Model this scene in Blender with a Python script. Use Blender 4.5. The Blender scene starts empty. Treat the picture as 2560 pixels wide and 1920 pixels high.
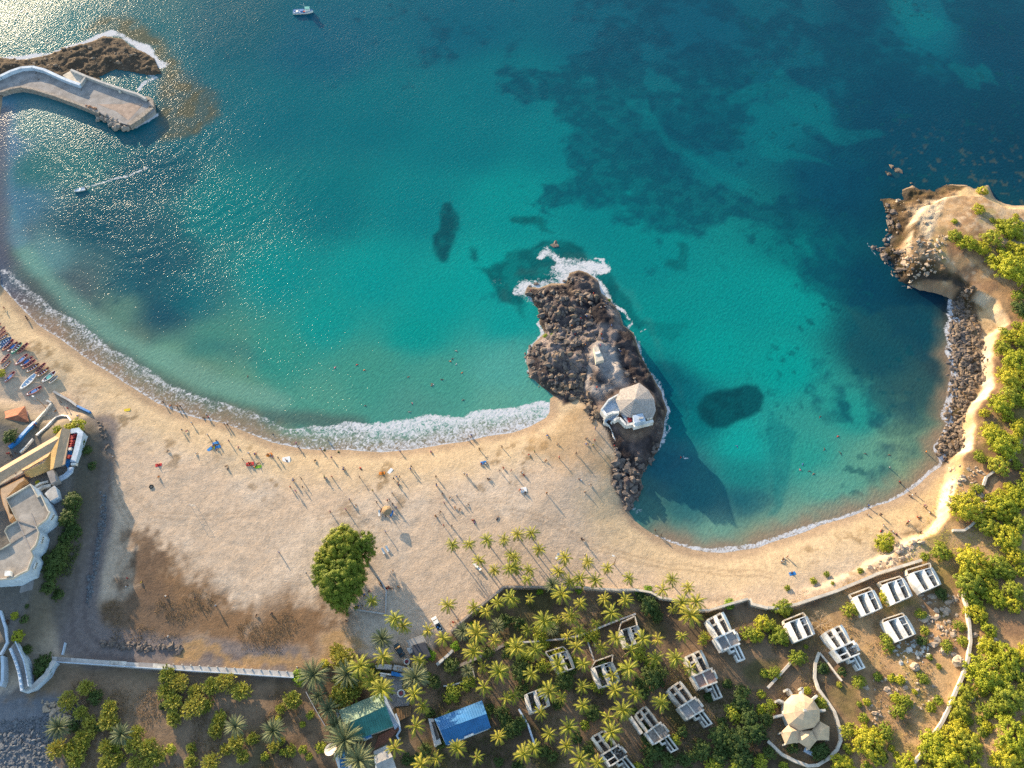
import bpy, math, random
import numpy as np
from mathutils import Vector, Matrix
R = math.radians
random.seed(7); rng = np.random.default_rng(7)
C = bpy.context.scene
COL = C.collection
# ---------------------------------------------------------------- camera, sky, sun, exposure
CAMH, TILT, FPX = 240.0, R(30.0), 2050.0
cam = bpy.data.objects.new('camera', bpy.data.cameras.new('camera')); COL.objects.link(cam)
cam.location = (0, 0, CAMH); cam.rotation_euler = (TILT, 0, 0)
cam.data.sensor_width = 36; cam.data.lens = 36 * FPX / 2560; cam.data.clip_end = 20000; cam.data.clip_start = 1
C.camera = cam
SUN_AZ, SUN_EL = R(36.5), R(10.5)          # azimuth measured from +Y towards -X
w = bpy.data.worlds.new('World'); C.world = w; w.use_nodes = True
nt = w.node_tree
sky = nt.nodes.new('ShaderNodeTexSky'); sky.sky_type = 'NISHITA'; sky.sun_disc = False
sky.sun_elevation = SUN_EL; sky.sun_rotation = -SUN_AZ; sky.air_density = 1.0; sky.dust_density = 0.6
bg = nt.nodes['Background']; bg.inputs[1].default_value = 0.15
nt.links.new(sky.outputs[0], bg.inputs[0])
sun = bpy.data.objects.new('sun', bpy.data.lights.new('sun', 'SUN')); COL.objects.link(sun)
sd = Vector((-math.sin(SUN_AZ) * math.cos(SUN_EL), math.cos(SUN_AZ) * math.cos(SUN_EL), math.sin(SUN_EL)))
sun.rotation_euler = sd.to_track_quat('Z', 'Y').to_euler()
sun.data.energy = 4.4; sun.data.angle = R(0.5); sun.data.color = (1.0, 0.785, 0.525)
vs = C.view_settings; vs.view_transform = 'Standard'; vs.look = 'None'; vs.gamma = 1; vs.exposure = 1.68
C.cycles.use_denoising = False; C.cycles.sample_clamp_direct = 5; C.cycles.sample_clamp_indirect = 4; C.cycles.max_bounces = 5; C.cycles.diffuse_bounces = 3; C.cycles.glossy_bounces = 2
C.cycles.transparent_max_bounces = 4
# ---------------------------------------------------------------- geometry of the view: traced pixels -> places
ct, st = math.cos(TILT), math.sin(TILT)
def up(p, z=0.0):
    u = (p[0] - 1280) / FPX; v = (p[1] - 960) / FPX
    t = (CAMH - z) / (ct + v * st)
    return (u * t, (st - v * ct) * t)
def S(r, g, b, k=(1, 1, 1)):
    f = lambda c: (c / 255 / 12.92) if c / 255 < .04045 else ((c / 255 + .055) / 1.055) ** 2.4
    return (f(r) / k[0], f(g) / k[1], f(b) / k[2])
KG = (1.84, 1.68, 1.52)                       # what a white sunlit level surface renders as; traced colours are divided by it
def SG(r, g, b): return tuple(min(.85, max(.002, c)) for c in S(r, g, b, KG))
def T(c, r, s, sc=3.45625, ox=None, oy=None):
    a = [float(q) for q in s.replace(',', ' ').split()]
    ox = 640 * c if ox is None else ox; oy = 480 * r if oy is None else oy
    return [(ox + a[i] / sc, oy + a[i + 1] / sc) for i in range(0, len(a), 2)]
def Z(ox, oy, sc, s): return T(0, 0, s, sc, ox, oy)
def OV(s): return T(0, 0, s, 2212 / 2560, 0, 0)
def W(px, z=0.0): return [up(p, z) for p in px]
# ---------------------------------------------------------------- numpy noise and distance helpers
def hsh(ix, iy, s):
    n = (ix.astype(np.int64) * 374761393 + iy.astype(np.int64) * 668265263 + s * 1442695041) & 0xffffffff
    n = ((n ^ (n >> 13)) * 1274126177) & 0xffffffff
    return ((n ^ (n >> 16)) & 0xffffff) / float(0xffffff)
def vnoise(x, y, s=0):
    ix = np.floor(x); iy = np.floor(y); fx = x - ix; fy = y - iy
    fx = fx * fx * (3 - 2 * fx); fy = fy * fy * (3 - 2 * fy)
    a = hsh(ix, iy, s); b = hsh(ix + 1, iy, s); c = hsh(ix, iy + 1, s); d = hsh(ix + 1, iy + 1, s)
    return (a * (1 - fx) + b * fx) * (1 - fy) + (c * (1 - fx) + d * fx) * fy
def fbm(x, y, sc, o=4, s=0, g=.5):
    v = 0; a = 1; t = 0
    for k in range(o):
        v = v + a * vnoise(x / sc + 13.7 * k, y / sc - 7.1 * k, s + k * 17); t += a; a *= g; sc *= .5
    return v / t
def sst(a, b, x):
    t = np.clip((x - a) / (b - a), 0, 1); return t * t * (3 - 2 * t)
def sdf(poly, X, Y):
    """signed distance, positive inside"""
    P = np.array(poly, float); n = len(P); d = np.full(X.shape, 1e18); ins = np.zeros(X.shape, bool)
    for i in range(n):
        a = P[i]; b = P[(i + 1) % n]; e = b - a; L = e @ e + 1e-9
        wx = X - a[0]; wy = Y - a[1]; t = np.clip((wx * e[0] + wy * e[1]) / L, 0, 1)
        d = np.minimum(d, (wx - t * e[0]) ** 2 + (wy - t * e[1]) ** 2)
        c = ((a[1] > Y) != (b[1] > Y)); dy = b[1] - a[1]
        if abs(dy) > 1e-9: ins ^= c & (X < a[0] + (Y - a[1]) * e[0] / dy)
    d = np.sqrt(d); return np.where(ins, d, -d)
def band(line, X, Y):
    P = np.array(line, float); d = np.full(X.shape, 1e18)
    for a, b in zip(P[:-1], P[1:]):
        e = b - a; L = e @ e + 1e-9; wx = X - a[0]; wy = Y - a[1]; t = np.clip((wx * e[0] + wy * e[1]) / L, 0, 1)
        d = np.minimum(d, (wx - t * e[0]) ** 2 + (wy - t * e[1]) ** 2)
    return np.sqrt(d)
def idw(pts, X, Y, p=3, soft=6.0):
    """pts: [((x,y), value...)] -> arrays"""
    acc = 0; wt = 0
    for (a, v) in pts:
        wgt = 1 / ((X - a[0]) ** 2 + (Y - a[1]) ** 2 + soft * soft) ** (p / 2); wt = wt + wgt
        acc = acc + wgt[..., None] * np.asarray(v, float)
    return acc / wt[..., None]
# ---------------------------------------------------------------- traced coast, rocks and plateaus
beachA = T(0,1,"0,800 140,960 330,1150 560,1300 700,1410 860,1510 980,1580 1090,1659") + T(0,2,"1220,80 1370,170 1560,250 1760,310 1950,345 2212,450") + T(1,2,"130,500 400,560 560,575 740,570 900,580 1080,595 1340,570 1590,530 1800,500 2000,450 2212,420") + T(2,2,"150,370 290,290 325,240 330,130 420,60 330,20")
rockW = T(2,1,"250,1659 150,1580 130,1440 190,1300 290,1210 230,1120 265,1030 200,960 170,890 115,870 130,815 240,830 340,785 465,790 500,700 580,680 650,700 740,760 770,870 850,930 930,1040 965,1150 1050,1220 1090,1330 1130,1450 1190,1570 1250,1659") + T(2,2,"1290,60 1305,130 1345,230 1315,330 1305,440 1270,540 1215,620 1150,720 1110,800 1125,880 1110,960 1060,1010 1000,1080")
rock_inner = T(2,2,"950,1040 910,940 860,850 850,740 920,620 850,520 830,430 760,350 650,290 640,180 560,130 440,190 400,110")
beachB = T(2,2,"1010,1120 1060,1190 1140,1250 1240,1310 1380,1370 1560,1430 1700,1455 1830,1458 2000,1440 2130,1420 2212,1385") + T(3,2,"140,1340 300,1280 460,1220 640,1170 800,1110 920,1060 1030,1030 1190,950 1300,870 1420,760 1490,720 1530,690 1500,640")
coastR = T(3,2,"1460,560 1560,440 1600,330 1540,280 1570,200 1610,100 1640,0") + T(3,1,"1650,1560 1640,1480 1600,1400 1640,1300 1600,1200 1650,1130 1625,1030 1620,960 1650,880 1500,815 1400,800 1320,790 1240,775 1150,775 1110,700 1060,600 980,560 960,510 1030,470 1090,400 1040,350 1030,300 1060,230 1010,170 980,110 980,50 1180,60 1190,0") + T(3,0,"1180,1640 1250,1600 1330,1655 1440,1655 1470,1620 1540,1600 1700,1600 1780,1640 1900,1600") + T(3,1,"1960,60 2040,100 2130,120 2212,115")
FAR = 6000
COAST = W(beachA + rockW + beachB + coastR) + [(330, 178), (420, 200), (FAR, 420), (FAR, -FAR), (-FAR, -FAR), (-FAR, 420), (-330, 400), (-275, 372), (-330, 300)] + W([(-60,215),(6,232),(4,262),(-8,330),(-16,420),(-16,520),(-8,600),(-2,660)])
ROCKC = W(rockW + rock_inner, 1.0)
PIERROCK = W(T(0,0,"0,480 130,510 250,500 430,460 600,400 800,350 900,300 1050,330 1130,400 1250,440 1340,500 1400,640 1300,650 1130,620 1000,600 860,650 900,740 1150,790 1250,840 1330,900 1360,960 1290,1000 1110,1100 1040,1090 860,980 600,860 200,740 0,790"), .5) + [(-330, 330), (-330, 372)]
BOULD = [up((640*3+1640/3.456, 1000), 1)]
HILLL = W([(-500,985),(20,1050),(110,1085),(170,1065),(200,1090),(205,1150),(200,1250),(165,1330),(130,1420),(100,1520),(60,1600),(-20,1650),(-500,1650)], 7)
HILLR = W(T(3,1,"1270,650 1400,705 1560,745 1720,805 1850,830 2000,900 2090,1100 1990,1200 1960,1300 1960,1659") + T(3,2,"1960,0 1850,120 1790,280 1800,520 1700,600 1640,800 1590,1000 1560,1130 1480,1220 1300,1310 1150,1390 960,1500 820,1620 600,1690"), 8) + W([(2020,1480),(1900,1540),(1850,1700),(1800,1990)], 6) + [(60, -200), (FAR, -200), (FAR, 190), (330, 172)] + W(T(3,1,"2212,150 2040,140 1940,100 1850,30 1700,20 1540,30 1400,90 1300,180 1250,330 1230,500"), 7)
PAD = W(Z(1480,930,9.217,"640,380 1090,230 1420,560 1500,900 1450,1200 1300,1450 1000,1620 750,1560 640,1350 420,1150 200,870 380,600"), 3.9)
ctl_h = [(up((100,900)),(2.4,9)),(up((600,1250)),(2.8,12)),(up((1100,1300)),(2.9,12)),(up((300,1500)),(3.2,12)),(up((900,1800)),(3.6,14)),(up((1500,1300)),(2.8,12)),(up((1500,1750)),(4.2,14)),(up((1900,1600)),(4.8,14)),(up((2150,1420)),(3.4,10)),(up((2250,1300)),(2.6,10)),(up((2330,1250)),(2.4,9)),(up((2400,1150)),(1.8,7)),(up((2430,950)),(2.2,8)),(up((2430,800)),(2.4,8)),(up((2260,620)),(3.6,4)),(up((2400,520)),(4.5,6)),(up((50,1800)),(4.0,14)),(up((2500,1800)),(5,14)),(up((1490,1010)),(2.4,8))]
# ---------------------------------------------------------------- terrain height field
def axis(a, b, step, ext):
    core = np.arange(a, b + .01, step); lo = [a - e for e in ext[::-1]]; hi = [core[-1] + e for e in ext]
    return np.concatenate([lo, core, hi])
EXT = [6, 16, 40, 90, 200, 600, 1800, 5000]
tx = axis(-262, 262, .62, EXT); ty = axis(-34, 392, .62, EXT)
X, Y = np.meshgrid(tx, ty)
wx = X + 2.2 * (fbm(X, Y, 9, 3, 1) - .5); wy = Y + 2.2 * (fbm(X, Y, 9, 3, 2) - .5)
dC = sdf(COAST, X + (wx - X) * .35, Y + (wy - Y) * .35); dRk = sdf(ROCKC, wx, wy); dPr = sdf(PIERROCK, wx, wy)
hb = idw(ctl_h, X, Y, 3, 10); H, Wd = hb[..., 0], hb[..., 1]
zb = np.where(dC > 0, H * (1 - np.exp(-dC / Wd)), np.maximum(-6, dC * .16))
dHL = sdf(HILLL, wx, wy); dHR = sdf(HILLR, X + (wx - X) * .6, Y + (wy - Y) * .6)
zb += 5.2 * sst(-9, 3.0, dHL)
dHR = dHR + 2.4 * (fbm(X, Y, 5, 4, 65) - .5) * (X > 60)
hr = 4.6 * sst(-1.6, .9, dHR) + .05 * np.clip(dHR, 0, 120) * sst(0, 20, dHR)
fade = idw([(up((2150,1450)),(.15,)),(up((1950,1560)),(0,)),(up((1900,1850)),(0.05,)),(up((2250,1390)),(.6,)),(up((2330,1330)),(1,)),(up((2400,1100)),(1,)),(up((2250,560)),(.7,)),(up((2480,700)),(1,)),(up((2540,1500)),(1,)),(up((2300,1700)),(.5,)),(up((2540,1850)),(1,)),(up((2200,1560)),(.25,))], X, Y, 3, 6)[..., 0]
zb += hr * fade
zb += np.clip((-150 - X) / 55, 0, 1) * 7 * sst(240, 200, Y) * sst(-60, 20, Y + 40) * sst(0, 12, dC)    # rise behind the fort, mostly unseen, added to shade the lower left
zb += np.clip((X - 175) / 60, 0, 2) * 3 * sst(0, 8, dC)
# centre outcrop and pier rock
rk = np.clip(dRk, 0, 60)
rid = np.abs(fbm(X, Y, 7, 5, 5, .55) - .5) * 2; rid2 = np.abs(fbm(X, Y, 3.2, 4, 9, .6) - .5) * 2
zr = np.where(dRk > 0, 3.4 * (1 - np.exp(-rk / 5)) + (rid * 3.4 - 1.1) * sst(0, 4, rk) + rid2 * 1.5 * sst(0, 2, rk) + (fbm(X, Y, 1.4, 2, 15) - .4) * 1.3 * sst(0, 2, rk), -9)
SLAB = (W(T(2,1,"700,1300 780,1280 880,1340 930,1500 1000,1659 1250,1659 1130,1450 1060,1230 900,1000 780,900 700,1000 740,1150"), 4) + W(T(2,2,"1200,100 1240,300 1250,450 1150,620 960,600 860,400 760,220 640,0"), 4)); e1 = sdf(SLAB, wx, wy)
slb = sst(-1.5, 1.5, e1); zr = np.where(dRk > 0, zr * (1 - .55 * slb) + slb * (2.2 + .25 * zr), zr)
dPad = sdf(PAD, X, Y)
zr = np.where(dPad > -3, zr * (1 - sst(-3, 0, dPad)) + (3.9 + .4 * rid) * sst(-3, 0, dPad), zr)
zb = np.where(dRk > -1, np.maximum(zb, zr), zb)
zp = np.where(dPr > 0, 1.5 * (1 - np.exp(-dPr / 3)) + (rid * 2.2 - .7) * sst(0, 4, dPr) + rid2 * .7, -9)
zb = np.where(dPr > -1, np.maximum(zb, zp), zb)
# boulder shore and headland roughness
rockyR = sdf(W(T(3,2,"1470,600 1420,520 1530,400 1500,250 1560,60 1600,0") + T(3,1,"1600,1659 1560,1400 1560,1000 1560,820 1100,800 1000,600 900,480 980,300 950,0") + T(3,0,"1150,1600 1500,1560 1750,1600") + T(3,1,"1640,20 1500,150 1420,300 1350,520 1500,700 1720,840 1800,950 1880,1250 1880,1659") + T(3,2,"1760,180 1690,300 1680,560 1620,630 1540,690"), 2), wx, wy)
rr = sst(-1, 2, rockyR) * sst(-3, 1, dC)
zb += rr * (rid * 2.0 - .55 + rid2 * .8)
# sand relief
sandy = sst(0, 4, dC) * (1 - sst(-2, 1, dRk)) * (1 - rr)
zb += sandy * (.22 * (fbm(X, Y, 14, 3, 21) - .5) + .13 * (fbm(X, Y, 3.0, 3, 22) - .5) + .08 * (fbm(X, Y, 1.5, 2, 23) - .5)) * sst(2, 9, dC)
zb += sst(2, 8, np.maximum(fade * 8, 0)) * sst(4, 10, dC) * (fbm(X, Y, 8, 4, 31) - .5) * .9
ZT = zb.astype(float)
xi0, yi0 = len(EXT), len(EXT)
def hz(x, y):
    fx = (x + 262) / .62 + xi0; fy = (y + 34) / .62 + yi0
    ix = int(max(0, min(len(tx) - 2, math.floor(fx)))); iy = int(max(0, min(len(ty) - 2, math.floor(fy))))
    fx = max(0, min(1, fx - ix)); fy = max(0, min(1, fy - iy))
    a = ZT[iy, ix] * (1 - fx) + ZT[iy, ix + 1] * fx; b = ZT[iy + 1, ix] * (1 - fx) + ZT[iy + 1, ix + 1] * fx
    return float(a * (1 - fy) + b * fy)
def G(p, dz=0.0, sea=True):
    """traced pixel of a point dz above the ground -> (x, y, ground z)"""
    z = 2.0
    for k in range(9):
        x, y = up(p, z + dz); zn = hz(x, y)
        if sea: zn = max(zn, 0.0)
        z += (zn - z) * .7
    x, y = up(p, z + dz); return x, y, (max(hz(x, y), 0.0) if sea else hz(x, y))
# ---------------------------------------------------------------- materials
MATS = {}
def nn(nt, t, **k):
    n = nt.nodes.new(t)
    for a, b in k.items():
        if a.startswith('i_'):
            key = a[2:]; n.inputs[int(key) if key.isdigit() else key].default_value = b
        else: setattr(n, a, b)
    return n
def mat(name, col, rough=.8, var=.25, scale=1.2, bump=.0, spec=.3, objcol=False, metal=0, trans=0):
    if name in MATS: return MATS[name]
    m = bpy.data.materials.new(name); m.use_nodes = True; nt = m.node_tree; b = nt.nodes['Principled BSDF']
    b.inputs['Roughness'].default_value = rough; b.inputs['Specular IOR Level'].default_value = spec; b.inputs['Metallic'].default_value = metal
    tc = nn(nt, 'ShaderNodeTexCoord'); no = nn(nt, 'ShaderNodeTexNoise'); no.inputs['Scale'].default_value = scale; no.inputs['Detail'].default_value = 5
    no.inputs['Roughness'].default_value = .65
    oo = nn(nt, 'ShaderNodeObjectInfo'); va = nn(nt, 'ShaderNodeVectorMath', operation='MULTIPLY_ADD'); va.inputs[1].default_value = (37, 53, 71); nt.links.new(oo.outputs['Random'], va.inputs[0]); nt.links.new(tc.outputs['Object'], va.inputs[2]); nt.links.new(va.outputs[0], no.inputs['Vector'])
    mr = nn(nt, 'ShaderNodeMapRange'); mr.inputs[1].default_value = .3; mr.inputs[2].default_value = .7; mr.inputs[3].default_value = 1 - var; mr.inputs[4].default_value = 1 + var * .6
    nt.links.new(no.outputs[0], mr.inputs[0])
    mx = nn(nt, 'ShaderNodeVectorMath', operation='SCALE')
    if objcol:
        oi = nn(nt, 'ShaderNodeObjectInfo'); nt.links.new(oi.outputs['Color'], mx.inputs[0])
    else: mx.inputs[0].default_value = col
    nt.links.new(mr.outputs[0], mx.inputs['Scale']); nt.links.new(mx.outputs[0], b.inputs['Base Color'])
    if bump:
        bp = nn(nt, 'ShaderNodeBump'); bp.inputs['Strength'].default_value = 1; bp.inputs['Distance'].default_value = bump
        nt.links.new(no.outputs[0], bp.inputs['Height']); nt.links.new(bp.outputs[0], b.inputs['Normal'])
    MATS[name] = m; return m
def grid_mesh(name, xs, ys, Zg, keep, attrs):
    ny, nx = Zg.shape; XX, YY = np.meshgrid(xs, ys)
    idx = np.arange(nx * ny).reshape(ny, nx)
    q = np.stack([idx[:-1, :-1], idx[:-1, 1:], idx[1:, 1:], idx[1:, :-1]], -1)
    kq = keep[:-1, :-1] | keep[:-1, 1:] | keep[1:, 1:] | keep[1:, :-1]
    q = q[kq]; used = np.zeros(nx * ny, bool); used[q.ravel()] = True
    rem = np.cumsum(used) - 1; q = rem[q]
    co = np.stack([XX.ravel(), YY.ravel(), Zg.ravel()], -1)[used]
    me = bpy.data.meshes.new(name); me.vertices.add(len(co)); me.vertices.foreach_set('co', co.astype(np.float32).ravel())
    me.loops.add(q.size); me.loops.foreach_set('vertex_index', q.astype(np.int32).ravel())
    me.polygons.add(len(q)); me.polygons.foreach_set('loop_start', (np.arange(len(q)) * 4).astype(np.int32))
    me.update(calc_edges=True); me.polygons.foreach_set('use_smooth', np.ones(len(q), bool))
    for k, v in attrs.items():
        if v.ndim == 3:
            a = me.attributes.new(k, 'FLOAT_COLOR', 'POINT'); c = np.concatenate([v.reshape(-1, 3)[used], np.ones((used.sum(), 1))], 1)
            a.data.foreach_set('color', c.astype(np.float32).ravel())
        else:
            a = me.attributes.new(k, 'FLOAT', 'POINT'); a.data.foreach_set('value', v.ravel()[used].astype(np.float32))
    o = bpy.data.objects.new(name, me); COL.objects.link(o); return o
# ---------------------------------------------------------------- ground colours (sand, soil, rock; highlights painted on the rock ridges)
n1 = fbm(X, Y, 20, 4, 41); n2 = fbm(X, Y, 5, 4, 42); n3 = fbm(X, Y, 1.6, 3, 43); n4 = fbm(X, Y, 45, 3, 44)
def mixc(c, col, m):
    return c * (1 - m[..., None]) + np.asarray(col)[..., :] * m[..., None]
c = np.zeros(X.shape + (3,)) + SG(232, 198, 165)
c = mixc(c, SG(238, 209, 180), sst(.45, .65, n1) * .7)
c = mixc(c, SG(206, 178, 150), sst(.5, .75, n2) * .3)
foreshore = sst(19, 6, dC + (n2 - .5) * 8); c = mixc(c, SG(232, 196, 150), foreshore * .8)
dryR = sst(90, 130, X); c = mixc(c, SG(236, 192, 134), dryR * .6)
wet = sst(4.0, 1.0, dC + (n2 - .5) * 2.4); c = mixc(c, SG(192, 160, 128), wet)
weed = sst(.56, .68, n2) * sst(.42, .6, n1) * sst(2, 6, dC) * sst(34, 14, dC) * (X > -215)
c = mixc(c, SG(130, 98, 56), weed * .6 * sst(.4, .55, n3))
def blob(px, z=2.5): return sdf(W(px, z), wx + 11 * (n2 - .5) + 5 * (n3 - .5), wy + 11 * (fbm(X, Y, 6, 4, 48) - .5) + 5 * (n3 - .5))
def paint(px, col, soft=3, amt=1.0, z=2.5):
    global c
    d = blob(px, z); m = sst(-soft, soft, d) * amt; c = mixc(c, col, m); return m
soil = SG(150, 112, 76)
paint(T(0,2,"1130,1330 1240,1330 1330,1420 1400,1500 1560,1560 1700,1659") + T(0,3,"1800,60 2000,220 2212,330") + T(1,3,"200,200 260,90 300,150 560,240 700,330 830,430 820,520 640,600 400,700 0,690") + T(0,3,"2212,680 1600,640 900,560 780,400 830,200 1100,100"), SG(150, 112, 78), 5, .95)
paint(T(0,2,"1160,1340 1260,1340 1350,1480 1380,1659") + T(0,3,"1480,200 1300,330 1100,200 1120,40"), SG(112, 92, 78), 3, .55)
paint(T(0,3,"900,560 1600,640 1600,380 1400,230 1100,200 830,300"), SG(128, 106, 88), 4, .6)
# dirt road beneath the fort and along the causeway
road = W([(245,1075),(238,1150),(236,1250),(228,1350),(205,1450),(196,1530),(205,1590),(240,1622),(330,1640),(440,1652),(560,1660),(720,1675)], 3)
dr = band(road, wx, wy); c = mixc(c, SG(150, 132, 122), sst(7.5, 4.5, dr)); c = mixc(c, SG(120, 104, 98), (np.abs(np.abs(dr - .4) - 1.4) < .55) * .5)
paint(T(0,3,"1560,640 2212,680") + T(1,3,"380,720 640,560 830,520 920,640 660,760 330,830 0,800") + T(0,3,"2212,790 1500,770"), SG(205, 158, 102), 2, .8)
paint(T(2,2,"180,440 420,330 620,190 760,330 830,560 860,760 700,760 480,700 250,640"), SG(200, 156, 106), 3, .55)
# tyre tracks and trodden lines in the sand
for q, am in (((0,2,"940,640 1000,900 1100,1150 1250,1400"), .35), ((0,2,"1150,900 1350,1130 1700,1150 2212,1120"), .2), ((1,3,"1230,100 1180,180 1300,300 1450,330"), .25), ((1,2,"1540,990 2212,1000"), .2), ((2,2,"0,1100 300,1180 700,1400 1100,1520 2212,1659"), .3), ((1,2,"560,1140 760,1090 900,1130 1000,1220"), .3)):
    tk = band(W(T(*q), 2.6), X + (wx - X), Y + (wy - Y)); c = mixc(c, SG(150, 118, 88), (np.abs(tk - .8) < .35) * am)
# slope, bottom-left ground, grove floor, hillside
grov = W(T(0,3,"0,1100 450,760 2212,850") + T(1,3,"320,880 420,780 640,740 850,640 1000,720 1280,740 1500,660 1560,500 1680,480 1850,330 1990,220 2140,90") + T(2,3,"0,90 300,80 620,100 900,120 1050,110 1250,160 1400,200 1500,270 1680,290 1850,250 2050,190 2080,245 2212,280") + T(3,3,"0,280 250,250 600,130 950,0") + T(3,2,"1000,1620 1320,1520 1600,1480 1700,1450 1640,1250 1700,1000"), 4) + [(300, 150), (400, 100), (400, -300), (-400, -300), (-400, 60)]
dg = sdf(grov, wx, wy); mg = sst(-.8, 1.2, dg)
gcol = mixc(np.zeros_like(c) + SG(156, 124, 94), SG(116, 94, 72), sst(.4, .6, n2)); gcol = mixc(gcol, SG(172, 138, 104), sst(.52, .72, n1) * .6)
gcol = mixc(gcol, SG(96, 92, 48), sst(.55, .7, fbm(X, Y, 11, 4, 55)) * .6)
gcol = mixc(gcol, SG(178, 146, 116), sst(-62, -75, X) * .6); c = c * (1 - mg[..., None]) + gcol * mg[..., None]
mh = sst(70, 105, X) * mg
hc = mixc(np.zeros_like(c) + SG(208, 160, 112), SG(168, 128, 94), sst(.42, .62, n2)); hc = mixc(hc, SG(234, 186, 130), sst(.5, .68, n1) * .8); hc = mixc(hc, SG(242, 212, 176), sst(172, 182, Y) * sst(.40, .58, n1 * .5 + n3 * .5) * .5)
hc = mixc(hc, SG(150, 140, 50), sst(.56, .72, fbm(X, Y, 9, 4, 56)) * .45)
c = c * (1 - mh[..., None]) + hc * mh[..., None]
mR = sst(-2, 1.5, dHR) * sst(.5, .9, fade); c = c * (1 - mR[..., None]) + hc * mR[..., None]
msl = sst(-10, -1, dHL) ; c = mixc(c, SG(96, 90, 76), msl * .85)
c = mixc(c, SG(140, 128, 116), sst(1, 4, dHL) * .8)
paint([(-60,1700),(60,1740),(150,1760),(210,1800),(150,1850),(165,1960),(-60,1960)], SG(140, 140, 142), 3, .9, 4)
# rock
rc = mixc(np.zeros_like(c) + SG(116, 100, 94), SG(62, 54, 54), sst(.35, .6, n2)); rc = mixc(rc, SG(168, 140, 116), sst(.25, .6, rid2) * sst(.42, .6, n3) * .9)  # light tone along raised ridges is highlight painted into the rock colour
rc = mixc(rc, SG(170, 150, 140), sst(.54, .66, fbm(X, Y, 12, 4, 61)) * .8)
rc = rc * (1 - sst(-1, 1, dPr) * .8)[..., None] + (np.zeros_like(rc) + SG(156, 122, 86)) * (sst(-1, 1, dPr) * .8)[..., None] * (.7 + .5 * n3)[..., None]
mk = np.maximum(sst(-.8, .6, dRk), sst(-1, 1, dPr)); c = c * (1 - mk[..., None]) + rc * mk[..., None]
pale = sst(-1.5, 1.5, sdf(W(T(2,1,"700,1300 780,1280 900,1340 930,1500 960,1659 680,1659 690,1450"), 5) + W(T(2,2,"880,0 760,120 700,60 640,0"), 5), wx, wy))
c = mixc(c, SG(206, 190, 178), pale * .95 * (.6 + .5 * n3))
c = mixc(c, SG(186, 148, 118), sst(-1, 1, dPad) * .45)
rR = mixc(np.zeros_like(c) + SG(168, 132, 96), SG(108, 84, 58), sst(.4, .62, n2)); rR = mixc(rR, SG(92, 84, 40), sst(5, 0, dC) * sst(.4, .6, n3) * .8); rR = mixc(rR, SG(232, 202, 166), sst(5, 10, dC) * sst(.28, .5, n2)); rR = mixc(rR, SG(70, 58, 48), sst(4, .5, dC) * .8)
mRR = sst(0, .7, rr); c = c * (1 - mRR[..., None]) + rR * mRR[..., None]
slope = np.hypot(*np.gradient(ZT, ty, tx))
cl = sst(.8, 1.7, slope) * sst(.3, .5, fade) * sst(3, 6, dC) * sst(90, 120, X)
c = mixc(c, SG(236, 212, 180), cl * (.35 + .65 * sst(.35, .6, fbm(X, Y, 4, 4, 66))))
c = mixc(c, SG(86, 76, 66), sst(1.4, .2, dC) * np.maximum(mk, mRR) * .7)
c = c * (.90 + .2 * n3)[..., None]
hard = np.maximum(mk, mRR)
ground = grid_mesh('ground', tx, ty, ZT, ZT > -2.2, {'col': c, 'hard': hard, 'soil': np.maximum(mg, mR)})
ground['kind'] = 'structure'
m = bpy.data.materials.new('ground_surface'); m.use_nodes = True; nt = m.node_tree; b = nt.nodes['Principled BSDF']
b.inputs['Roughness'].default_value = .95; b.inputs['Specular IOR Level'].default_value = .1
at = nn(nt, 'ShaderNodeAttribute', attribute_name='col'); ah = nn(nt, 'ShaderNodeAttribute', attribute_name='hard')
tc = nn(nt, 'ShaderNodeTexCoord')
na = nn(nt, 'ShaderNodeTexNoise'); na.inputs['Scale'].default_value = .9; na.inputs['Detail'].default_value = 6; na.inputs['Roughness'].default_value = .7
nt.links.new(tc.outputs['Object'], na.inputs['Vector'])
mr = nn(nt, 'ShaderNodeMapRange'); [setattr(mr.inputs[i], 'default_value', v) for i, v in ((1, .3), (2, .7), (3, .78), (4, 1.2))]
nt.links.new(na.outputs[0], mr.inputs[0])
sc = nn(nt, 'ShaderNodeVectorMath', operation='SCALE'); nt.links.new(at.outputs['Color'], sc.inputs[0]); nt.links.new(mr.outputs[0], sc.inputs['Scale'])
nt.links.new(sc.outputs[0], b.inputs['Base Color'])
bd = nn(nt, 'ShaderNodeMath', operation='MULTIPLY_ADD'); bd.inputs[1].default_value = .5; bd.inputs[2].default_value = .05; nt.links.new(ah.outputs['Fac'], bd.inputs[0])
vo = nn(nt, 'ShaderNodeTexNoise'); vo.inputs['Scale'].default_value = 1.6; vo.inputs['Detail'].default_value = 3; vo.inputs['Roughness'].default_value = .8; nt.links.new(tc.outputs['Object'], vo.inputs['Vector'])
bq = nn(nt, 'ShaderNodeBump'); bq.inputs['Strength'].default_value = 1; bq.inputs['Distance'].default_value = .11; nt.links.new(vo.outputs[0], bq.inputs['Height'])
bp = nn(nt, 'ShaderNodeBump'); bp.inputs['Strength'].default_value = 1; nt.links.new(bq.outputs[0], bp.inputs['Normal'])
nt.links.new(bd.outputs[0], bp.inputs['Distance']); nt.links.new(na.outputs[0], bp.inputs['Height']); nt.links.new(bp.outputs[0], b.inputs['Normal'])
ground.data.materials.append(m)
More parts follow.
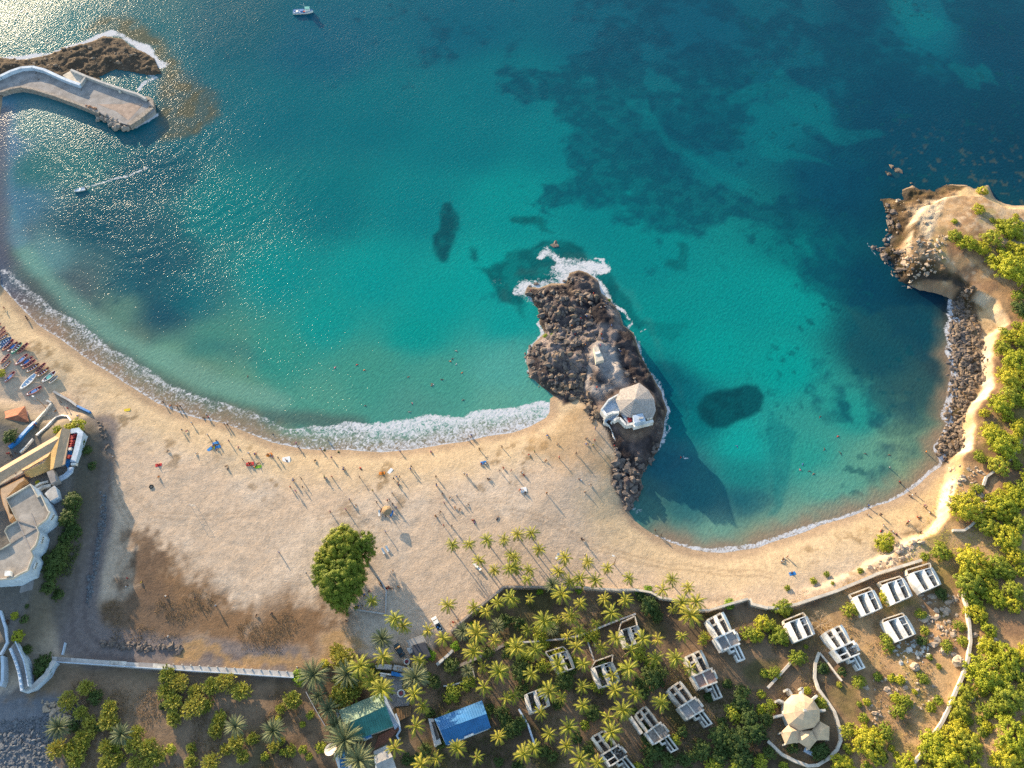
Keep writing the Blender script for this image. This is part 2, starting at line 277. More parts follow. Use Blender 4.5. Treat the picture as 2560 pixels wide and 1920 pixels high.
# ---------------------------------------------------------------- sea
sx = axis(-262, 262, .7, EXT); sy = axis(20, 400, .7, EXT)
SX, SY = np.meshgrid(sx, sy)
q1 = fbm(SX, SY, 16, 5, 71); q2 = fbm(SX, SY, 5, 4, 72); q3 = fbm(SX, SY, 40, 4, 73)
swx = SX + 7 * (fbm(SX, SY, 12, 4, 74) - .5); swy = SY + 7 * (fbm(SX, SY, 12, 4, 75) - .5)
wc = """100,60,40,112,120 300,60,25,100,112 500,50,12,90,108 700,100,0,90,114 1000,50,0,92,114 1100,200,0,108,122 1300,60,0,90,112 1500,50,0,84,108 1700,30,0,88,108 1850,30,0,78,100 2000,60,0,100,118 2150,100,0,70,95 2190,300,0,62,84
400,250,0,98,114 600,250,0,102,118 800,250,0,106,120 1000,300,0,112,124 1200,300,0,118,128 500,450,0,120,126 700,450,0,112,122 900,450,0,122,130 1100,450,0,138,140 1300,450,0,126,132 1400,550,0,130,134
600,600,0,136,138 800,600,0,144,144 950,650,0,148,146 1050,600,0,150,148 700,700,20,145,142 900,720,0,146,142 1100,700,20,150,148 600,770,60,142,132 800,800,78,146,134 950,820,84,150,138 1100,800,96,162,154 1150,860,106,162,150
700,880,96,150,136 900,890,92,146,136 1080,885,110,160,146 450,750,84,136,126 500,830,118,148,130 350,760,122,150,132 250,680,108,132,122 420,810,126,140,122 300,740,120,128,116
100,350,48,108,114 60,280,84,124,128 200,480,26,84,100 300,600,36,90,106 350,680,34,82,102 400,640,26,106,118 250,300,22,92,106 300,380,4,84,102 200,350,40,108,114
20,300,84,112,146 20,450,80,116,142 10,540,88,92,108 80,560,112,140,146 140,650,92,96,104 200,700,112,112,108 60,640,90,90,100
1450,700,0,138,138 1600,650,0,140,140 1700,650,0,144,142 1550,760,0,148,145 1700,800,0,150,146 1600,960,24,158,154 1500,900,0,112,120 1450,850,0,98,112 1750,1000,50,150,142 1800,1060,112,160,146 1440,1010,50,108,120 1500,1060,56,116,122 1600,1080,40,104,116 1550,1140,132,158,144 1640,1165,158,160,136 1700,1140,140,160,142 1900,1000,110,156,140 1950,1010,150,160,132 2000,960,120,140,122 1850,900,40,146,140 1420,1070,84,116,112 1600,1020,34,128,130
1900,750,18,78,94 2000,700,20,74,90 1900,600,0,68,88 2000,850,62,90,94 2050,800,58,68,78 1750,550,0,112,118 1820,400,0,74,98 1950,450,0,66,86 1500,300,0,98,114 1650,250,0,104,118 1700,180,0,88,108 2050,680,16,34,50 2000,640,10,46,66 1950,250,0,72,96"""
pts = []
for q in wc.split():
    a = [float(v) for v in q.split(',')]; pts.append((up((a[0] * 1.1573, a[1] * 1.1573)), SG(*a[2:])))
wcol = idw(pts, SX + (swx - SX) * .8, SY + (swy - SY) * .8, 4, 5)
sC = sdf(COAST, SX, SY); sRk = sdf(ROCKC, SX, SY); sPr = sdf(PIERROCK, SX, SY); land = np.maximum(sC, sPr)
dkc = SG(0, 66, 90)
db = idw([(up((float(a) * 1.1573, float(b_) * 1.1573)), (float(v),)) for a, b_, v in [q.split(',') for q in
 "1250,180,.85 1300,330,.8 1230,230,.8 1400,380,.9 1480,450,.85 1550,230,.6 1700,200,.7 1850,250,.75 1950,300,.8 2100,250,.85 2000,400,.9 1850,500,.9 1800,600,.8 1750,430,.8 1650,440,.75 1950,650,.8 1900,800,.5 2050,750,.6 1450,130,.75 1350,100,.65 1100,300,0 1180,100,.15 1600,200,.4 1440,230,.5 1800,280,.3 1750,240,.35 1680,400,.3 1500,560,.1 1600,520,.25 1720,650,.1 1990,60,.2 1690,300,.3 1560,350,.55 1780,700,.2 1650,600,.0 1300,560,.0 1000,500,0 800,300,0 500,200,0 600,600,0 800,850,0 1400,750,0 1600,850,0 1820,820,.45 1850,900,.35 1950,900,.4 1650,760,.1 2150,50,.8 1900,100,.7 1700,60,.6 1500,40,.5 1700,980,.15 300,500,.2 150,400,.2".split()]], SX, SY, 4, 4)[..., 0]
dark = sst(.44, .60, q1 * .62 + q2 * .38 + (db - .5) * .55)
def sb(px, z=-1, warp=1.0): return sdf(W(px, 0), SX + (swx - SX) * warp, SY + (swy - SY) * warp)
lights = [T(3,0,"980,-40 1200,-40 1250,100 1380,60 1420,130 1500,180 1490,270 1360,340 1250,300 1180,220 1050,130"), T(3,0,"1580,560 1640,520 1760,600 1820,560 1900,600 1990,720 1900,700 1810,690 1830,790 1680,770 1640,690"),
 T(3,0,"0,680 130,580 310,740 540,900 560,1100 700,1130 950,1100 1000,1150 900,1190 700,1240 540,1240 430,1090 300,1040 130,910 0,850"), T(3,0,"-80,1200 120,1290 330,1345 540,1440 440,1430 200,1390 170,1450 60,1400 -60,1330"),
 T(2,0,"1860,840 2060,700 2212,680 2212,760 2040,850 1900,900"), T(2,0,"1080,1050 1180,860 1240,1040 1380,1200 1900,1500 2100,1659 1880,1659 1700,1500 1500,1340 1330,1260 1250,1100 1120,1100")]
dark = dark * (.76 + .36 * sst(.36, .62, fbm(SX, SY, 3.4, 4, 88)))
for L in lights:
    m = sst(-1.2, 1.2, sb(L)); dark = dark * (1 - m * .5); wcol = mixc(wcol, SG(0, 122, 130), m * .35)
rim = np.zeros_like(dark)
darks = [(T(1,1,"1520,380 1590,330 1590,200 1640,110 1720,100 1770,200 1765,330 1700,430 1670,600 1610,600 1540,510"), .8, (14,76,88)), (T(1,1,"1840,500 1900,490 1915,560 1885,590 1840,550"), .7, (0,90,98)),
 (T(1,1,"1900,640 2010,640 2050,600 2140,590 2160,520 2240,500") + T(2,1,"130,500 250,440 420,430 620,450 640,560 780,640 920,840 1050,930 1120,1080 1180,1130 1100,1180 960,1060 700,820 300,800 120,820 110,1100 60,1000") + T(1,1,"2160,960 2060,820 1980,720"), .72, (6,84,92)),
 (T(2,1,"0,190 100,195 230,240 280,320 340,370 250,360 190,300 60,250 0,230"), .75, (0,84,92)), (T(2,1,"1400,460 1480,440 1530,480 1520,700 1430,720 1340,660 1340,610 1430,600 1450,520"), .65, (0,92,100)),
 (T(0,1,"1160,1200 1190,1000 1250,600 1500,650 1660,900 1640,1100 1500,1250 1300,1300 1150,1240"), .42, (34,78,96)), (T(0,1,"1900,1300 2212,1380 2300,1480 1900,1400 1700,1400 1500,1300 1300,1310 1600,1250"), .45, (56,104,112)),
 (T(2,2,"1230,560 1450,600 1620,640 1760,780 1820,900 2000,960 2150,900 2212,980 2150,1080 1960,1160 1700,1190 1500,1180 1300,1040 1160,960 1150,760"), .28, (26,80,102)),  # cove patch: seagrass, with the rock's shadow partly painted into the colour
 (T(2,1,"1150,1130 1560,1130 1500,1200 1400,1300 1200,1250"), .4, (0,104,110)), (T(2,1,"1230,1450 1400,1480 1480,1600 1480,1659 1260,1659") + T(2,2,"1540,180 1400,200 1310,60"), .5, (0,84,98)),
 (T(3,2,"930,0 1300,0 1560,0 1560,300 1400,420 1100,500 980,440 1150,300 960,240 900,120"), .45, (50,84,90)), (T(3,1,"700,1000 900,1100 1100,1000 1500,1000 1580,1659 950,1659 720,1500 700,1300 820,1180"), .35, (44,84,92)),
 (T(3,2,"0,180 240,460 180,760 100,950 60,1130 0,1140"), .45, (0,118,124)), (T(0,1,"400,200 900,200 1500,200 1750,400 1700,620 1560,720 1200,640 900,500 500,330"), .5, (16,78,98)), (T(0,0,"1420,660 1700,620 1880,820 1860,1000 1700,1150 1450,1180 1350,980"), .45, (40,74,96))]
sn = sst(.35, .6, q2)
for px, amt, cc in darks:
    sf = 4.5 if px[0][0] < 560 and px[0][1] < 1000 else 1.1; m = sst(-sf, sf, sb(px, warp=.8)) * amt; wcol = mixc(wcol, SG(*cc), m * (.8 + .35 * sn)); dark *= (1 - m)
wcol = mixc(wcol, dkc, dark * .62 * sst(-2, -12, sC))
ov = sdf(W(T(2,2,"1590,200 1660,100 1780,50 1900,40 2030,0 2120,20 2180,100 2150,230 2050,290 1950,320 1850,380 1720,380 1620,300")), SX, SY)
wcol = mixc(wcol, SG(0, 80, 90), sst(-1.0, 1.0, ov) * .95); wcol = mixc(wcol, SG(8, 60, 72), sst(-.5, 3, ov) * sst(.45, .6, q2) * .5)
pb = band(W(T(0,1,"-40,150 0,230 100,400 250,600 380,760 560,930 750,1080 950,1250 1200,1400 1400,1450 1600,1540 1800,1640") + T(1,2,"0,120 200,180")), SX + (swx - SX) * .5, SY + (swy - SY) * .5); wcol = mixc(wcol, SG(138, 164, 152), sst(6.5, 1, pb) * .62)
wcol = mixc(wcol, SG(104, 134, 160), sst(7, 1, band(W(T(0,0,"20,700 40,1000 0,1400 10,1659") + T(0,1,"0,0 40,200 150,420")), SX, SY)) * .6)
kb = band(W(T(0,1,"10,-700 -20,-300 -10,100 0,430 130,650 330,880 530,1060 700,1230 900,1360 1100,1480 1300,1600 1500,1700") + T(0,2,"1900,200 2212,300") + T(1,2,"200,300 500,310 900,350")), SX + (swx - SX) * .4, SY + (swy - SY) * .4); wcol = mixc(wcol, SG(98, 92, 94), sst(5.5, .5, kb) * .68)
pbr = sb(T(0,0,"700,230 850,150 1100,120 1400,330 1560,620 1850,800 1880,1000 1700,1160 1450,1200 1350,950 1420,640 1300,420 1000,300")); wcol = mixc(wcol, SG(112, 92, 70), sst(-3.5, 3.5, pbr) * (.45 + .4 * sn))
# ripples of sand seen through the shallows, small dark weed clumps, submerged boulders on the right
spots = sst(.70, .76, fbm(SX, SY, 2.6, 2, 81)) * sst(.45, .6, fbm(SX, SY, 18, 2, 82)); wcol = mixc(wcol, SG(12, 78, 92), spots * .6 * sst(60, 110, SX) * sst(-1, -5, sC))
sbo = sst(.68, .76, fbm(SX, SY, 2.2, 2, 83)) * sst(-46, -6, sC) * sst(145, 165, SX); wcol = mixc(wcol, SG(98, 92, 84), sbo * .55)
# depth runs out at the shore: the wet sand shows through the last metres
beachy = 1 - np.maximum(sst(-14, -5, sRk), np.maximum(sst(-16, -6, sPr), sst(100, 112, SX) * sst(150, 175, SY)))
shl = sst(-9, -.5, sC + (q2 - .5) * 5) * beachy
lf = sst(-150, -172, SX) * sst(165, 182, SY); wcol = mixc(wcol, SG(172, 146, 112), shl * .8 * (1 - lf)); wcol = mixc(wcol, SG(92, 108, 120), shl * .6 * lf)
# foam: surf on the two beaches and round the rocks
A = np.array(W(beachA))
foam = np.zeros_like(dark)
wA = np.interp(SX, [-215, -190, -160, -110, -75, -40, 0, 20, 32, 42], [3.5, 7, 9, 9.5, 7.5, 12, 10, 5, 3, 1.5]) * (.82 + .5 * (fbm(SX, SY, 9, 4, 91)))
sA = sdf(COAST, SX, SY); inA = (SX < 44) & (SY < 245) & (SX > -240)
den = np.interp(SX, [-215, -120, -80, -50, 40], [.62, .66, .60, .74, .82])
bA = -band(W(beachA[:-4]), SX, SY); sA2 = np.where(sA > 0, -bA, bA)
fA = sst(-wA, -wA * .8, bA) * sst(3, -.5, sA) * den * (.90 + .14 * sst(-wA * .35, -wA * .8, bA))
foam = np.where(inA, np.maximum(foam, fA), foam)
wB = np.interp(SX, [44, 56, 66, 100, 130, 150, 160, 168], [.6, 2.0, 3.4, 1.6, 1.6, 4.5, 4, 0]) * (.6 + .8 * fbm(SX, SY, 8, 3, 92))
inB = (SX >= 42) & (SX < 172) & (SY < 180)
foam = np.where(inB, np.maximum(foam, sst(-wB, -wB * .6, sA) * .75), foam)
line = sst(-1.1, -.2, bA) * ((SY < 250) & (SX < 44)); foam = np.maximum(foam, line * .8)
tipn = fbm(SX, SY, 5, 4, 93); tipb = fbm(SX, SY, 11, 3, 94)
for q, w0, w1_ in ((T(2,1,"125,840 240,800 330,770 430,700 480,640 560,660"), 5, 22), (T(2,1,"240,560 300,520 400,560 500,620 600,640 700,640"), 4, 12), (T(2,1,"560,660 650,690 740,760 770,870 850,930 930,1040"), .8, 6.5), (T(2,1,"930,960 1010,1010 1050,1100 970,1160"), 1.2, 5), (T(2,1,"700,540 745,560 740,640"), .6, 2.4), (T(2,1,"1110,1190 1170,1190"), .4, 2), (T(2,1,"130,880 200,960 240,1030"), .8, 3.2)):
    ww = w0 + w1_ * np.clip((tipb - .32) * 2.2, 0, 1); foam = np.maximum(foam, sst(1, .15, band(W(q), swx, swy) / ww) * (.54 + .5 * tipn))
for px, ww, am in [(T(2,1,"140,1540 140,1430 220,1340 260,1260 220,1160 290,1070 240,1000"), 1.7, .95), (T(2,2,"280,250 330,210 400,120 450,60 430,0"), 2.0, 1.0), (T(2,2,"1310,140 1350,240"), 1.1, .7), (T(2,2,"1320,300 1350,340 1320,380"), 1.2, .8), (T(2,2,"1310,430 1290,490"), .8, .7), (T(2,2,"1000,1090 1060,1130 1110,1110"), 1.5, .8), (T(2,1,"1100,1270 1130,1360"), 1.6, .85), (T(2,1,"1200,1570 1280,1650"), 1.4, .8),
    (T(3,1,"1600,900 1610,1020 1640,1100 1610,1160"), 1.6, .95), (T(3,1,"1630,1240 1680,1320"), 1.3, .6), (T(3,2,"1470,570 1510,600 1500,640"), 1.6, .85), (T(3,1,"1010,440 1060,400 1090,380"), 1.8, .8), (T(3,1,"850,430 940,520"), 1.0, .65), (T(3,1,"1640,1500 1700,1530"), 1.1, .6), (T(3,0,"1220,1550 1255,1580"), .8, .6),
    (T(0,0,"0,520 200,500 420,470 600,420 760,380 860,310 960,280 1100,330 1250,420 1340,480 1400,560"), 4.2, 1.0), (T(0,0,"1160,1090 1250,1050 1350,1000"), 3.4, .98), (T(0,0,"1300,630 1350,690 1210,790"), 2.6, .9), (T(0,0,"1000,1100 1030,1105"), 1.2, .8), (T(2,2,"1440,620 1470,640"), .8, .95)]:
    foam = np.maximum(foam, sst(ww, ww * .1, band(W(px), swx, swy) / (.35 + 1.5 * tipb)) * am * (.62 + .5 * tipn))
wake = W([(208,470),(240,462),(285,447),(320,440),(370,418)]); foam = np.maximum(foam, sst(2.2, .2, band(wake, swx * .5 + SX * .5, SY)) * .68)
foam = np.maximum(foam, 0) * .98
wcol = wcol * (np.array([.9, 1.17, 1.0]) * (1 - shl[..., None]) + np.array([1.12, .98, 1.0]) * shl[..., None])
glass = np.zeros_like(dark)
land = np.maximum(land, -1e9)
pt = np.array(up((375, 300))); pr = np.hypot(SX - pt[0], SY - pt[1]) + 13 * (fbm(SX, SY, 16, 3, 95) - .5); pa = np.arctan2(SY - pt[1], SX - pt[0])
SZ = .034 * sst(.38, .62, fbm(SX, SY, 15, 3, 98)) * np.sin(pr * 2 * np.pi / 5.2) * sst(12, 30, pr) * sst(120, 45, pr) * sst(-.15, -.6, pa) * (pa > -3.0) * sst(-3.0, -2.5, pa) * sst(-4, -18, sC)
pc = np.array(up((150, 640))); p2 = np.hypot((SX - pc[0]), (SY - pc[1])) + 6 * (fbm(SX, SY, 22, 3, 96) - .5)
SZ = SZ + .03 * sst(.4, .6, fbm(SX, SY, 13, 3, 99)) * np.sin((SX * .45 + SY * .89 + 12 * fbm(SX, SY, 20, 3, 97)) * 2 * np.pi / 6.5) * sst(90, 20, p2) * sst(-5, -16, sC)
SZ = np.where(np.abs(SX) < 262, SZ, 0)
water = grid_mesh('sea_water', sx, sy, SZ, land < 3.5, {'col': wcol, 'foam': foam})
water['kind'] = 'structure'
m = bpy.data.materials.new('sea_surface'); m.use_nodes = True; nt = m.node_tree; b = nt.nodes['Principled BSDF']; Lk = nt.links.new
at = nn(nt, 'ShaderNodeAttribute', attribute_name='col'); af = nn(nt, 'ShaderNodeAttribute', attribute_name='foam'); tc = nn(nt, 'ShaderNodeTexCoord')
mp = nn(nt, 'ShaderNodeMapping'); mp.inputs['Rotation'].default_value = (0, 0, R(-52)); mp.inputs['Scale'].default_value = (.42, 1, 1); Lk(tc.outputs['Object'], mp.inputs[0])
mp.vector_type = 'TEXTURE'; mp.inputs['Scale'].default_value = (1.9, 1, 1); mp.inputs['Rotation'].default_value = (0, 0, R(50))
w1 = nn(nt, 'ShaderNodeTexNoise'); w1.inputs['Scale'].default_value = 1.25; w1.inputs['Detail'].default_value = 4; w1.inputs['Roughness'].default_value = .6; Lk(mp.outputs[0], w1.inputs['Vector'])
w2 = nn(nt, 'ShaderNodeTexNoise'); w2.inputs['Scale'].default_value = .13; w2.inputs['Detail'].default_value = 2; Lk(mp.outputs[0], w2.inputs['Vector'])
# calmer in the lee: swell amplitude varies over tens of metres
w3 = nn(nt, 'ShaderNodeTexNoise'); w3.inputs['Scale'].default_value = .018; w3.inputs['Detail'].default_value = 3; Lk(tc.outputs['Object'], w3.inputs['Vector'])
am = nn(nt, 'ShaderNodeMapRange'); [setattr(am.inputs[i], 'default_value', v) for i, v in ((1, .35), (2, .65), (3, .7), (4, 1.15))]; Lk(w3.outputs[0], am.inputs[0])
ad = nn(nt, 'ShaderNodeMath', operation='MULTIPLY_ADD'); ad.inputs[1].default_value = .6; Lk(w2.outputs[0], ad.inputs[0]); Lk(w1.outputs[0], ad.inputs[2])
hm = nn(nt, 'ShaderNodeMath', operation='MULTIPLY'); Lk(ad.outputs[0], hm.inputs[0]); Lk(am.outputs[0], hm.inputs[1])
bp = nn(nt, 'ShaderNodeBump'); bp.inputs['Strength'].default_value = 1; bp.inputs['Distance'].default_value = .21; Lk(hm.outputs[0], bp.inputs['Height'])
# foam mask
mf = nn(nt, 'ShaderNodeMapping'); mf.inputs['Scale'].default_value = (1, 1, 1); Lk(tc.outputs['Object'], mf.inputs[0])
fn = nn(nt, 'ShaderNodeTexNoise'); fn.inputs['Scale'].default_value = .75; fn.inputs['Detail'].default_value = 5; fn.inputs['Roughness'].default_value = .68; fn.inputs['Distortion'].default_value = 1.4; Lk(mf.outputs[0], fn.inputs['Vector'])
fs = nn(nt, 'ShaderNodeMath', operation='ADD'); Lk(af.outputs['Fac'], fs.inputs[0]); Lk(fn.outputs[0], fs.inputs[1])
fm = nn(nt, 'ShaderNodeMapRange', interpolation_type='SMOOTHSTEP'); [setattr(fm.inputs[i], 'default_value', v) for i, v in ((1, 1.06), (2, 1.30), (3, 0), (4, 1))]; Lk(fs.outputs[0], fm.inputs[0])
# small ripples tint the water a little
rp = nn(nt, 'ShaderNodeMapRange'); [setattr(rp.inputs[i], 'default_value', v) for i, v in ((1, .3), (2, .7), (3, .86), (4, 1.16))]; Lk(w1.outputs[0], rp.inputs[0])
sc = nn(nt, 'ShaderNodeVectorMath', operation='SCALE'); Lk(at.outputs['Color'], sc.inputs[0]); Lk(rp.outputs[0], sc.inputs['Scale'])
mx = nn(nt, 'ShaderNodeMix', data_type='RGBA'); Lk(fm.outputs[0], mx.inputs['Factor']); Lk(sc.outputs[0], mx.inputs[6]); mx.inputs[7].default_value = (.52, .52, .54, 1)
Lk(mx.outputs[2], b.inputs['Base Color'])
ro = nn(nt, 'ShaderNodeMapRange'); [setattr(ro.inputs[i], 'default_value', v) for i, v in ((3, .095), (4, .8))]; Lk(fm.outputs[0], ro.inputs[0]); Lk(ro.outputs[0], b.inputs['Roughness'])
b.inputs['Specular IOR Level'].default_value = 0
b.inputs['Coat Weight'].default_value = .55; b.inputs['Coat IOR'].default_value = 1.22; b.inputs['Coat Roughness'].default_value = .12; Lk(bp.outputs[0], b.inputs['Coat Normal'])
fw = nn(nt, 'ShaderNodeMath', operation='MULTIPLY_ADD'); fw.inputs[1].default_value = -.5; fw.inputs[2].default_value = .5; Lk(fm.outputs[0], fw.inputs[0]); Lk(fw.outputs[0], b.inputs['Coat Weight'])
b2 = nn(nt, 'ShaderNodeBump'); b2.inputs['Strength'].default_value = 1; b2.inputs['Distance'].default_value = .10; Lk(hm.outputs[0], b2.inputs['Height']); Lk(b2.outputs[0], b.inputs['Normal'])
water.data.materials.append(m)
# ---------------------------------------------------------------- building helpers
class MB:
    def __init__(s): s.v = []; s.f = []; s.m = []; s.k = 0
    def poly(s, pts, z): return [(x, y, z) for x, y in pts]
    def face(s, pts, mi=None):
        b = len(s.v); s.v += [tuple(p) for p in pts]; s.f.append(tuple(range(b, b + len(pts)))); s.m.append(s.k if mi is None else mi)
    def prism(s, pts, z0, z1, mi=None, top=None):
        """pts [(x,y)], any winding; top: optional other outline for the top"""
        tp = top or pts; a = sum(pts[i][0] * pts[(i + 1) % len(pts)][1] - pts[(i + 1) % len(pts)][0] * pts[i][1] for i in range(len(pts)))
        if a < 0: pts = pts[::-1]; tp = tp[::-1]
        n = len(pts); b = len(s.v); mi = s.k if mi is None else mi
        zt = z1 if isinstance(z1, (list, tuple)) else [z1] * n
        if a < 0 and isinstance(z1, (list, tuple)): zt = list(z1)[::-1]
        s.v += [(x, y, z0) for x, y in pts] + [(tp[i][0], tp[i][1], zt[i]) for i in range(n)]
        s.f += [tuple(b + n + i for i in range(n)), tuple(b + n - 1 - i for i in range(n))]; s.m += [mi, mi]
        for i in range(n):
            j = (i + 1) % n; s.f.append((b + i, b + j, b + n + j, b + n + i)); s.m.append(mi)
    def box(s, c, d, rz=0, mi=None):
        cx, cy, cz = c; hx, hy = d[0] / 2, d[1] / 2; ca, sa = math.cos(rz), math.sin(rz)
        s.prism([(cx + ca * a - sa * b_, cy + sa * a + ca * b_) for a, b_ in ((-hx, -hy), (hx, -hy), (hx, hy), (-hx, hy))], cz, cz + d[2], mi)
    def tube(s, pts, rad, n=6, mi=None, cap=True):
        mi = s.k if mi is None else mi; b = len(s.v); P = [Vector(p) for p in pts]
        for i, p in enumerate(P):
            d = (P[min(i + 1, len(P) - 1)] - P[max(i - 1, 0)]); d = d.normalized() if d.length else Vector((0, 0, 1))
            a = d.orthogonal().normalized() if abs(d.z) > .99 else d.cross(Vector((0, 0, 1))).normalized(); c_ = d.cross(a)
            r = rad[i] if isinstance(rad, (list, tuple)) else rad
            for k in range(n):
                t = 2 * math.pi * k / n; q = p + a * (r * math.cos(t)) + c_ * (r * math.sin(t)); s.v.append(tuple(q))
        for i in range(len(P) - 1):
            for k in range(n):
                j = (k + 1) % n; s.f.append((b + i * n + k, b + i * n + j, b + (i + 1) * n + j, b + (i + 1) * n + k)); s.m.append(mi)
        if cap:
            s.f.append(tuple(b + k for k in range(n))[::-1]); s.m.append(mi); e = b + (len(P) - 1) * n; s.f.append(tuple(e + k for k in range(n))); s.m.append(mi)
    def blob(s, c, r, mi=None, n=8, m_=5, jit=.12, flat=1.0):
        mi = s.k if mi is None else mi; b = len(s.v); r = r if isinstance(r, (tuple, list)) else (r, r, r * flat)
        s.v.append((c[0], c[1], c[2] - r[2])); 
        for i in range(1, m_):
            ph = -math.pi / 2 + math.pi * i / m_
            for k in range(n):
                t = 2 * math.pi * k / n + (i % 2) * .3; j = 1 + random.uniform(-jit, jit)
                s.v.append((c[0] + r[0] * j * math.cos(ph) * math.cos(t), c[1] + r[1] * j * math.cos(ph) * math.sin(t), c[2] + r[2] * j * math.sin(ph)))
        s.v.append((c[0], c[1], c[2] + r[2])); top = len(s.v) - 1
        for k in range(n):
            j = (k + 1) % n; s.f.append((b, b + 1 + j, b + 1 + k)); s.m.append(mi)
            for i in range(m_ - 2):
                q = b + 1 + i * n; s.f.append((q + k, q + j, q + n + j, q + n + k)); s.m.append(mi)
            q = b + 1 + (m_ - 2) * n; s.f.append((q + k, q + j, top)); s.m.append(mi)
    def build(s, name, mats, parent=None, origin=None, smooth=False):
        me = bpy.data.meshes.new(name); o0 = origin or (0, 0, 0)
        me.from_pydata([(x - o0[0], y - o0[1], z - o0[2]) for x, y, z in s.v], [], s.f); me.update()
        mats = mats if isinstance(mats, (list, tuple)) else [mats]
        for m_ in mats: me.materials.append(m_)
        if len(mats) > 1: me.polygons.foreach_set('material_index', s.m)
        if smooth: me.polygons.foreach_set('use_smooth', [True] * len(s.f))
        o = bpy.data.objects.new(name, me); COL.objects.link(o)
        if parent: o.parent = parent
        elif origin: o.location = origin
        return o
def tag(o, label, cat, group=None, kind=None):
    if label: o['label'] = label
    if cat:
        o['category'] = cat
        if not kind: o['kind'] = 'thing'
    if group: o['group'] = group
    if kind: o['kind'] = kind
    return o
def thing(name, label, cat, loc=(0, 0, 0), rz=0, group=None):
    o = bpy.data.objects.new(name, None); COL.objects.link(o); o.location = loc; o.rotation_euler = (0, 0, rz); o.empty_display_size = .5
    return tag(o, label, cat, group)
def dup(root, loc, rz=0, sc=None, parent=None):
    r = root.copy(); COL.objects.link(r); r.location = loc; r.rotation_euler = (0, 0, rz)
    if sc: r.scale = sc if isinstance(sc, tuple) else (sc,) * 3
    for ch in list(root.children):
        c_ = ch.copy(); COL.objects.link(c_); c_.parent = r
        for g in ch.children:
            d = g.copy(); COL.objects.link(d); d.parent = c_
    return r
LM = []                                        # landmarks for telling look-alikes apart: (phrase, source pixel)
# materials of built things (real surface colours)
white = mat('white_plaster', (.70, .68, .64), .8, .42, .45, .03)
white2 = mat('weathered_plaster', (.52, .49, .44), .85, .6, .5, .04)
cream = mat('cream_coping', (.56, .49, .40), .85, .3, .6)
conc = mat('grey_concrete', (.27, .25, .24), .9, .4, .25, .04)
concd = mat('roof_concrete', (.33, .29, .25), .9, .45, .22, .05)
concl = mat('pale_concrete', (.42, .40, .38), .9, .3, .4, .03)
stone = mat('fieldstone', (.30, .25, .21), .9, .5, 1.2, .12)
bluep = mat('blue_paint', (.02, .17, .45), .5, .3, .6)
bluew = mat('pale_blue_plaster', (.42, .50, .60), .8, .25, .6, .02)
tan = mat('tan_roof', (.44, .30, .19), .85, .2, .5, .03)
tan2 = mat('ochre_roof', (.46, .29, .11), .85, .22, .5, .03)
redt = mat('red_roof_tiles', (.36, .13, .07), .85, .35, 1.2, .08)
greenr = mat('green_metal_roof', (.05, .20, .17), .45, .35, .3, .02)
bluer = mat('blue_metal_roof', (.03, .15, .34), .4, .35, .25, .02)
slate = mat('ribbed_grey_shingles', (.36, .32, .29), .85, .3, 1.2, .08)
dome = mat('sandy_dome_render', (.55, .40, .26), .9, .25, .35, .05)
dark = mat('dark_interior', (.05, .05, .05), .8, .3, 1)
earth = mat('ruin_floor_rubble', (.28, .23, .19), .95, .6, 1.3, .12)
woodm = mat('weathered_wood', (.26, .17, .10), .8, .3, 2)
redp = mat('red_paint', (.42, .05, .05), .55, .3, 1)
steel = mat('galvanised_steel', (.45, .46, .48), .45, .2, 2, metal=.6)
glassd = mat('dark_window_glass', (.015, .022, .03), .1, .2, 1, spec=.5)
def polyline_wall(name, px, wd, h, m_, label, cat='wall', cap=None, base=1.5, top_traced=True, zfix=None, group=None, z0=None):
    """a wall along a traced top line; follows the ground"""
    pts = []
    for i, p in enumerate(px):
        if zfix is not None: x, y = up(p, zfix); g = zfix - h
        else: x, y, g = G(p, h if top_traced else 0)
        pts.append((x, y, g))
    # resample
    out = [pts[0]]
    for a, b_ in zip(pts[:-1], pts[1:]):
        L = math.dist(a[:2], b_[:2]); k = max(1, int(L / 3))
        for j in range(1, k + 1):
            t = j / k; x = a[0] + (b_[0] - a[0]) * t; y = a[1] + (b_[1] - a[1]) * t
            out.append((x, y, a[2] + (b_[2] - a[2]) * t))
    def sweep(mb, off, z_lo, z_hi, jag=0):
        n = len(out); L = []; Rr = []
        for i, p in enumerate(out):
            a = out[max(i - 1, 0)]; b_ = out[min(i + 1, n - 1)]; dx, dy = b_[0] - a[0], b_[1] - a[1]; l = math.hypot(dx, dy) or 1
            nx, ny = -dy / l * off, dx / l * off; L.append((p[0] + nx, p[1] + ny)); Rr.append((p[0] - nx, p[1] - ny))
        b0 = len(mb.v)
        for i, p in enumerate(out):
            zt = p[2] + z_hi + (random.uniform(-jag, jag) if jag else 0); zb_ = (p[2] + z_lo)
            mb.v += [(*L[i], zb_), (*L[i], zt), (*Rr[i], zt), (*Rr[i], zb_)]
        for i in range(n - 1):
            q = b0 + 4 * i
            for k in range(3): mb.f.append((q + k, q + k + 1, q + 5 + k, q + 4 + k)[::-1]); mb.m.append(mb.k)
        mb.f += [(b0, b0 + 1, b0 + 2, b0 + 3), (b0 + 4 * n - 1, b0 + 4 * n - 2, b0 + 4 * n - 3, b0 + 4 * n - 4)]; mb.m += [mb.k] * 2
    mb = MB(); sweep(mb, wd / 2, -base, h, .0 if cap else .04)
    o0 = (out[0][0], out[0][1], out[0][2])
    if not cap: return tag(mb.build(name, m_, origin=o0), label, cat, group)
    e = thing(name, label, cat, o0, group=group); mb.build('masonry', m_, e, o0)
    c_ = MB(); sweep(c_, wd / 2 + .05, h - .01, h + .12); c_.build('coping', cap, e, o0); return e
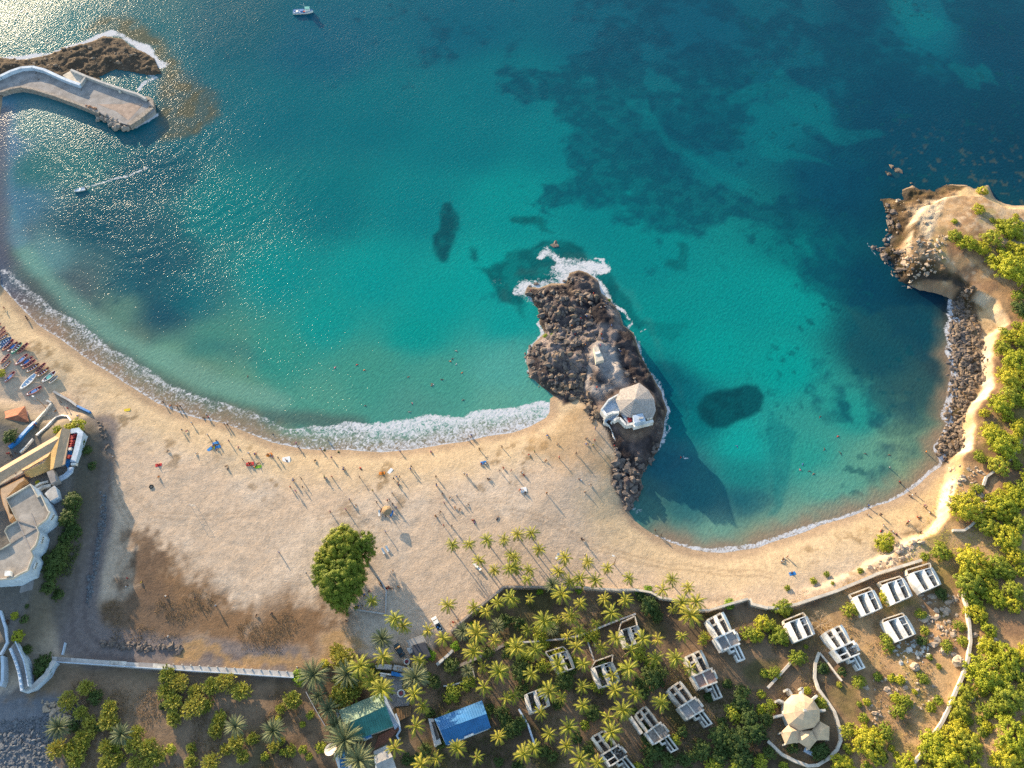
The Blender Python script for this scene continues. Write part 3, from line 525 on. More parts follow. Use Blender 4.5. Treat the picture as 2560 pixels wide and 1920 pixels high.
def quad_uv(c4, z):
    a, b_, c_, d = [up(p, z) for p in c4]
    return lambda u, v: ((a[0] * (1 - u) + b_[0] * u) * (1 - v) + (d[0] * (1 - u) + c_[0] * u) * v, (a[1] * (1 - u) + b_[1] * u) * (1 - v) + (d[1] * (1 - u) + c_[1] * u) * v)
def rect(f, u0, v0, u1, v1): return [f(u0, v0), f(u1, v0), f(u1, v1), f(u0, v1)]
def ground_at(c4, dz): # ground height under a traced top quad
    xs = [G(p, dz) for p in c4]; return sum(p[2] for p in xs) / len(xs)
# ---------------------------------------------------------------- small roofless bungalows
def slanted(mb, f, u0, v0, u1, v1, z0, zin, zout, side):
    """strip wall whose top slopes outwards and bows a little; side -1: outer edge at u0, +1: outer edge at u1"""
    n = 6
    for i in range(n):
        a = v0 + (v1 - v0) * i / n; b_ = v0 + (v1 - v0) * (i + 1) / n
        ba = math.sin(math.pi * (i / n)) * .035; bb = math.sin(math.pi * ((i + 1) / n)) * .035
        if side < 0: P = [f(u0 - ba, a), f(u1, a), f(u1, b_), f(u0 - bb, b_)]; zz = [zout, zin, zin, zout]
        else: P = [f(u0, a), f(u1 + ba, a), f(u1 + bb, b_), f(u0, b_)]; zz = [zin, zout, zout, zin]
        mb.prism(P, z0, zz)
def small_bungalow(c4, yard, label, h=3.0, wall=white, twin=True, variant=0):
    g = ground_at(c4, h); zt = g + h; f = quad_uv(c4, zt); o0 = (*f(.5, .5), g)
    e = thing('bungalow_ruin', label, 'building', o0, group='roofless white bungalows above the small bay')
    mb = MB(); mb.prism(rect(f, .02, .02, .98, .98), g - 1, g + .5); mb.build('floor', earth, e, o0)
    for s_, (u0, u1) in ((-1, (0, .16)), (1, (.86, 1.0))):
        m_ = MB(); slanted(m_, f, u0, 0, u1, 1, g - 1.0, zt, zt - .7, s_); m_.build('side_wall', wall, e, o0)
    m_ = MB(); slanted(m_, f, .44, .03, .60, .97, g, zt, zt - .35, -1); m_.build('party_wall', wall, e, o0)
    for r_, zz, q in ((rect(f, .16, -.01, .86, .03), zt - .1, g - 1), (rect(f, .16, .97, .86, 1.01), zt - .02, g - 1), (rect(f, .60, .36, .86, .40), zt - .3, g), (rect(f, .60, .14, .72, .17), zt - .32, g)):
        m_ = MB(); m_.prism(r_, q, zz); m_.build('cross_wall', wall, e, o0)
    m_ = MB(); m_.prism(rect(f, .73, .06, .85, .34), g + .5, zt - .5 - .6 * variant); m_.build('water_tank_slab', concl, e, o0)
    m_ = MB(); m_.prism(rect(f, .87, .60, .92, .80), zt - .5, zt - .28); m_.build('roof_hatch', dark, e, o0)
    m_ = MB()
    for k in range(9):
        u, v = random.uniform(.18, .82), random.uniform(.45, .95); x, y = f(u, v); m_.box((x, y, g + .45), (random.uniform(.3, 1.4), random.uniform(.15, .4), random.uniform(.1, .35)), random.uniform(0, 3))
    tag(m_.build('rubble', white2, e, o0), None, None, kind='stuff')
    if yard:
        hy = 1.6; q = [up(p, g + hy) for p in yard]; a, b_ = q; c_, d = f(1, 0), f(0, 0)
        m_ = MB()
        def strip(p, q_, w_=.28):
            l = math.dist(p, q_) or 1; nx, ny = -(q_[1] - p[1]) / l * w_ / 2, (q_[0] - p[0]) / l * w_ / 2
            m_.prism([(p[0] + nx, p[1] + ny), (q_[0] + nx, q_[1] + ny), (q_[0] - nx, q_[1] - ny), (p[0] - nx, p[1] - ny)], g - 1, g + hy)
        strip(d, a); strip(a, b_); strip(b_, c_); m_.build('yard_wall', cream, e, o0)
    return e
t33 = lambda s: T(3, 3, s); t23 = lambda s: T(2, 3, s)
small_bungalow(t33("155,405 345,340 415,495 235,570"), t33("135,385 305,315"), 'low white roofless bungalow right beside the bare dry tree')
small_bungalow(t33("740,180 925,115 1000,270 820,345"), t33("705,160 880,95"), 'white roofless bungalow with a round green bush against its left wall, by the beach wall')
small_bungalow(t33("1000,70 1180,10 1260,165 1075,245"), t33("960,55 1140,0"), 'middle white roofless bungalow of the row of three nearest the beach wall')
small_bungalow([T(3,2,"1225,1635")[0], T(3,2,"1430,1578")[0], t33("1508,65")[0], t33("1330,140")[0]], T(3,2,"1200,1605 1400,1545"), 'white roofless bungalow highest up the slope, under the big yellow bushes')
small_bungalow(t33("1005,395 1200,335 1290,495 1110,570"), t33("995,375 1165,318"), 'white roofless bungalow standing alone below the row of three', variant=1)
small_bungalow(t23("320,690 485,640 545,790 400,845"), t23("290,655 440,610"), 'small ruined bungalow with a palm crown over its left room, left in the palm grove', wall=white2)
small_bungalow(t23("685,795 870,735 938,900 750,970"), t23("720,735 872,680"), 'small ruined bungalow in mid grove, a palm crown over its right corner', wall=white2)
small_bungalow(t23("925,470 1090,420 1150,560 965,615"), t23("945,400 1062,345"), 'small ruined bungalow beside the dark round tree in the grove', wall=white2)
small_bungalow(t23("105,1025 275,962 330,1110 150,1190"), None, 'dim ruined bungalow on the shady left side of the palm grove', wall=white2)
# ---------------------------------------------------------------- long terraced ruins
def long_ruin(c4, label, wall=white2, slab=conc, h=3.4, open_main=False):
    g = ground_at(c4, h); zt = g + h; f = quad_uv(c4, zt); o0 = (*f(.5, .5), g)
    e = thing('terraced_house_ruin', label, 'building', o0, group='long stepped ruined houses below the palm grove')
    m_ = MB(); m_.prism(rect(f, .0, .0, 1.0, .40), g - 1, g + .4); m_.prism(rect(f, -.12, .40, 1.14, .72), g - 1, g + .4); m_.prism(rect(f, .5, .72, 1.0, 1.0), g - 1, g + .4); m_.build('floor', earth, e, o0)
    for u0, u1, s_ in ((-.04, .10, -1), (.44, .58, -1), (.90, 1.06, 1)):
        k = MB(); slanted(k, f, u0, 0.0, u1, .40, g - 1, zt - .3, zt - 1.0, s_); k.build('court_wall', wall, e, o0)
    k = MB(); k.prism(rect(f, .10, -.02, .90, .02), g - 1, zt - 1.3); k.prism(rect(f, .10, .13, .44, .17), g, zt - .9); k.prism(rect(f, .58, .10, .90, .14), g, zt - .9); k.build('court_beam', cream, e, o0)
    k = MB(); k.prism(rect(f, -.16, .40, 1.16, .435), g - 1, zt + .1); k.prism(rect(f, -.06, .68, 1.10, .71), g - 1, zt + .1); k.prism(rect(f, -.22, .40, -.08, .70), g - 1, zt - .1); k.prism(rect(f, 1.10, .46, 1.24, .64), g - 1, zt - .1); k.prism(rect(f, .44, .435, .52, .68), g, zt - .1)
    if open_main: k.prism(rect(f, .9, .50, 1.10, .53), g, zt - .2); k.prism(rect(f, -.08, .56, .44, .59), g, zt - .2)
    k.build('main_wall', wall, e, o0)
    if not open_main:
        k = MB(); k.prism(rect(f, -.08, .436, .439, .679), zt - .9, zt - .45); k.prism(rect(f, .521, .436, 1.099, .679), zt - .9, zt - .3); k.build('roof_slab', slab, e, o0)
    else:
        k = MB()
        for q in range(22): x, y = f(random.uniform(-.05, 1.05), random.uniform(.45, .66)); k.box((x, y, g + .35), (random.uniform(.3, 1.6), random.uniform(.15, .5), random.uniform(.1, .6)), random.uniform(0, 3))
        tag(k.build('rubble', white2, e, o0), None, None, kind='stuff')
    k = MB(); k.prism(rect(f, .30, .71, .38, .80), g - 1, zt - .6); k.prism(rect(f, .38, .76, .62, .80), g - 1, zt - .6); k.build('rear_wall', wall, e, o0)
    k = MB(); k.prism(rect(f, .95, .711, 1.05, 1.0), g - 1, zt - .7); k.prism(rect(f, .70, .711, .78, .97), g - 1, zt - .7); k.prism(rect(f, .50, .86, .56, 1.0), g - 1, zt - .9); k.prism(rect(f, .561, .971, .949, 1.0), g - 1, zt - .9); k.build('stairwell_wall', wall, e, o0)
    k = MB(); k.prism(rect(f, 1.12, .50, 1.20, .56), zt - .1, zt + .5); k.prism(rect(f, 1.0, .44, 1.08, .5), zt + .1, zt + .9); k.build('chimney', wall, e, o0)
    k = MB(); k.prism(rect(f, .56, .80, .69, .96), g + .4, g + 1.3); k.build('stair', concl, e, o0)
    return e
long_ruin(t23("1685,378 1825,305 2018,715 1905,752"), 'long stepped ruin at the top of the diagonal row, with a flat grey middle roof', wall=white)
long_ruin(t23("1495,700 1635,635 1820,1045 1700,1085"), 'long stepped ruin second from the top of the diagonal row, with a reddish ribbed roof', slab=mat('reddish_slab', (.30, .20, .17), .9, .3, .8, .05))
long_ruin(t23("1345,985 1455,905 1735,1275 1620,1335"), 'long stepped ruin third from the top of the diagonal row, its rubbled rooms open')
long_ruin(t23("1065,1200 1155,1120 1440,1495 1320,1555"), 'long stepped ruin with a slanting white garden wall along its left side', slab=earth)
long_ruin(t23("690,1390 800,1330 1065,1660 945,1740"), 'dark open long ruin, lowest of the diagonal row, at the bottom edge', open_main=True)
long_ruin(t33("490,490 640,415 845,790 735,830"), 'long white ruin standing apart on the right slope beside the looping garden wall', wall=white, open_main=True, slab=concl)
polyline_wall('garden_wall', t23("1022,1218 1122,1362"), .9, 1.9, white2, 'short slanting white wall in front of the ruin at the bottom of the grove')
# ---------------------------------------------------------------- round domed building
zc = lambda s: Z(1920, 1660, 6.38, s)
def domed():
    g = G(zc("560,900")[0], 3)[2]; zr_ = g + 3.4; ctr = up(zc("590,730")[0], zr_ + 2.2); o0 = (*ctr, g)
    e = thing('domed_hall', 'round sandy domed hall with three pointed porches and short wall fins', 'building', o0)
    ring = [up(p, zr_) for p in zc("380,490 560,478 725,570 830,735 822,905 740,1010 510,1065 330,965 250,800 262,620")]
    k = MB(); inner = [(x * .96 + ctr[0] * .04, y * .96 + ctr[1] * .04) for x, y in ring]; k.prism(inner, g - 1.5, zr_ - .15); k.build('wall', white2, e, o0)
    k = MB(); n = len(ring); cx = sum(p[0] for p in ring) / n; cy = sum(p[1] for p in ring) / n; lv = [(1, 0), (.8, 1.0), (.52, 1.8), (.24, 2.2)]
    for a, b_ in zip(lv[:-1], lv[1:]):
        for i in range(n):
            j = (i + 1) % n; P = lambda q, l: (cx + (ring[q][0] - cx) * l[0], cy + (ring[q][1] - cy) * l[0], zr_ + l[1]); k.face([P(i, a), P(i, b_), P(j, b_), P(j, a)])
    for i in range(n):
        j = (i + 1) % n; k.face([(cx + (ring[i][0] - cx) * .24, cy + (ring[i][1] - cy) * .24, zr_ + 2.2), (cx, cy, zr_ + 2.4), (cx + (ring[j][0] - cx) * .24, cy + (ring[j][1] - cy) * .24, zr_ + 2.2)])
        k.face([(*ring[i], zr_ - .3), (*ring[i], zr_), (*ring[j], zr_), (*ring[j], zr_ - .3)])
    k.build('dome', dome, e, o0)
    k = MB(); k.box((cx, cy, zr_ + 2.3), (.7, .7, .6)); k.build('finial', white2, e, o0)
    for q, ap in (("330,968 505,1055 492,1245 282,1285 205,1092", "380,1075"), ("505,1058 705,1060 782,1215 662,1362 492,1247", "640,1145"), ("705,1045 824,912 982,1002 976,1213 784,1215", "872,1050")):
        P = [up(p, zr_ - .5) for p in zc(q)]; A_ = up(zc(ap)[0], zr_ + 1.1); k = MB()
        for i in range(5): k.face([(*P[i], zr_ - .5), (*P[(i + 1) % 5], zr_ - .5), (*A_, zr_ + 1.1)]); k.face([(*P[i], zr_ - .8), (*P[(i + 1) % 5], zr_ - .8), (*P[(i + 1) % 5], zr_ - .5), (*P[i], zr_ - .5)])
        r_ = k.build('porch_roof', dome, e, o0)
        k = MB(); c5 = (sum(p[0] for p in P) / 5, sum(p[1] for p in P) / 5)
        for p in P[2:5] if ap[0] == '3' else P[2:4]: k.box((p[0] * .93 + c5[0] * .07, p[1] * .93 + c5[1] * .07, g - 1), (.35, .35, zr_ - .5 - g + .9))
        k.build('pillar', white2, r_, o0)
    for q in ("385,482 330,405 285,415", "552,478 556,385 520,388", "720,565 788,500", "830,738 920,735", "262,612 175,575 138,590", "248,808 110,840"):
        L = [up(p, zr_ - .6) for p in zc(q)]; k = MB()
        for a, b_ in zip(L[:-1], L[1:]):
            l = math.dist(a, b_); nx, ny = -(b_[1] - a[1]) / l * .28, (b_[0] - a[0]) / l * .28
            k.prism([(a[0] + nx, a[1] + ny), (b_[0] + nx, b_[1] + ny), (b_[0] - nx, b_[1] - ny), (a[0] - nx, a[1] - ny)], g - 1, zr_ - .6)
        k.build('fin_wall', white2, e, o0)
    k = MB(); a = up(zc("505,1262")[0], g + 1); k.box((a[0] + 2.2, a[1] - 2, g - .3), (2.4, 1.1, 1.1), -.5); k.build('counter', bluew, e, o0)
domed()
polyline_wall('garden_wall', t33("445,660 410,760 405,880 440,980 520,1090 575,1170 605,1260 625,1340 632,1420 600,1500 520,1580 430,1635 350,1640 240,1600 120,1540 0,1425"), .8, .9, cream, 'curving low garden wall looping round the domed hall')
polyline_wall('garden_wall', t33("445,660 520,750 585,840 640,905"), .5, .6, cream, 'straight low wall inside the loop beside the long white ruin')
polyline_wall('garden_wall', t33("200,745 60,900 0,965"), .7, .8, cream, 'short pale wall leading down to the left of the domed hall')
polyline_wall('hillside_wall', T(3,3,"1690,150 1725,260 1745,420 1755,560 1735,720 1690,860 1620,1020 1560,1160 1500,1280 1400,1420 1330,1540 1260,1620"), .75, 1.2, cream, 'long narrow stone wall running down the right hillside')
polyline_wall('hillside_wall', T(3,2,"1895,1010 1890,1060 1830,1150 1760,1220 1700,1262 1600,1262"), .7, 1.0, cream, 'curved stone wall below the leaning tree on the cliff')
polyline_wall('hillside_wall', T(3,2,"2185,480 2150,570 2090,655"), .7, .9, cream, 'short stone wall high at the right edge of the hillside')
polyline_wall('hillside_wall', T(3,2,"1960,750 1890,800 1865,875"), .7, .8, cream, 'stub of stone wall beside the path above the small bay')
polyline_wall('beach_wall', T(2,3,"2055,195 2075,240 2212,275") + T(3,3,"0,270 100,275 255,240 600,125 900,0") + T(3,2,"940,1640 1100,1590 1330,1520"), .8, 1.5, cream, 'straight tan boundary wall between the small beach and the bungalows')
polyline_wall('beach_wall', T(2,3,"620,95 780,110 920,118 1060,115 1200,140 1280,185 1400,200 1470,245 1530,290 1700,295 1850,250 2040,195"), .6, 1.8, cream, 'boundary wall along the top of the palm grove by the sand')
polyline_wall('beach_wall', [T(1,3,"1685,475")[0]] + T(1,3,"1850,325 1990,215 2145,90") + T(2,3,"40,92 230,92 420,95 600,95"), .6, 1.9, stone, 'dark stone wall climbing from the pickup truck to the beach palms')
polyline_wall('grove_wall', T(1,3,"1560,765 1650,690 1700,640"), .7, 1.4, white2, 'short white wall inside the grove beside the dark shelter')
polyline_wall('grove_wall', T(1,3,"1620,950 1690,945 1890,880 1870,800"), .35, .7, concl, 'low kerb wall around a garden bed in the left grove')
polyline_wall('grove_wall', T(1,3,"1700,800 1880,720 2040,650 2180,575"), .8, .6, stone, 'low path wall in the left grove under the palms')
polyline_wall('grove_wall', T(2,3,"0,575 200,565 420,545 560,520 650,490 880,395 1070,325"), .45, .8, concl, 'long low kerb wall crossing the middle of the palm grove')
polyline_wall('grove_wall', T(2,3,"640,525 680,640 710,730"), .35, .7, concl, 'left kerb wall of the narrow path in the palm grove')
polyline_wall('grove_wall', T(2,3,"690,505 720,615"), .35, .7, concl, 'right kerb wall of the narrow path in the palm grove')
polyline_wall('grove_wall', T(2,3,"60,1150 140,1290 200,1470"), .5, .9, bluew, 'pale wall along the shady lane at lower left of the grove')
# ---------------------------------------------------------------- house on the rock
zr5 = lambda s: Z(1480, 930, 9.217, s)
def rock_house():
    g = 3.9; zr_ = g + 2.6; RH = 2.7; ap = up(zr5("985,625")[0], zr_ + RH); o0 = (*up(zr5("900,800")[0], g), g)
    e = thing('cliff_house', 'white house with a many-sided grey shingle roof on top of the rock', 'building', o0)
    ring = [up(p, zr_) for p in zr5("655,400 935,312 1090,250 1300,415 1430,615 1470,885 1400,1060 1180,1075 940,1040 860,1050 655,905 545,650")]; n = len(ring)
    k = MB(); k.prism([(x * .93 + ap[0] * .07, y * .93 + ap[1] * .07) for x, y in ring], g - 3, zr_ - .1); k.build('wall', white, e, o0)
    k = MB()
    for i in range(n):
        a, b_ = ring[i], ring[(i + 1) % n]; m_ = 9
        for q in range(m_):   # overlapping courses of shingles
            t0, t1 = q / m_, (q + 1) / m_; L = lambda p, t: (p[0] + (ap[0] - p[0]) * t, p[1] + (ap[1] - p[1]) * t)
            z0, z1 = zr_ + RH * t0 + .06, zr_ + RH * t1 - .05
            k.face([(*L(a, t0), z0), (*L(b_, t0), z0), (*L(b_, t1), z1), (*L(a, t1), z1)]) if q < m_ - 1 else k.face([(*L(a, t0), z0), (*L(b_, t0), z0), (*ap, zr_ + RH)])
            k.face([(*L(a, t0), z0 - .12), (*L(b_, t0), z0 - .12), (*L(b_, t0), z0), (*L(a, t0), z0)])
    k.build('roof', slate, e, o0)
    k = MB(); k.prism([up(p, g + .9) for p in zr5("590,505 370,640 215,860 345,1020 480,945 640,900 800,1180 950,1170 950,900")], g - 2, g + .9); k.build('terrace', bluew, e, o0)
    def pw(nm, q, wd, z0, z1, m_=white):
        k = MB(); L = [up(p, z1) for p in zr5(q)]
        for a, b_ in zip(L[:-1], L[1:]):
            l = math.dist(a, b_); ex = .0; nx, ny = -(b_[1] - a[1]) / l * wd / 2, (b_[0] - a[0]) / l * wd / 2
            k.prism([(a[0] + nx, a[1] + ny), (b_[0] + nx, b_[1] + ny), (b_[0] - nx, b_[1] - ny), (a[0] - nx, a[1] - ny)], z0, z1)
        return k.build(nm, m_, e, o0)
    pw('parapet', "605,515 385,635", .45, g - 2, g + 2.3); pw('parapet', "385,635 215,865", .45, g - 2.5, g + 2.3); pw('parapet', "225,860 350,1015", .9, g - 3, g + 2.2)
    pw('parapet', "350,975 470,930 625,925", .8, g - 1, g + 2.2); pw('parapet', "510,1115 560,1075 635,1055 790,1215 950,1185", .75, g - 1.5, g + 2.2); pw('parapet', "960,1235 1150,1190 1412,1120", .9, g - 2, g + 2.4)
    k = MB(); H_ = [up(p, g + 3.4) for p in zr5("940,1000 1165,950 1240,1115 975,1175")]; k.prism(H_, g - 1, g + 3.4); ah = k.build('annex', bluew, e, o0)
    k = MB(); k.prism([up(p, g + 3.7) for p in zr5("1085,1050 1180,1030 1190,1065 1080,1085")], g + 3.35, g + 3.7); k.build('skylight', concl, ah, o0)
    k = MB(); k.box((*up(zr5("860,1110")[0], g + .9), g + .9), (1.1, 1.5, .9), .3); k.box((*up(zr5("900,1090")[0], g + .9), g + .9), (.6, .6, .7), .1); k.build('patio_furniture', redp, e, o0)
    # stair: treads between two curving side walls
    Lr = zr5("470,965 400,1010 300,1060 280,1130 350,1190 400,1240 460,1330 490,1470 580,1620"); Rr_ = zr5("610,960 540,1060 480,1120 440,1150 440,1180 530,1230 570,1320 640,1440 640,1510")
    k = MB(); N = 26; zz = lambda t: g + 1.0 - t * 3.6
    def at_(L, t): s_ = t * (len(L) - 1); i = min(int(s_), len(L) - 2); q = s_ - i; return (L[i][0] * (1 - q) + L[i + 1][0] * q, L[i][1] * (1 - q) + L[i + 1][1] * q)
    for i in range(N):
        t0, t1 = i / N, (i + .98) / N; z = zz(t0); k.prism([up(at_(Lr, t0), z), up(at_(Rr_, t0), z), up(at_(Rr_, t1), z), up(at_(Lr, t1), z)], z - 1.6, z)
    sw = k.build('stairway', bluew, e, o0)
    for L in (Lr, Rr_):
        k = MB()
        for i in range(N):
            a, b_ = up(at_(L, i / N), zz(i / N) + 1), up(at_(L, (i + 1) / N), zz(i / N) + 1); l = math.dist(a, b_) or 1; nx, ny = -(b_[1] - a[1]) / l * .16, (b_[0] - a[0]) / l * .16
            k.prism([(a[0] + nx, a[1] + ny), (b_[0] + nx, b_[1] + ny), (b_[0] - nx, b_[1] - ny), (a[0] - nx, a[1] - ny)], zz(i / N) - 1.4, zz(i / N) + .9)
        k.build('side_wall', white, sw, o0)
    for q in ("1100,1062", "1290,1085", "1360,1068"): k = MB(); k.box((*up(zr5(q)[0], g + 2.45), g + 2.4), (.8, .5, .35), .3); k.build('planter', cream, e, o0)
rock_house()
# small concrete pillbox on the outcrop
zz_ = T(2,1,"705,1345 745,1335 795,1450 725,1470")
g_ = ground_at(zz_, 1.6); k = MB(); P_ = [up(p, g_ + 1.6) for p in zz_]; k.prism(P_, g_ - 2, g_ + 1.6); o0 = (*P_[0], g_)
e_ = thing('block_hut', 'small pale block hut on the middle of the dark rock', 'hut', o0); k.build('wall', cream, e_, o0); k = MB(); f_ = quad_uv(zz_, g_ + 1.6); k.prism(rect(f_, .1, .35, .9, .5), g_ + 1.6, g_ + 1.85); k.build('roof_step', white, e_, o0)
# ---------------------------------------------------------------- green-roofed, blue-roofed houses and the yard beside the grove
def gable(name, label, c4, ridge, hw, hr_, rm, wm=white2, seams=0, cat='building', extra=None, lm=None):
    g = ground_at(c4, hw); z = g + hw; P = [up(p, z) for p in c4]; A_, B_ = [up(p, z + hr_) for p in ridge]; ctr = (sum(p[0] for p in P) / 4, sum(p[1] for p in P) / 4); o0 = (*ctr, g)
    e = thing(name, label, cat, o0); k = MB(); k.prism([(x * .94 + ctr[0] * .06, y * .94 + ctr[1] * .06) for x, y in P], g - 1, z - .02); k.build('wall', wm, e, o0)
    th = .14; slopes = [[(*P[0], z), (*P[1], z), (*B_, z + hr_), (*A_, z + hr_)], [(*A_, z + hr_), (*B_, z + hr_), (*P[2], z), (*P[3], z)]]
    for sl, rm_ in zip(slopes, rm if isinstance(rm, (list, tuple)) else (rm, rm)):
        k = MB(); k.face(sl[::-1]); k.face([(x, y, zz - th) for x, y, zz in sl]); 
        for i in range(4): a, b_ = sl[i], sl[(i + 1) % 4]; k.face([a, b_, (b_[0], b_[1], b_[2] - th), (a[0], a[1], a[2] - th)])
        if seams:
            for i in range(1, seams):
                t = i / seams; L = lambda p, q: [p[j] + (q[j] - p[j]) * t for j in range(3)]; a = L(sl[0], sl[1]); b_ = L(sl[3], sl[2]); k.tube([(a[0], a[1], a[2] + .03), (b_[0], b_[1], b_[2] + .03)], .06, 4)
        k.build('roof', rm_, e, o0)
    k = MB(); k.tube([(*A_, z + hr_ + .05), (*B_, z + hr_ + .05)], .12, 5); k.build('ridge_cap', rm if not isinstance(rm, (list, tuple)) else rm[0], e, o0)
    k = MB(); k.face([(*P[0], z - .1), (*P[3], z - .1), (*A_, z + hr_ - .1)]); k.face([(*P[1], z - .1), (*P[2], z - .1), (*B_, z + hr_ - .1)]); k.build('gable', wm, e, o0)
    return e, g, z, P, o0
t13 = lambda s: T(1, 3, s)
gpale = mat('pale_green_roof', (.22, .30, .20), .6, .35, .25, .02)  # paler green, used on the upper slope
e, g, z, P, o0 = gable('green_roofed_house', 'house with a long green metal roof among the date palms', t13("712,1160 1075,1010 1188,1298 800,1440"), t13("765,1285 1122,1120"), 3.4, 1.5, (gpale, greenr), seams=18)
k = MB(); k.box((*up(t13("703,1190")[0], g + 2.2), g), (.6, 2.4, 2.2), .3); k.build('porch_post', white, e, o0)
k = MB(); k.prism([up(p, g + .3) for p in t13("1085,1020 1110,1015 1235,1290 1200,1330 1188,1300")], g - 1, g + .3); k.build('paving', bluew, e, o0)
e, g, z, P, o0 = gable('blue_roofed_house', 'house with a bright blue metal roof below the grove', t13("1540,1235 1952,1075 2030,1310 1642,1462"), t13("1592,1335 1992,1190"), 3.6, 1.4, bluer, wm=bluew, seams=20)
k = MB(); k.prism([up(p, g + 3) for p in t13("1488,1232 1530,1232 1600,1440 1540,1470")], g - 1, g + 3); k.build('side_wing', concl, e, o0)
k = MB(); k.prism([up(p, g + 3.05) for p in t13("1515,1260 1540,1262 1585,1400 1560,1420")], g + 2.9, g + 3.06); k.build('wing_opening', dark, e, o0)
k = MB(); a, b_ = up(t13("1800,1398")[0], z + .4), up(t13("1880,1362")[0], z + .4); k.tube([(*a, z + .3), (*b_, z + .3)], .25, 6); k.build('solar_heater', white, e, o0)
gable('small_blue_house', 'low building with a plain blue roof at the bottom edge under date palms', t13("668,1530 760,1480 850,1690 730,1720"), t13("715,1520 800,1700"), 3.0, .4, bluer, wm=white)
gable('shed', 'little shed with a blue roof just below the green-roofed house', t13("905,1365 978,1332 1000,1385 925,1420"), t13("918,1392 990,1360"), 2.4, .35, (white, bluer), wm=bluew)
gable('grey_roofed_house', 'house with a flat grey roof at the bottom edge beside the brick yard', t13("1015,1515 1130,1460 1215,1670 1040,1730"), t13("1040,1620 1180,1560"), 3.0, .4, (concl, concl), wm=bluew)
k = MB(); g = G(t13("1110,1400")[0])[2]; k.prism([up(p, g + .12) for p in t13("1180,1215 1225,1230 1240,1320 1130,1440 1015,1500 1060,1380 1190,1310")], g - .5, g + .12)
yard = k.build('brick_path', mat('red_brick_paving', (.26, .11, .07), .9, .3, 3, .02)); yard['kind'] = 'structure'
k = MB(); g = G(t13("1180,950")[0])[2]; k.prism([up(p, g + .06) for p in t13("1085,865 1275,875 1260,960 1330,1070 1320,1120 1200,1130 1160,1180 1100,1010 1150,980")], g - .5, g + .06)
yd = k.build('courtyard_pavement', conc); yd['kind'] = 'structure'
polyline_wall('garden_wall', t13("1205,1190 1230,1250 1245,1330 1215,1380 1240,1420"), .5, .8, bluew, 'pale blue garden edging beside the brick path')
polyline_wall('fence', t13("430,1000 500,1130 600,1300"), .15, 1.5, steel, 'thin fence along the left side of the date palms', 'fence')
def dish():
    g = G(t13("648,1520")[0], 3)[2]; x, y = up(t13("648,1505")[0], g + 3.6); e = thing('satellite_dish', 'big pale satellite dish left of the bottom blue roof', 'satellite dish', (x, y, g))
    k = MB(); rings = [(0, 0), (.6, .06), (1.2, .24), (1.7, .5)]; n = 20; D_ = Vector((-.25, .35, .9)).normalized(); a = D_.orthogonal().normalized(); b_ = D_.cross(a); c0 = Vector((0, 0, 3.4)); 
    for (r0, h0), (r1, h1) in zip(rings[:-1], rings[1:]):
        for i in range(n):
            t0, t1 = 2 * math.pi * i / n, 2 * math.pi * (i + 1) / n; q = lambda r_, h_, t: tuple(c0 + a * (r_ * math.cos(t)) + b_ * (r_ * math.sin(t)) + D_ * h_)
            k.face([q(r0, h0, t0), q(r1, h1, t0), q(r1, h1, t1), q(r0, h0, t1)])
    k.build('dish', mat('dish_paint', (.62, .56, .48), .5, .2, 1), e); k = MB(); k.tube([(0, 0, 0), (0, 0, 3.4)], .1, 8); k.build('mast', steel, e)
    k = MB(); k.tube([tuple(c0 + a * 1.6 + D_ * .5), tuple(c0 + D_ * 1.5)], .04, 5); k.box(tuple(c0 + D_ * 1.5), (.2, .2, .2)); k.build('feed_arm', steel, e)
dish()
def planter(p, r_, label):
    x, y, g = G(p, .5); e = thing('ring_planter', label, 'planter', (x, y, g)); k = MB(); n = 20
    for i in range(n):
        t0, t1 = 2 * math.pi * i / n, 2 * math.pi * (i + 1) / n; c_ = lambda r2, t: (r2 * math.cos(t), r2 * math.sin(t)); k.prism([c_(r_, t0), c_(r_, t1), c_(r_ * .72, t1), c_(r_ * .72, t0)], -.3, .5)
    k.build('ring', white, e); k = MB(); k.prism([(r_ * .75 * math.cos(i * .5236), r_ * .75 * math.sin(i * .5236)) for i in range(12)], -.3, .3); k.build('soil', earth, e)
    k = MB()
    for i in range(7): t = i * .9; k.blob((.25 * r_ * math.cos(t), .25 * r_ * math.sin(t), .45), .22); 
    k.build('flowers', mat('planter_flowers', (.30, .06, .08), .8, .4, 4), e)
planter(t13("1302,740")[0], .85, 'white ring planter beside the dark parked car'); planter(t13("1253,1013")[0], 1.05, 'white ring planter with red flowers in the courtyard')
def shelter():
    q = t13("1350,602 1462,568 1510,690 1358,738"); g = ground_at(q, 2.6); f = quad_uv(q, g + 2.6); o0 = (*f(.5, .5), g)
    e = thing('beach_bar', 'beach bar with a dark flat roof and grey slatted canopy beside the dark car', 'building', o0)
    k = MB(); k.prism(rect(f, 0, 0, 1, 1), g - .5, g + 2.6); k.build('dark_roof', mat('dark_felt_roof', (.045, .05, .065), .8, .3, 1), e, o0)
    q2 = t13("1298,560 1440,505 1475,580 1335,625"); f2 = quad_uv(q2, g + 2.4)
    for i in range(9):
        k = MB(); k.prism(rect(f2, 0, i / 9, 1, i / 9 + .07), g + 2.1, g + 2.4); k.build('canopy_slat', concl, e, o0)
    k = MB(); k.prism([up(p, g + 2.2) for p in t13("1300,625 1340,610 1362,655 1325,672")], g - .5, g + 2.2); k.build('counter_block', concl, e, o0)
    k = MB(); [k.box((*f2(u, v), g - .3), (.2, .2, 2.4)) for u in (.03, .97) for v in (.05, .9)]; k.build('post', woodm, e, o0)
shelter()
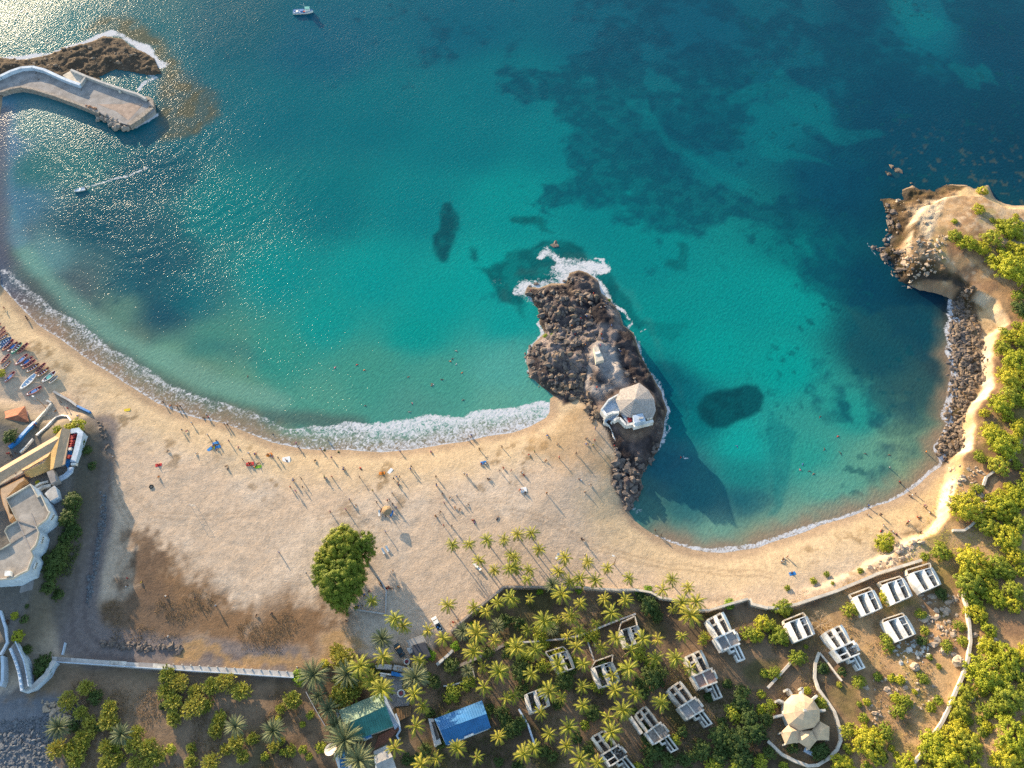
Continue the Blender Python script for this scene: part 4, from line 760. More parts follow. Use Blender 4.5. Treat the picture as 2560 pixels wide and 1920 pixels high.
def gatehouse():
    q = t13("1195,765 1370,800 1340,830 1180,805"); g = ground_at(q, 2.4); f = quad_uv(q, g + 2.4); o0 = (*f(.5, .5), g)
    e = thing('gatehouse', 'low gatehouse with a cluttered flat roof and a blue awning', 'building', o0); k = MB(); k.prism(rect(f, 0, 0, 1, 1), g - 1, g + 2.4); k.build('roof', concl, e, o0)
    k = MB(); q2 = t13("1172,822 1285,850 1275,878 1165,858"); f2 = quad_uv(q2, g + 2.0); k.prism(rect(f2, 0, 0, 1, 1), g + 1.85, g + 2.0); k.build('awning', bluep, e, o0)
    k = MB(); [k.box((*f(random.uniform(.1, .9), random.uniform(.2, .8)), g + 2.4), (random.uniform(.2, .6), random.uniform(.2, .5), random.uniform(.1, .4)), random.uniform(0, 3)) for i in range(9)]; k.build('clutter', woodm, e, o0)
    q = t13("1030,775 1090,760 1175,768 1168,805 1040,800"); k = MB(); g2 = ground_at(q, 1.5); k.prism([up(p, g2 + 1.5) for p in q], g2 - 1, g2 + 1.5)
    o = tag(k.build('planter_block', concl, origin=(*up(q[0], g2), g2)), 'grey stepped wall block left of the gatehouse', 'wall')
gatehouse()
polyline_wall('garden_wall', t13("1070,838 1165,850"), .3, 1.3, white, 'thin white wall left of the blue awning')
k = MB(); q = t13("1075,850 1120,853 1115,870 1072,866"); g = ground_at(q, 1); k.prism([up(p, g + .8) for p in q], g - .3, g + .8); tag(k.build('bench', white, origin=(*up(q[0], g), g)), 'small white bench block in the courtyard below the gatehouse', 'bench')
k = MB(); q = t13("1210,1140 1340,1120 1335,1200 1230,1250"); g = ground_at(q, 1.2); f = quad_uv(q, g + 1.2); o0 = (*f(.5, .5), g)
e = thing('lumber_stack', 'stack of long brown planks beside the green-roofed house', 'lumber', o0)
for i in range(11): k = MB(); k.prism(rect(f, i / 11, .02 * (i % 3), i / 11 + .07, 1), g - .1, g + .6 + .1 * (i % 2)); k.build('plank', mat('brown_planks', (.22, .13, .06), .8, .3, 2), e, o0)
polyline_wall('yard_wall', [T(1,2,"1050,1659")[0]] + t13("1060,20 1090,60 1125,130 1118,320 1100,325 1000,310 840,285"), .35, .8, concl, 'low kerb wall enclosing the shaded corner by the big tree')
# ---------------------------------------------------------------- lower left: fort, long tan-roofed hall, red roof, ramp and stairs
z1 = lambda s: Z(0, 1040, 7.9, s); z2 = lambda s: Z(0, 1190, 7.9, s); z3 = lambda s: Z(0, 1380, 7.9, s)
def fort():
    zr_ = 14.5; g = 5.5; out = z2("115,435 600,150 740,405 805,362 950,680 985,700 920,835 860,890 715,1000 765,1110 740,1240 695,1370 600,1470") + z3("645,75 585,230 540,362 380,440 240,522 0,542 -300,560 -700,300") + z2("-500,1560 0,1450 200,1330 140,1200 82,1085 130,1000 330,880 285,790")
    P = [up(p, zr_) for p in out]; c0 = up(z2("450,900")[0], g); o0 = (*c0, g)
    e = thing('old_fort', 'angular old fort with a flat stained concrete roof above the dirt road', 'building', o0)
    ctr = up(z2("300,1100")[0], zr_); tp = P; bt = [(x * 1.04 - ctr[0] * .04, y * 1.04 - ctr[1] * .04) for x, y in P]
    k = MB(); k.prism(bt, g - 2, zr_ - .8, top=tp); k.build('wall', bluew, e, o0)
    k = MB(); ins = [(x * .985 + ctr[0] * .015, y * .985 + ctr[1] * .015) for x, y in P]; k.prism(ins, zr_ - .9, zr_ - .62); k.build('roof', concd, e, o0)
    k = MB(); n = len(P)
    for i in range(n):
        a, b_ = P[i], P[(i + 1) % n]; a2, b2 = [(x * .975 + ctr[0] * .025, y * .975 + ctr[1] * .025) for x, y in (a, b_)]; k.prism([a, b_, b2, a2], zr_ - .85, zr_)
    k.build('parapet', cream, e, o0)
    for q in ("330,880 715,1000", "620,740 720,985", "350,890 610,1470", "460,1190 720,1030", "210,1340 440,1190"):
        a, b_ = [up(p, zr_ - .5) for p in z2(q)]; l = math.dist(a, b_); nx, ny = -(b_[1] - a[1]) / l * .14, (b_[0] - a[0]) / l * .14
        k = MB(); k.prism([(a[0] + nx, a[1] + ny), (b_[0] + nx, b_[1] + ny), (b_[0] - nx, b_[1] - ny), (a[0] - nx, a[1] - ny)], zr_ - .65, zr_ - .45); k.build('roof_kerb', conc, e, o0)
    k = MB(); k.prism([up(p, zr_ + .6) for p in z3("95,370 210,370 205,465 85,465")], zr_ - .6, zr_ + .6); k.build('roof_tank', white, e, o0)
    # window openings and blocked panels on the faces seen from the camera
    for a, b_, zt in ((z2("985,700"), z2("860,890"), 11), (z2("765,1110"), z2("695,1370"), 11), (z3("640,110"), z3("560,340"), 11)):
        A_, B_ = up(a[0], zr_), up(b_[0], zr_); A_ = (A_[0] * 1.035 - ctr[0] * .035, A_[1] * 1.035 - ctr[1] * .035); B_ = (B_[0] * 1.035 - ctr[0] * .035, B_[1] * 1.035 - ctr[1] * .035)
        L = math.dist(A_, B_); rz = math.atan2(B_[1] - A_[1], B_[0] - A_[0])
        for i in range(4):
            t = .2 + i * .13; k = MB(); k.box((A_[0] + (B_[0] - A_[0]) * t, A_[1] + (B_[1] - A_[1]) * t, zr_ - 2.6), (.45, .5, .9), rz); w_ = k.build('window', white, e, o0)
            k = MB(); k.box((A_[0] + (B_[0] - A_[0]) * t, A_[1] + (B_[1] - A_[1]) * t, zr_ - 2.45), (.25, .62, .6), rz); k.build('opening', dark, w_, o0)
        k = MB(); t = .55; k.box((A_[0] * 1.005 + (B_[0] - A_[0]) * t, A_[1] + (B_[1] - A_[1]) * t, zr_ - 5.6), (L * .4, .5, 1.6), rz); k.build('blind_panel', concl, e, o0)
fort()
def block(name, label, q, z, g, m_, cat='building', topm=None, parapet=None):
    P = [up(p, z) for p in q]; o0 = (*P[0], g); e = thing(name, label, cat, o0); k = MB(); k.prism(P, g, z); k.build('wall', m_, e, o0)
    ctr = (sum(p[0] for p in P) / len(P), sum(p[1] for p in P) / len(P)); k = MB(); k.prism([(x * .93 + ctr[0] * .07, y * .93 + ctr[1] * .07) for x, y in P], z - .05, z + .05); k.build('roof', topm or concl, e, o0)
    return e
block('tower_room', 'small grey-roofed room at the corner of the fort above the slope', z2("935,290 1070,190 1110,230 1160,420 1000,505 880,350"), 10.5, 5, bluew, topm=concl)
block('fort_bastion', 'smooth grey sloping bastion at the lower end of the fort', z3("430,575 540,395 690,470 640,745 395,830 375,800"), 8.5, 3, conc, topm=conc)
block('stone_hut', 'square grey concrete roof between the hall and the fort', z1("920,1105 1050,1055 1150,1270 1010,1345"), 10.5, 6, conc, topm=conc)
block('fort_wing', 'orange walled wing with a pale roof edge left of the fort roof', z2("10,355 10,240 470,20 490,60 380,130 110,430 190,760 280,800 190,900 150,760 60,560"), 11.0, 5, mat('orange_render', (.50, .27, .12), .9, .25, .6, .03), topm=tan)
def roof_planes(name, label, planes, base, g, m_, cat='building'):
    allp = [up(p, z) for pl, zs, mm in planes for p, z in zip(pl, zs)]; o0 = (*allp[0], g); e = thing(name, label, cat, o0)
    P = [up(p, base[1]) for p in base[0]]; k = MB(); k.prism(P, g, base[1] - .1); k.build('wall', m_, e, o0)
    for pl, zs, mm in planes:
        k = MB(); k.face([(*up(p, z), z) for p, z in zip(pl, zs)]); k.face([(*up(p, z), z - .2) for p, z in zip(pl, zs)][::-1])
        n = len(pl)
        for i in range(n): a, b_ = pl[i], pl[(i + 1) % n]; za, zb2 = zs[i], zs[(i + 1) % n]; k.face([(*up(a, za), za), (*up(a, za), za - .2), (*up(b_, zb2), zb2 - .2), (*up(b_, zb2), zb2)])
        k.build('roof', mm, e, o0)
    return e, o0
zb_ = 11.0
e, o0 = roof_planes('long_hall', 'L-shaped hall with long tan pitched roofs and a blue terrace', [
    (z1("-500,1320 1100,392 1175,430 -500,1400"), (zb_, zb_, zb_ + .9, zb_ + .9), tan), (z1("-500,1400 1175,430 1010,690 440,1030 -500,1640"), (zb_ + .9, zb_ + .9, zb_ + .2, zb_ + .2, zb_ + .2), tan),
    (z1("1098,388 1220,240 1055,1032 990,1068 1010,690 1172,432"), (zb_, zb_ + .9, zb_ + .9, zb_ + .3, zb_ + .4, zb_ + 1.0), tan2), (z1("1220,240 1392,262 1278,945 1200,985 1055,1032"), (zb_ + .9, zb_ + .2, zb_ + .2, zb_ + .2, zb_ + .9), tan),
    (z1("430,1055 1005,708 860,930 478,1100"), (zb_ - 1.6, zb_ - 1.6, zb_ - .2, zb_ - .2), tan), (z1("1005,708 992,1068 860,930"), (zb_ - 1.6, zb_ - 1.6, zb_ - .2), tan2), (z1("478,1100 860,930 992,1068 620,1215 505,1190"), (zb_ - .2, zb_ - .2, zb_ - 1.6, zb_ - 1.6, zb_ - 1.6), tan2)],
    (z1("-450,1420 1100,410 1230,280 1370,290 1260,930 1040,1000 640,1180 470,1100 -450,1600"), zb_ - 1.7), 5, white2)
k = MB(); k.prism([up(p, 8.2) for p in z1("1392,262 1480,340 1440,560 1380,940 1340,1040 1280,950")], 5, 8.2); k.build('terrace_floor', bluep, e, o0)
for i, q in enumerate(("1430,380", "1410,430", "1400,500", "1385,545", "1370,590", "1345,800", "1430,350")):
    k = MB(); x, y = up(z1(q)[0], 8.9); k.box((x, y, 8.2), (1.1, .9, .75), .3 * i); [k.box((x + dx, y + dy, 8.2), (.4, .4, .5), .2) for dx, dy in ((.8, .3), (-.8, -.2))]; k.build('terrace_table', redp, e, o0)
k = MB(); k.box((*up(z1("1375,645")[0], 9), 8.2), (1.0, .8, .8), .2); k.build('terrace_table', white, e, o0)
polyline_wall('terrace_wall', z1("1400,300 1535,272 1590,330 1545,520 1500,700 1440,900"), 1.7, 1.2, bluew, 'broad pale parapet wall along the blue terrace', zfix=9.2, base=4)
polyline_wall('terrace_wall', z1("1400,945 1500,940"), .6, 1.0, white, 'short white cross wall at the lower end of the blue terrace', zfix=9.0, base=3)
polyline_wall('terrace_wall', z1("1390,1010 1380,1090 1290,1180 1150,1255"), 1.7, 1.0, bluew, 'curved pale blue wall below the terrace', zfix=8.6, base=4)
polyline_wall('terrace_wall', z1("1490,940 1505,1050 1500,1160 1450,1260 1350,1310 1430,1410"), .8, 1.0, white, 'outer winding white wall on the rock slope below the terrace', zfix=7.0, base=3)
polyline_wall('terrace_wall', z1("680,1400 780,1330 950,1290"), .6, 1.0, white2, 'upper curved white stair wall between hall and fort', zfix=9.5, base=3)
polyline_wall('terrace_wall', z1("715,1470 830,1395 1000,1365"), .9, 1.0, white2, 'lower curved white stair wall between hall and fort', zfix=9.3, base=3)
k = MB(); k.prism([up(p, 8) for p in z1("1060,1050 1270,960 1330,1050 1280,1110 1140,1200 1110,1180")], 4, 8); tag(k.build('paved_terrace', concl, origin=(*up(z1("1060,1050")[0], 8), 5)), 'small paved terrace tucked behind the curved blue wall', 'terrace')
# red-tiled house
roof_planes('red_roofed_house', 'house with a red tiled hipped roof beside the beached boats', [
    (T(0,2,"-80,270 215,190 150,268 -80,330"), (7, 7, 8.4, 8.4), redt), (T(0,2,"-80,330 150,268 248,325 -80,405"), (8.4, 8.4, 7, 7), redt), (T(0,2,"150,268 215,190 248,325"), (8.4, 7, 7), redt)],
    (T(0,2,"-70,285 205,208 232,322 -70,395"), 6.9), 2, mat('pink_wall', (.45, .27, .30), .85, .2, 1))
block('flat_annex', 'low annex with blue and white flat roof below the red tiled roof', T(0,2,"-80,395 70,385 65,410 -80,430"), 5, 2, bluep, topm=bluep)
polyline_wall('ramp_wall', T(0,2,"440,165 400,215 345,275 300,325"), .55, 1.0, white2, 'upper white stretch of the beach ramp wall')
polyline_wall('ramp_wall', T(0,2,"295,325 250,370 185,440 140,495 75,545"), 1.0, 1.0, bluep, 'blue painted stretch of the ramp wall')
polyline_wall('ramp_wall', T(0,2,"610,315 580,275 530,268 480,285 440,320 400,365 310,440"), .4, .9, white, 'curved white wall along the lower side of the ramp')
polyline_wall('ramp_wall', T(0,2,"280,470 230,530 170,590"), .4, .9, white, 'short white wall continuing down the ramp towards the hall')
polyline_wall('ramp_wall', T(0,2,"400,140 440,158"), .6, .9, white2, 'stub of wall at the head of the ramp')
polyline_wall('beach_wall', T(0,2,"460,62 520,95 600,140 660,185"), .7, 1.0, concl, 'pale low wall on the sand with people sitting along it')
polyline_wall('beach_wall', T(0,2,"665,187 720,215 775,240"), .7, 1.0, bluep, 'blue painted end of the low wall on the sand')
block('kiosk', 'small white lean-to at the right end of the red tiled house', T(0,2,"242,210 258,215 280,270 262,300 250,290"), 3.6, 2, white)
block('ledge_house', 'flat roofed brown building strip above the ramp curve', T(0,2,"300,450 390,395 440,380 300,500 260,500"), 5.4, 2.4, tan2, topm=earth)
block('lower_terrace', 'sunlit brown terrace wedge in front of the fort bastion', z3("-200,560 0,545 110,720 330,700 290,980 200,1240 160,1100 0,900 -200,800"), 6.4, 2, bluew, topm=concd)
polyline_wall('round_planter_wall', z3("0,1010 70,1005 120,1050 100,1120 50,1145 0,1130"), .4, .7, white, 'curved white planter wall at the left edge', 'planter', zfix=7.0)
block('lower_walk', 'narrow shaded walkway strip running down below the fort', z3("0,1140 110,1120 190,1300 230,1500 150,1640 110,1640 60,1400"), 5.6, 2, bluew, topm=conc)
polyline_wall('stairway_wall', T(0,3,"0,300 45,450 60,570 35,620 0,680"), .6, .8, bluew, 'pale wall curving past the bushes at the left edge')
def canal():
    q = T(0,3,"95,570 135,560 215,740 245,800 240,960 190,990 150,800 85,630"); L = T(0,3,"85,625 125,720 160,830 185,990"); Rr_ = T(0,3,"130,565 200,720 225,830 245,950")
    g = G(L[1])[2]; o0 = (*up(L[1], g), g); e = thing('stone_stairway', 'long stepped stone stairway inside pale walls at lower left', 'stairway', o0); N = 22
    def at_(L, t): s_ = t * (len(L) - 1); i = min(int(s_), len(L) - 2); q = s_ - i; return (L[i][0] * (1 - q) + L[i + 1][0] * q, L[i][1] * (1 - q) + L[i + 1][1] * q)
    k = MB()
    for i in range(N): t0, t1 = i / N, (i + .97) / N; z = g + 2.6 - t0 * 1.8; k.prism([up(at_(L, t0), z), up(at_(Rr_, t0), z), up(at_(Rr_, t1), z), up(at_(L, t1), z)], g - 1, z)
    k.build('steps', conc, e, o0)
    for LL, ww in ((L, .6), (Rr_, .3)):
        k = MB()
        for i in range(10):
            z = g + 3.4 - i / 10 * 1.8; a, b_ = up(at_(LL, i / 10), z), up(at_(LL, (i + 1) / 10), z); l = math.dist(a, b_); nx, ny = -(b_[1] - a[1]) / l * ww / 2, (b_[0] - a[0]) / l * ww / 2
            k.prism([(a[0] + nx, a[1] + ny), (b_[0] + nx, b_[1] + ny), (b_[0] - nx, b_[1] - ny), (a[0] - nx, a[1] - ny)], g - 1.5, z)
        k.build('side_wall', bluew, e, o0)
canal()
polyline_wall('retaining_wall', T(0,3,"200,985 290,955 330,915 400,850 440,770 470,735"), 1.2, 2.4, bluew, 'pale retaining wall curving up to the end of the causeway', cap=concl)
polyline_wall('retaining_wall', T(0,3,"0,950 20,900 20,760 15,690"), .8, 2.2, bluew, 'short retaining wall at the very left edge below the stairs')
# causeway / long raised pavement wall
cw = [T(0,3,"450,695")[0], T(0,3,"1400,765")[0], T(0,3,"2212,805")[0], T(1,3,"330,830")[0]]; cb = [T(1,3,"325,880")[0], T(0,3,"2212,860")[0], T(0,3,"1400,812")[0], T(0,3,"450,742")[0]]
zc_ = 4.6; P = [up(p, zc_) for p in cw + cb]; k = MB(); k.prism(P, 1.5, zc_); o0 = (*P[0], 3)
e = thing('causeway', 'long straight grey concrete causeway along the dirt road', 'causeway', o0); k.build('deck', concl, e, o0)
for i in range(14):
    t = .5 + i * .036; a = (cw[0][0] + (cw[3][0] - cw[0][0]) * t, cw[0][1] + (cw[3][1] - cw[0][1]) * t - 1); k = MB(); k.box((*up(a, zc_ + .3), zc_ - .3), (.3, .3, .6)); k.build('kerb_post', cream, e, o0)
for q in (((-.01, .0), (1, .0)),):
    k = MB(); f = quad_uv([cb[3], cb[0], cw[3], cw[0]], zc_ + .35); k.prism(rect(f, 0, 0, 1, .13), zc_ - .2, zc_ + .35); k.build('parapet', bluew, e, o0)
for (u0, u1, mm) in ((.24, .31, white2), (.36, .42, conc), (.42, .49, white2), (.02, .08, conc)):
    k = MB(); f = quad_uv([cb[3], cb[0], cw[3], cw[0]], zc_); k.prism(rect(f, u0, .2, u1, .95), zc_ - .1, zc_ + .012); k.build('patched_slab', mm, e, o0)
polyline_wall('kerb_stub', T(0,3,"560,575 535,680"), .3, .9, bluew, 'thin pale post wall standing above the causeway end')
# ---------------------------------------------------------------- pier
def pier():
    z = 1.9; t00 = lambda s: T(0, 0, s); o0 = (*up(t00("900,850")[0], z), 0)
    e = thing('pier', 'broad concrete pier with low walls beside the breaking surf', 'pier', o0)
    dk = t00("-250,740 0,660 90,620 180,590 300,585 400,620 560,690 680,728 730,650 880,710 1050,775 1200,815 1255,850 1310,900 1340,950 1300,985 1110,1080 1040,1060 860,975 700,905 520,830 330,770 200,750 100,758 0,790 -250,860")
    k = MB(); k.prism([up(p, z) for p in dk], -2, z); k.build('deck', conc, e, o0)
    def pw(nm, q, wd, z1, m_):
        L = [up(p, z1) for p in t00(q)]; k = MB()
        for a, b_ in zip(L[:-1], L[1:]):
            l = math.dist(a, b_); nx, ny = -(b_[1] - a[1]) / l * wd / 2, (b_[0] - a[0]) / l * wd / 2
            k.prism([(a[0] + nx, a[1] + ny), (b_[0] + nx, b_[1] + ny), (b_[0] - nx, b_[1] - ny), (a[0] - nx, a[1] - ny)], -1, z1)
        k.build(nm, m_, e, o0)
    pw('sea_wall', "-250,735 0,655 90,612 180,582 280,575 380,600 520,665 620,705 690,728", 1.3, z + 1.6, bluew); pw('sea_wall', "610,600 740,655 900,715 1060,770 1190,810 1260,850", 1.0, z + 1.5, concl); pw('sea_wall', "690,728 740,655", .8, z + 1.4, concl)
    pw('edge_kerb', "0,792 90,762 180,748 300,770 480,825 700,905 855,970", 1.1, z + .45, stone); pw('edge_kerb', "1110,1075 1210,1010 1310,925 1300,860 1250,838", 2.0, z + .5, stone)
    k = MB(); k.prism([up(p, z + .3) for p in t00("540,650 620,605 735,650 690,720 600,690")], z - 2, z + .3); k.build('raised_corner', cream, e, o0)
    k = MB(); k.prism([up(p, z + .02) for p in t00("840,900 1000,960 1110,1040 1240,900 1130,885 1060,900")], z - .1, z + .02); k.build('stained_patch', mat('rust_stained_concrete', (.34, .25, .20), .9, .4, .4), e, o0)
    k = MB(); k.blob((*up(t00("1040,792")[0], z + .4), z + .3), .8); k.build('mooring_block', white2, e, o0)
    k = MB(); [k.blob((*up(t00(q)[0], z + .2), z + .1), .6 + .3 * (i % 2)) for i, q in enumerate(("745,915", "775,925", "800,935", "820,940"))]; tag(k.build('fishing_nets', mat('net_heap', (.30, .16, .10), .9, .5, 2, .1), origin=(*up(t00("780,920")[0], z), z)), 'heap of reddish nets on the pier edge', 'nets')
    k = MB()
    for i in range(46):
        t = random.random(); q = t00("860,985 960,1030 1040,1065 1090,1090")
        s_ = t * 3; j = min(int(s_), 2); p = (q[j][0] + (q[j + 1][0] - q[j][0]) * (s_ - j), q[j][1] + (q[j + 1][1] - q[j][1]) * (s_ - j)); x, y = up(p, 1); k.blob((x + random.uniform(-2, 2), y + random.uniform(-2.5, 1), random.uniform(-.2, 1.2)), random.uniform(.5, 1.4), jit=.3)
    tag(k.build('rubble_stones', stone), 'broken stones heaped under the pier edge', 'stones', kind='stuff')
pier()
# ---------------------------------------------------------------- loose stones
def rocks(name, px, n, r0, r1, m_, zpx=1.0, sink=.35, follow=True, pw=2.2):
    P = W(px, zpx); xs = [p[0] for p in P]; ys = [p[1] for p in P]; k = MB(); A = np.array([[random.uniform(min(xs), max(xs)), random.uniform(min(ys), max(ys))] for _ in range(n * 4)])
    ok = (sdf(P, A[:, 0], A[:, 1]) > 0) & (sdf(SLAB, A[:, 0], A[:, 1]) < -.5); c_ = 0
    for (x, y), q in zip(A, ok):
        if not q: continue
        r_ = r0 + (r1 - r0) * random.random() ** (pw * 1.6); z = hz(x, y)
        if z < -.9: z = -.9
        k.blob((x, y, z + r_ * (1 - 2 * sink) * .3), (r_ * random.uniform(.6, 1.4), r_ * random.uniform(.6, 1.4), r_ * random.uniform(.35, .8)), jit=.42, n=6, m_=4); c_ += 1
        if c_ >= n: break
    return tag(k.build(name, m_), None, None, kind='stuff')
rk1 = mat('dark_shore_rock', (.145, .118, .102), .9, .55, .9, .12); rk2 = mat('warm_shore_rock', (.19, .14, .10), .9, .6, .9, .12); rk3 = mat('pale_rock', (.40, .31, .23), .9, .4, .8, .1); rk4 = mat('blue_grey_stone', (.13, .14, .155), .9, .5, .9, .1)
rocks('boulders', T(3,2,"1470,600 1500,400 1540,250 1560,60 1590,-60 1760,-60 1790,60 1700,300 1680,560 1560,640"), 520, .25, 1.1, rk2)
rocks('boulders', T(3,1,"1590,1659 1600,1400 1590,1150 1640,900 1720,880 1790,1100 1860,1350 1860,1659"), 640, .25, 1.1, rk2)
rocks('boulders', T(3,1,"1560,1659 1570,1400 1570,1150 1620,900 1690,900 1740,1300 1760,1659"), 420, .3, 1.3, rk1)
rocks('boulders', T(3,1,"960,40 1190,0 1500,60 1480,300 1320,420 1400,600 1200,700 1100,700 1000,540 1040,350 980,120"), 60, .15, .9, rk3, zpx=3)
rocks('boulders', T(3,1,"970,60 1100,150 1130,320 1050,440 1180,560 1230,760 1110,720 960,530 1020,380 1030,200"), 130, .3, 1.5, rk1)
rocks('rocks', T(2,1,"120,800 330,780 520,690 740,780 900,960 1000,1180 1120,1400 1250,1659 150,1659 130,1440 300,1210 240,1030 170,890"), 420, .2, 1.5, rk1, zpx=3)
rocks('rocks', T(2,1,"200,850 500,720 740,800 800,1000 700,1250 680,1600 250,1600 340,1200"), 160, .2, 1.2, rk2, zpx=3)
rocks('rocks', T(2,2,"330,20 640,-40 800,100 760,340 640,280 620,170 540,130 430,80"), 150, .3, 1.2, rk2, zpx=2)
rocks('rocks', T(2,2,"860,500 1290,300 1270,540 1110,800 1130,950 1000,1090 930,960 860,840 900,640"), 200, .25, 1.3, rk1, zpx=2)
rocks('rocks', T(0,0,"100,500 600,400 900,300 1130,400 1400,640 1200,640 900,640 500,620 100,640"), 170, .2, 1.2, rk2)
rocks('rocks', T(2,1,"90,800 240,760 330,900 200,1000 140,940"), 14, .6, 1.6, rk1, zpx=0)
rocks('rocks', T(2,1,"80,1380 250,1290 300,1400 140,1480"), 16, .5, 1.5, rk1, zpx=0)
rocks('rocks', T(2,1,"230,440 520,420 560,560 350,600"), 12, .6, 1.7, rk1, zpx=0)
rocks('rocks', T(3,0,"950,1440 1230,1440 1260,1600 960,1600"), 14, .5, 2.2, rk2, zpx=0); rocks('rocks', T(3,0,"2080,1290 2140,1290 2140,1350 2080,1350"), 6, .8, 1.6, rk2, zpx=0)
rocks('rocks', T(3,1,"840,420 900,420 980,520 900,500"), 10, .4, 1.0, rk1, zpx=0)
rocks('rock_row', T(0,2,"840,330 870,330 930,430 945,560 920,620 900,480"), 40, .25, .8, rk1, zpx=2.5); rocks('rock_row', T(0,2,"885,950 930,950 925,1180 880,1430 840,1659 800,1659 850,1300 885,1100"), 260, .15, .55, rk4, zpx=2.5); rocks('rock_row', T(0,3,"760,0 825,0 800,150 780,270 750,270"), 90, .15, .55, rk4, zpx=3)
rocks('rock_row', T(0,3,"870,560 1100,575 1350,600 1600,620 1590,645 1300,640 1000,620 870,600"), 110, .35, 1.0, rk1, zpx=3)
rocks('rubble', T(0,3,"-60,1250 200,1250 420,1180 500,1400 420,1500 560,1750 -60,1750"), 1500, .12, .6, rk4, zpx=4); rocks('rubble', T(0,3,"350,1050 560,1050 620,1250 440,1300"), 60, .3, 1.0, rk3, zpx=4)
rocks('rubble', T(3,2,"1180,1360 1330,1360 1260,1480 940,1640 860,1600 1000,1500"), 60, .3, 1.3, rk3, zpx=4)
rocks('rubble', T(3,3,"1300,150 1650,150 1600,700 1450,720 1330,420"), 110, .25, 1.1, rk3, zpx=6); rocks('rubble', T(3,3,"780,900 1400,800 1450,1100 900,1300"), 90, .2, .8, rk3, zpx=6); rocks('rubble', T(3,3,"1780,470 1950,560 1950,680 1790,640"), 40, .25, 1.0, rk3, zpx=8)
rocks('rubble', T(3,2,"1650,650 1900,700 1950,1000 1600,1000"), 90, .2, .9, rk3, zpx=8); rocks('rubble', T(3,1,"1180,400 1560,350 1560,620 1300,720"), 140, .2, 1.0, rk3, zpx=8)
rocks('rubble', T(3,3,"1080,560 1360,560 1380,760 1100,760"), 60, .2, .9, white2, zpx=5)
for p, r_, lb in ((T(3,3,"1650,735")[0], 1.6, 'big pale boulder leaning on the hillside wall'), (T(3,3,"1272,785")[0], 1.2, 'rounded tan boulder below the rubble of the lone bungalow'), (T(3,3,"1765,1065")[0], .9, 'pale boulder on the right side of the hillside wall near a round bush')):
    x, y, g = G(p, .8); k = MB(); k.blob((x, y, g + .5), r_, jit=.2, n=10, m_=7); tag(k.build('boulder', rk3, origin=(x, y, g)), lb, 'boulder')
# ---------------------------------------------------------------- plants
def leafmat(name, col, var=.35):
    m = mat(name, col, .65, var, .55, spec=.25)
    if 'tint' not in m:
        m['tint'] = 1; nt = m.node_tree; b = nt.nodes['Principled BSDF']; src = b.inputs['Base Color'].links[0].from_socket
        oi = nn(nt, 'ShaderNodeObjectInfo'); hs = nn(nt, 'ShaderNodeHueSaturation'); a = nn(nt, 'ShaderNodeMapRange'); [setattr(a.inputs[i], 'default_value', v) for i, v in ((3, .496), (4, .53))]; c_ = nn(nt, 'ShaderNodeMapRange'); [setattr(c_.inputs[i], 'default_value', v) for i, v in ((3, 1.2), (4, .82))]
        nt.links.new(oi.outputs['Random'], a.inputs[0]); nt.links.new(a.outputs[0], hs.inputs['Hue']); nt.links.new(oi.outputs['Random'], c_.inputs[0]); nt.links.new(c_.outputs[0], hs.inputs['Value']); nt.links.new(src, hs.inputs['Color']); nt.links.new(hs.outputs[0], b.inputs['Base Color'])
    return m
Ldead = leafmat('dead_frond', (.26, .15, .06)); Lcoco = leafmat('coconut_frond', (.235, .212, .020)); Ldate = leafmat('date_palm_frond', (.135, .150, .070)); Lyel = leafmat('yellow_green_leaf', (.370, .340, .022), .3); Loli = leafmat('olive_leaf', (.30, .30, .026)); Ldk = leafmat('dark_green_leaf', (.075, .105, .022)); Lfea = leafmat('feathery_leaf', (.370, .340, .060)); Lgrn = leafmat('fresh_green_leaf', (.19, .29, .014))
bark = mat('bark', (.16, .11, .075), .9, .4, 2); bark2 = mat('palm_bark', (.22, .16, .11), .9, .35, 3); twig = mat('dry_twig', (.36, .27, .18), .9, .3, 2)
def frond(k, L, az, el, droop, wd, seg=9, mi=0, comb=True):
    ca, sa = math.cos(az), math.sin(az); pts = []
    x = 0; z = 0; a = el
    for i in range(seg + 1):
        pts.append((x, z)); x += L / seg * math.cos(a); z += L / seg * math.sin(a); a -= droop / seg * (1 + .6 * i / seg)
    P = lambda r_, s_, z_: (r_ * ca - s_ * sa, r_ * sa + s_ * ca, z_)
    for i in range(seg):
        r0, z0 = pts[i]; r1, z1 = pts[i + 1]; t = (i + .5) / seg; w_ = wd * (math.sin(math.pi * min(1, .12 + t * .88)) ** .6); w_ *= random.uniform(.8, 1.1)
        for s_ in (-1, 1):
            tip = r1 + (r1 - r0) * 1.1; k.face([P(r0, 0, z0), P(r1, 0, z1), P(tip, s_ * w_, z1 - w_ * .38)], mi)
            if comb: k.face([P(r0 + (r1 - r0) * .5, 0, (z0 + z1) / 2), P(r1, 0, z1), P(tip - (r1 - r0) * .55, s_ * w_ * .95, (z0 + z1) / 2 - w_ * .45)], mi)
